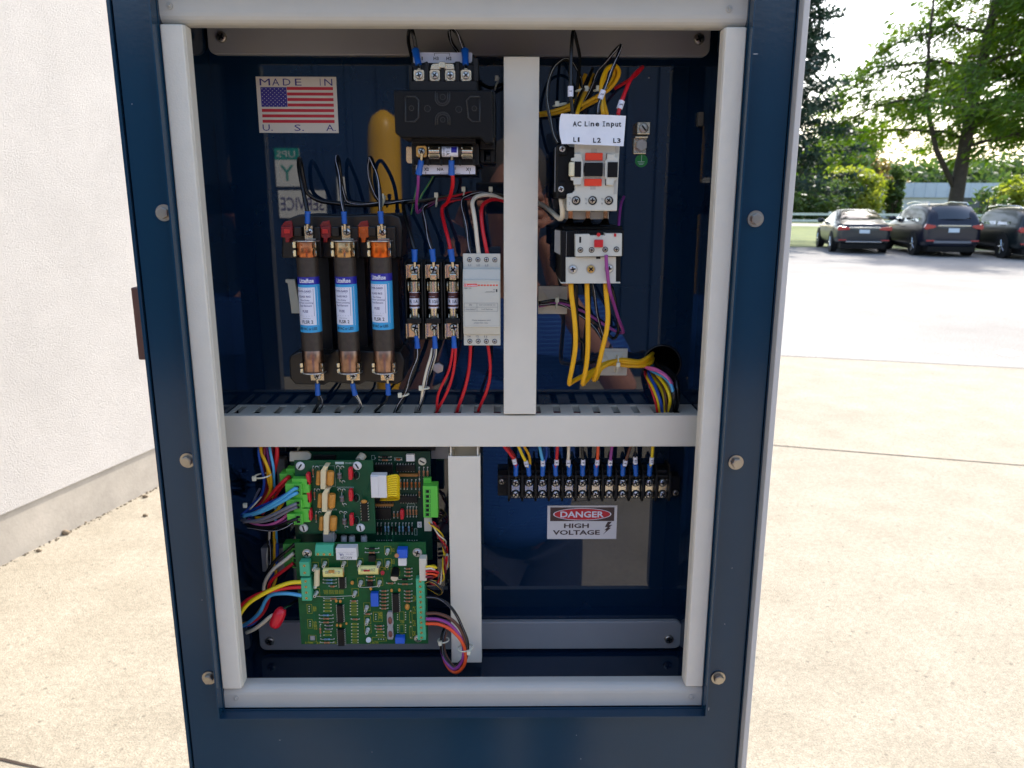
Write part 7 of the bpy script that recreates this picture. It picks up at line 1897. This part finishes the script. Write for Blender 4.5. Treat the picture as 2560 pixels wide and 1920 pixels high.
# branches of a second maple reaching in over the right edge
b2 = thing("maple_tree", Vector((23.5, 33.5, 0)), "second leafy tree outside the right edge, its crown filling the top right corner", "tree")
mb = MB(BARK); mb.tube([(23.5, 33.5, 0), (23.4, 33.5, 3), (23.6, 33.4, 7), (23.2, 33.4, 11)], [.34, .27, .2, .06], BARK, seg=10); tips = []
for k in range(22):
    z = 4.0 + 7.2 * k / 22; an = k * 2.4; L = 5.0 * (1 - max(0, (z - 6) / 9)); d = Vector((cos(an), sin(an), .25)); pts = [Vector((23.5, 33.5, z))]
    for i in range(1, 7):
        f = i / 6; q_ = Vector((23.5, 33.5, z)) + d * L * f; q_.z = z + L * (.35 * f - .42 * f * f) + r.gauss(0, .1); pts.append(q_)
    mb.tube(pts, [.06 * (1 - .85 * i / 6) for i in range(7)], BARK, seg=5); tips += pts[1:]
    for q_ in pts[2:]:
        tips += [q_ + Vector((r.gauss(0, .7), r.gauss(0, .7), r.gauss(-.1, .4))) for _ in range(3)]
mb.build("trunk", b2); mb = MB(LM); leafcloud(mb, r, tips, 30000, .28, .095, LM, droop=(-1.7, 0, -1.3), asp=3.4); mb.build("crown", b2)

def conifer(pos, H, R, lab, n, r, leaf=LC, ls=.3, grp=None):
    t = thing("spruce_tree", pos, lab, "tree", grp); mb = MB(BARK); O = Vector(pos)
    mb.tube([O, O + Vector((0, 0, H * .5)), O + Vector((.1, 0, H * .97))], [.24, .14, .03], BARK, seg=8); tips = []
    m2 = []
    for k in range(int(H * 7)):
        z = 2.3 + (H - 2.6) * k / (H * 7); L = R * (1 - z / H) ** .8 * r.uniform(.5, 1.2) + .2; an = k * 2.4 + r.uniform(-.2, .2)
        pts = [O + Vector((cos(an) * L * f, sin(an) * L * f, z + L * (-.28 * f + .22 * f * f))) for f in (0, .35, .7, 1)]
        mb.tube(pts, [.03, .022, .014, .006], BARK, seg=4)
        for f in range(1, 8): 
            q_ = pts[0].lerp(pts[-1], f / 7); q_.z = z + O.z + L * (-.28 * f / 7 + .22 * (f / 7) ** 2); m2.append(q_)
    mb.build("trunk", t)
    mb = MB(leaf); leafcloud(mb, r, m2, n, .16, ls, leaf, droop=(0, 0, -.5), flat=.7, asp=2.4); mb.build("crown", t)
    return t
pc = P(1955, 600, 31); conifer((pc.x, 31, 0), 14.5, 2.75, "tall dark spruce rising right behind the cabinet edge", 15000, r, ls=.12)

def bushy(pos, R, H, lab, n, leaf, r, name="shrub", cat_="shrub", ls=.2, trunk=.1, grp=None, lift=.0):
    t = thing(name, pos, lab, cat_, grp); O = Vector(pos); mb = MB(BARK); tips = []
    for k in range(9):
        an = k * 2.4; d = Vector((cos(an) * .7, sin(an) * .7, 1)).normalized()
        L = H * .8; pts = [O + Vector((0, 0, lift)), O + Vector((d.x * L * .3, d.y * L * .3, lift + (H - lift) * .35)), O + Vector((d.x * R * .8, d.y * R * .8, lift + (H - lift) * .75))]
        mb.tube([O] + pts[1:], [trunk, trunk * .5, trunk * .15], BARK, seg=5)
    for k in range(90):
        u = r.uniform(-1, 1); an = r.uniform(0, 2 * pi); rad = r.uniform(.45, 1) ** .5; q_ = sqrt(1 - u * u)
        b_ = 1 + .18 * sin(an * 3 + u * 4)
        tips.append(O + Vector((R * rad * q_ * cos(an) * b_, R * rad * q_ * sin(an) * b_, lift + (H - lift) * (.5 + .5 * u * rad))))
    mb.build("trunk" if cat_ == "tree" else "stems", t); mb = MB(leaf); leafcloud(mb, r, tips, n, R * .16, ls, leaf, flat=.8); mb.build("crown" if cat_ == "tree" else "foliage", t)
    return t
def atd(px, d): p = P(px, 560, d); return (p.x, d, 0)
bushy(atd(2112, 66), 2.5, 3.9, "rounded yellow-green shrub in sunlight behind the dark saloon", 9000, LB, r, ls=.2)
bushy(atd(2020, 64), 3.0, 3.4, "low dark green shrub under the tall spruce", 6000, LD, r, ls=.2)
bushy(atd(2055, 80), 4.2, 7.2, "broad green tree behind the yellow-green shrub", 9000, LD, r, "leafy_tree", "tree", .3, .2)
bushy(atd(2085, 95), 3.4, 10.2, "taller pointed tree standing above the shrubs in the distance", 8000, LD, r, "leafy_tree", "tree", .34, .25, lift=1.5)
bushy(atd(2175, 78), 2.6, 5.0, "small olive tree left of the white building", 6000, LO, r, "leafy_tree", "tree", .26, .15)
bushy(atd(2226, 66), .7, 4.4, "thin green tree at the corner of the white building", 1800, LD, r, "leafy_tree", "tree", .26, .15)
bushy(atd(2462, 48), 1.0, 2.5, "sparse twiggy shrub right of the tree trunk", 420, LD, r, ls=.2)
bushy(atd(2545, 60), 1.7, 3.2, "loose yellow-green shrub at the right edge behind the cars", 3500, LB, r, ls=.24)
bushy(atd(2330, 110), 8, 5.5, "distant round tree behind the white building, left one", 6000, LD, r, "leafy_tree", "tree", .6, .3)
bushy(atd(2480, 120), 9, 6.5, "distant round tree behind the white building, right one", 6000, LD, r, "leafy_tree", "tree", .6, .3)
mb = MB(LD); tl = []
for k in range(80): tl.append(Vector((-160 + k * 6 + r.uniform(-3, 3), 190 + r.uniform(-12, 12), r.uniform(1, 5))))
leafcloud(mb, r, tl, 9000, 3.0, 1.3, LD, flat=.9); tag(mb.build("far_woods"), "line of far-off trees along the horizon", "woods", kind="stuff")

# ------------------------------------------------------------------ white building, fence, van
WB = mat("white_siding", (222, 222, 222), rough=.7, var=.04, vscale=1.5); BLF = mat("blue_grey_fascia", (196, 204, 218), rough=.5, var=.05, vscale=2)
wh = thing("warehouse", (38, 72, 0), "low white building with a blue-grey metal fascia beyond the parked cars", "building")
x0 = P(2247, 520, 70).x; ztp = P(2300, 457, 70).z; zmid = P(2300, 494, 70).z
mb = MB(WB); mb.box(x0, x0 + 32, 70, 88, 0, zmid); mb.build("wall", wh)
mb = MB(BLF); mb.box(x0 - .2, x0 + 32.2, 69.7, 88.2, zmid + .005, ztp)
for k in range(32): mb.box(x0 + k * 1., x0 + k * 1. + .05, 69.66, 69.7, zmid + .01, ztp - .01)
mb.build("fascia", wh)
mb = MB(MATS["grey_ink"])
for k in range(3): mb = MB(MATS["grey_ink"]); mb.box(x0 + 5 + 9 * k, x0 + 7.6 + 9 * k, 69.96, 69.99, .02, 2.2); mb.build("door", wh, bevel=.01)
FW = mat("white_fence_paint", (226, 228, 232), rough=.6)
fn = thing("rail_fence", (20, 54, 0), "white post and rail fence across the far side of the lawn", "fence")
for k in range(34):
    s_, tt = 53.0, -6 + k * 2.4; p0 = GP(s_, tt); mb = MB(FW); mb.box(p0[0] - .07, p0[0] + .07, p0[1] - .07, p0[1] + .07, -.005, .98); mb.build("post", fn)
for z in (.42, .82):
    mb = MB(FW); vs = []
    for tt in (-6, 74):
        for (ds, zz) in ((-.1, z - .07), (-.1, z + .07), (-.06, z + .07), (-.06, z - .07)): p0 = GP(53 + ds, tt, zz); vs.append(p0)
    mb.add(vs, [(0, 1, 5, 4), (1, 2, 6, 5), (2, 3, 7, 6), (3, 0, 4, 7), (3, 2, 1, 0), (4, 5, 6, 7)]); mb.build("rail", fn)
vp = P(2224, 560, 104); vt = thing("white_van", (vp.x, 104, 0), "small white van far off, left of the white building", "van")
mb = MB(WB); mb.xprism([(104, .35), (104, 1.9), (104.4, 2.02), (107, 2.02), (107.9, 1.35), (108.6, 1.15), (108.7, .35)], vp.x - .95, vp.x + .95); mb.build("body", vt, bevel=.12)
mb = MB(GLASSM); mb.box(vp.x - .75, vp.x + .75, 103.97, 103.99, 1.3, 1.8); mb.build("rear_window", vt)
for y in (104.8, 107.8):
    for sg in (-1, 1): mb = MB(TYRE); mb.rod((vp.x + sg * .75, y, .34), (vp.x + sg * .96, y, .34), .34, TYRE, seg=18); mb.build("wheel", vt)
# ------------------------------------------------------------------ behind the camera, seen mirrored in the glossy panel
BBLUE = mat("blue_metal_siding", (24, 46, 74), rough=.5, var=.08, vscale=2)
YW_ = -7.0
sb = thing("service_building", (0, YW_ - 2, 0), "blue metal clad building behind the photographer, mirrored in the glossy panel", "building")
mb = MB(BBLUE); mb.box(-9, 9, YW_ - 6, YW_, 0, 3.4)
k = -9
while k < 9:
    mb.box(k, k + .05, YW_, YW_ + .03, 0, 3.4); k += .3
mb.build("wall", sb)
mb = MB(MATS["pale_edge_trim"]); mb.box(-9.1, 9.1, YW_ - 6.1, YW_ + .12, 3.405, 3.6); mb.build("roof_edge", sb)
def vrect(x0, y0, x1, y1, Yv):
    a = V(x0, y1, Yv); b = V(x1, y0, Yv); return min(a.x, b.x), max(a.x, b.x), min(a.z, b.z), max(a.z, b.z)
YV = 2 * YB - (YW_ + .08)          # virtual depth of the signs
SGW = mat("sign_white", (226, 226, 220), rough=.6); SGG = mat("sign_green", (30, 150, 130), rough=.6)
a = vrect(690, 370, 745, 466, YV)
mb = MB(SGW); mb.box(a[0], a[1], YW_ + .035, YW_ + .06, a[2], a[3])
yy = YW_ + .062
def bw(mb, x0, x1, z0, z1, m): mb.add([(x1, yy, z0), (x0, yy, z0), (x0, yy, z1), (x1, yy, z1)], [(0, 1, 2, 3)], m)
H_ = a[3] - a[2]; W_ = a[1] - a[0]
bw(mb, a[0], a[1], a[3] - H_ * .30, a[3], SGG)
def stext(t, x0, x1, z0, z1, m): mb.text(t, x0, x1, z0, z1, yy + .004, m, flip=True, bold=.0)
stext("UPS", a[0] + W_ * .1, a[0] + W_ * .85, a[3] - H_ * .24, a[3] - H_ * .07, SGW); stext("Y", a[0] + W_ * .2, a[1] - W_ * .25, a[2] + H_ * .16, a[2] + H_ * .56, SGG)
tag(mb.build("wall_sign"), "green and white sign with a large Y on the blue building, mirrored in the panel", "sign")
a = vrect(698, 476, 812, 545, YV)
mb = MB(SGW); mb.box(a[0], a[1], YW_ + .035, YW_ + .06, a[2], a[3]); H_ = a[3] - a[2]; W_ = a[1] - a[0]
stext("SERVICE", a[0] + W_ * .04, a[1] - W_ * .04, a[2] + H_ * .28, a[3] - H_ * .25, MATS["navy_ink"])
tag(mb.build("wall_sign"), "white sign reading SERVICE on the blue building, mirrored in the panel", "sign")
a = vrect(828, 440, 846, 505, YV - .3)
mb = MB(SGW); mb.box(a[0], a[1], YW_ + .04, YW_ + .1, a[2], a[3]); tag(mb.build("meter_box", bevel=.01), "small white box on the blue building between the sign and the yellow post", "box")
YP = 4.3; b = V(958, 300, YP); rr_ = abs(V(1000, 300, YP).x - V(918, 300, YP).x) / 2; zt_ = V(958, 276, YP).z
mb = MB(mat("safety_yellow", (232, 176, 14), rough=.35)); mb.rod((b.x, b.y, 0), (b.x, b.y, zt_), rr_, seg=36, prof=[(0, rr_), (.93, rr_), (.96, rr_ * .93), (.985, rr_ * .7), (1, rr_ * .2)])
tag(mb.build("bollard"), "tall yellow steel post with a domed top, mirrored in the panel", "bollard")

# the photographer, standing right behind the camera
SKIN = mat("skin", (196, 140, 118), rough=.5); SHIRT = mat("blue_striped_shirt", (30, 78, 150), rough=.8); JEAN = mat("dark_trousers", (34, 38, 52), rough=.9); HAIR = mat("grey_hair", (90, 84, 78), rough=.8)
_n = SHIRT.node_tree.nodes; _l = SHIRT.node_tree.links
_t = _n.new("ShaderNodeTexCoord"); _w = _n.new("ShaderNodeTexWave"); _w.wave_type = 'BANDS'; _w.bands_direction = 'Z'; _w.inputs["Scale"].default_value = 30; _w.inputs["Distortion"].default_value = .6
_c = _n.new("ShaderNodeValToRGB"); _c.color_ramp.elements[0].position = .82; _c.color_ramp.elements[1].position = .92; _c.color_ramp.elements[0].color = (*s2l((22, 66, 146)), 1); _c.color_ramp.elements[1].color = (*s2l((52, 104, 176)), 1)
_l.new(_t.outputs["Object"], _w.inputs["Vector"]); _l.new(_w.outputs["Fac"], _c.inputs[0]); _l.new(_c.outputs[0], _n["Principled BSDF"].inputs["Base Color"])
px = .03; py = -1.12
def skin_body(name, nodes, edges, m, parent, sub=2, root=0):
    me = bpy.data.meshes.new(name); O = wloc(parent)
    me.from_pydata([Vector(n_[0]) - O for n_ in nodes], edges, [])
    ob = bpy.data.objects.new(name, me); col.objects.link(ob); ob.parent = parent
    sk = ob.modifiers.new("skin", 'SKIN'); sk.use_smooth_shade = True
    for i, n_ in enumerate(nodes):
        rr2 = n_[1]; me.skin_vertices[0].data[i].radius = rr2 if isinstance(rr2, tuple) else (rr2, rr2)
    me.skin_vertices[0].data[root].use_root = True
    ss = ob.modifiers.new("sub", 'SUBSURF'); ss.levels = sub; ss.render_levels = sub
    me.materials.append(m)
    return ob
per = thing("person", (px, py, 0), "photographer in a blue striped shirt holding the camera up, mirrored in the panel", "person")
E_ = .0
camg = Vector((0, CY - .03, CAMZ - .005))
N_ = lambda x, y, z, r_: ((px + x, py + y, z), r_)
nodes = [N_(0, 0, 1.0, .04), N_(0, 0, 1.18, .07), N_(0, 0, 1.38, .08), N_(0, 0, 1.52, .07), N_(0, .01, 1.60, (.055, .06)), N_(0, .03, 1.69, (.06, .07)), N_(0, .05, 1.78, (.078, .095)), N_(0, .04, 1.87, (.075, .09)), N_(0, .03, 1.94, (.045, .06)),
         N_(-.19, .0, 1.50, .045), N_(-.27, .08, 1.30, .045), ((-.13, -.81, 1.61), .030), ((-.088, -.748, 1.742), .022),
         N_(.19, .0, 1.50, .045), N_(.29, .08, 1.32, .045), ((.13, -.81, 1.61), .030), ((.088, -.748, 1.742), .022),
         N_(-.08, 0, .88, .035), N_(-.11, .02, .5, .035), N_(-.11, -.02, .1, .05), N_(-.11, .13, .04, .035), N_(.08, 0, .88, .035), N_(.11, .02, .5, .035), N_(.11, -.02, .1, .05), N_(.11, .13, .04, .035)]
edges = [(0, 1), (1, 2), (2, 3), (3, 4), (4, 5), (5, 6), (6, 7), (7, 8), (3, 9), (9, 10), (10, 11), (11, 12), (3, 13), (13, 14), (14, 15), (15, 16), (0, 17), (17, 18), (18, 19), (19, 20), (0, 21), (21, 22), (22, 23), (23, 24)]
skin_body("body", nodes, edges, SKIN, per)
nodes = [N_(0, 0, .84, (.185, .15)), N_(0, .02, 1.14, (.185, .15)), N_(0, 0, 1.38, (.195, .145)), N_(0, 0, 1.50, (.14, .11)), N_(0, .01, 1.565, (.07, .07)), N_(-.19, .0, 1.50, .078), N_(-.255, .065, 1.34, .072), N_(.19, .0, 1.50, .078), N_(.27, .065, 1.36, .072)]
skin_body("shirt", nodes, [(0, 1), (1, 2), (2, 3), (3, 4), (3, 5), (5, 6), (3, 7), (7, 8)], SHIRT, per)
nodes = [N_(0, 0, 1.0, (.165, .13)), N_(-.10, 0, .88, .115), N_(-.11, .02, .5, .085), N_(-.11, -.02, .08, .07), N_(.10, 0, .88, .115), N_(.11, .02, .5, .085), N_(.11, -.02, .08, .07)]
skin_body("trousers", nodes, [(0, 1), (1, 2), (2, 3), (0, 4), (4, 5), (5, 6)], JEAN, per)
mb = MB(HAIR); mb.ball((px, py + .01, 1.88), 1, seg=18, sc_=(.086, .098, .09)); mb.build("hair", per)
mb = MB(SKIN)
mb.rod((px, py + .135, 1.83), (px, py + .165, 1.79), .012, r2=.018, seg=8); 
for sg in (-1, 1): mb.ball((px + sg * .083, py + .04, 1.80), 1, seg=8, sc_=(.012, .022, .034))
mb.build("nose_and_ears", per)
mb = MB(DARK)
for sg in (-1, 1): mb.ball((px + sg * .033, py + .136, 1.84), 1, seg=8, sc_=(.013, .006, .007))
mb.rod((px - .025, py + .142, 1.745), (px + .025, py + .142, 1.745), .004, seg=6); mb.build("eyes_and_mouth", per)
# hands: five fingers each, closed round the camera body
for sg in (-1, 1):
    wr = Vector((sg * .085, -.745, 1.745)); nd = [(wr, .022), (wr + Vector((-sg * .010, .010, .04)), (.028, .016))]; ed = [(0, 1)]
    for f in range(4):
        z0 = 1.765 + f * .018; ln = (.8, .95, 1, .88)[f]
        a = Vector((sg * .078, -.735, z0)); b = a + Vector((-sg * .004, .034 * ln, .004)); c = b + Vector((-sg * .026, .012 * ln, .001)); d = c + Vector((-sg * .016 * ln, .002, 0))
        i0 = len(nd); nd += [(a, .0095), (b, .009), (c, .0085), (d, .0075)]; ed += [(1, i0), (i0, i0 + 1), (i0 + 1, i0 + 2), (i0 + 2, i0 + 3)]
    a = wr + Vector((-sg * .022, -.012, .02)); b = a + Vector((-sg * .024, -.006, .02)); i0 = len(nd); nd += [(a, .011), (b, .0095)]; ed += [(0, i0), (i0, i0 + 1)]
    skin_body("hand", nd, ed, SKIN, per, sub=1)
cb = thing("pocket_camera", (0, CY - .022, CAMZ - .03), "black pocket camera held up by the photographer, mirrored in the panel", "camera")
mb = MB(BLACK2); mb.box(-.055, .055, CY - .048, CY - .026, CAMZ - .034, CAMZ + .03); mb.build("camera_body", cb, bevel=.004)
mb = MB(BLACK2); mb.rod((0, CY - .026, CAMZ), (0, CY - .010, CAMZ), .022, seg=28); mb.build("lens_barrel", cb, bevel=.001)
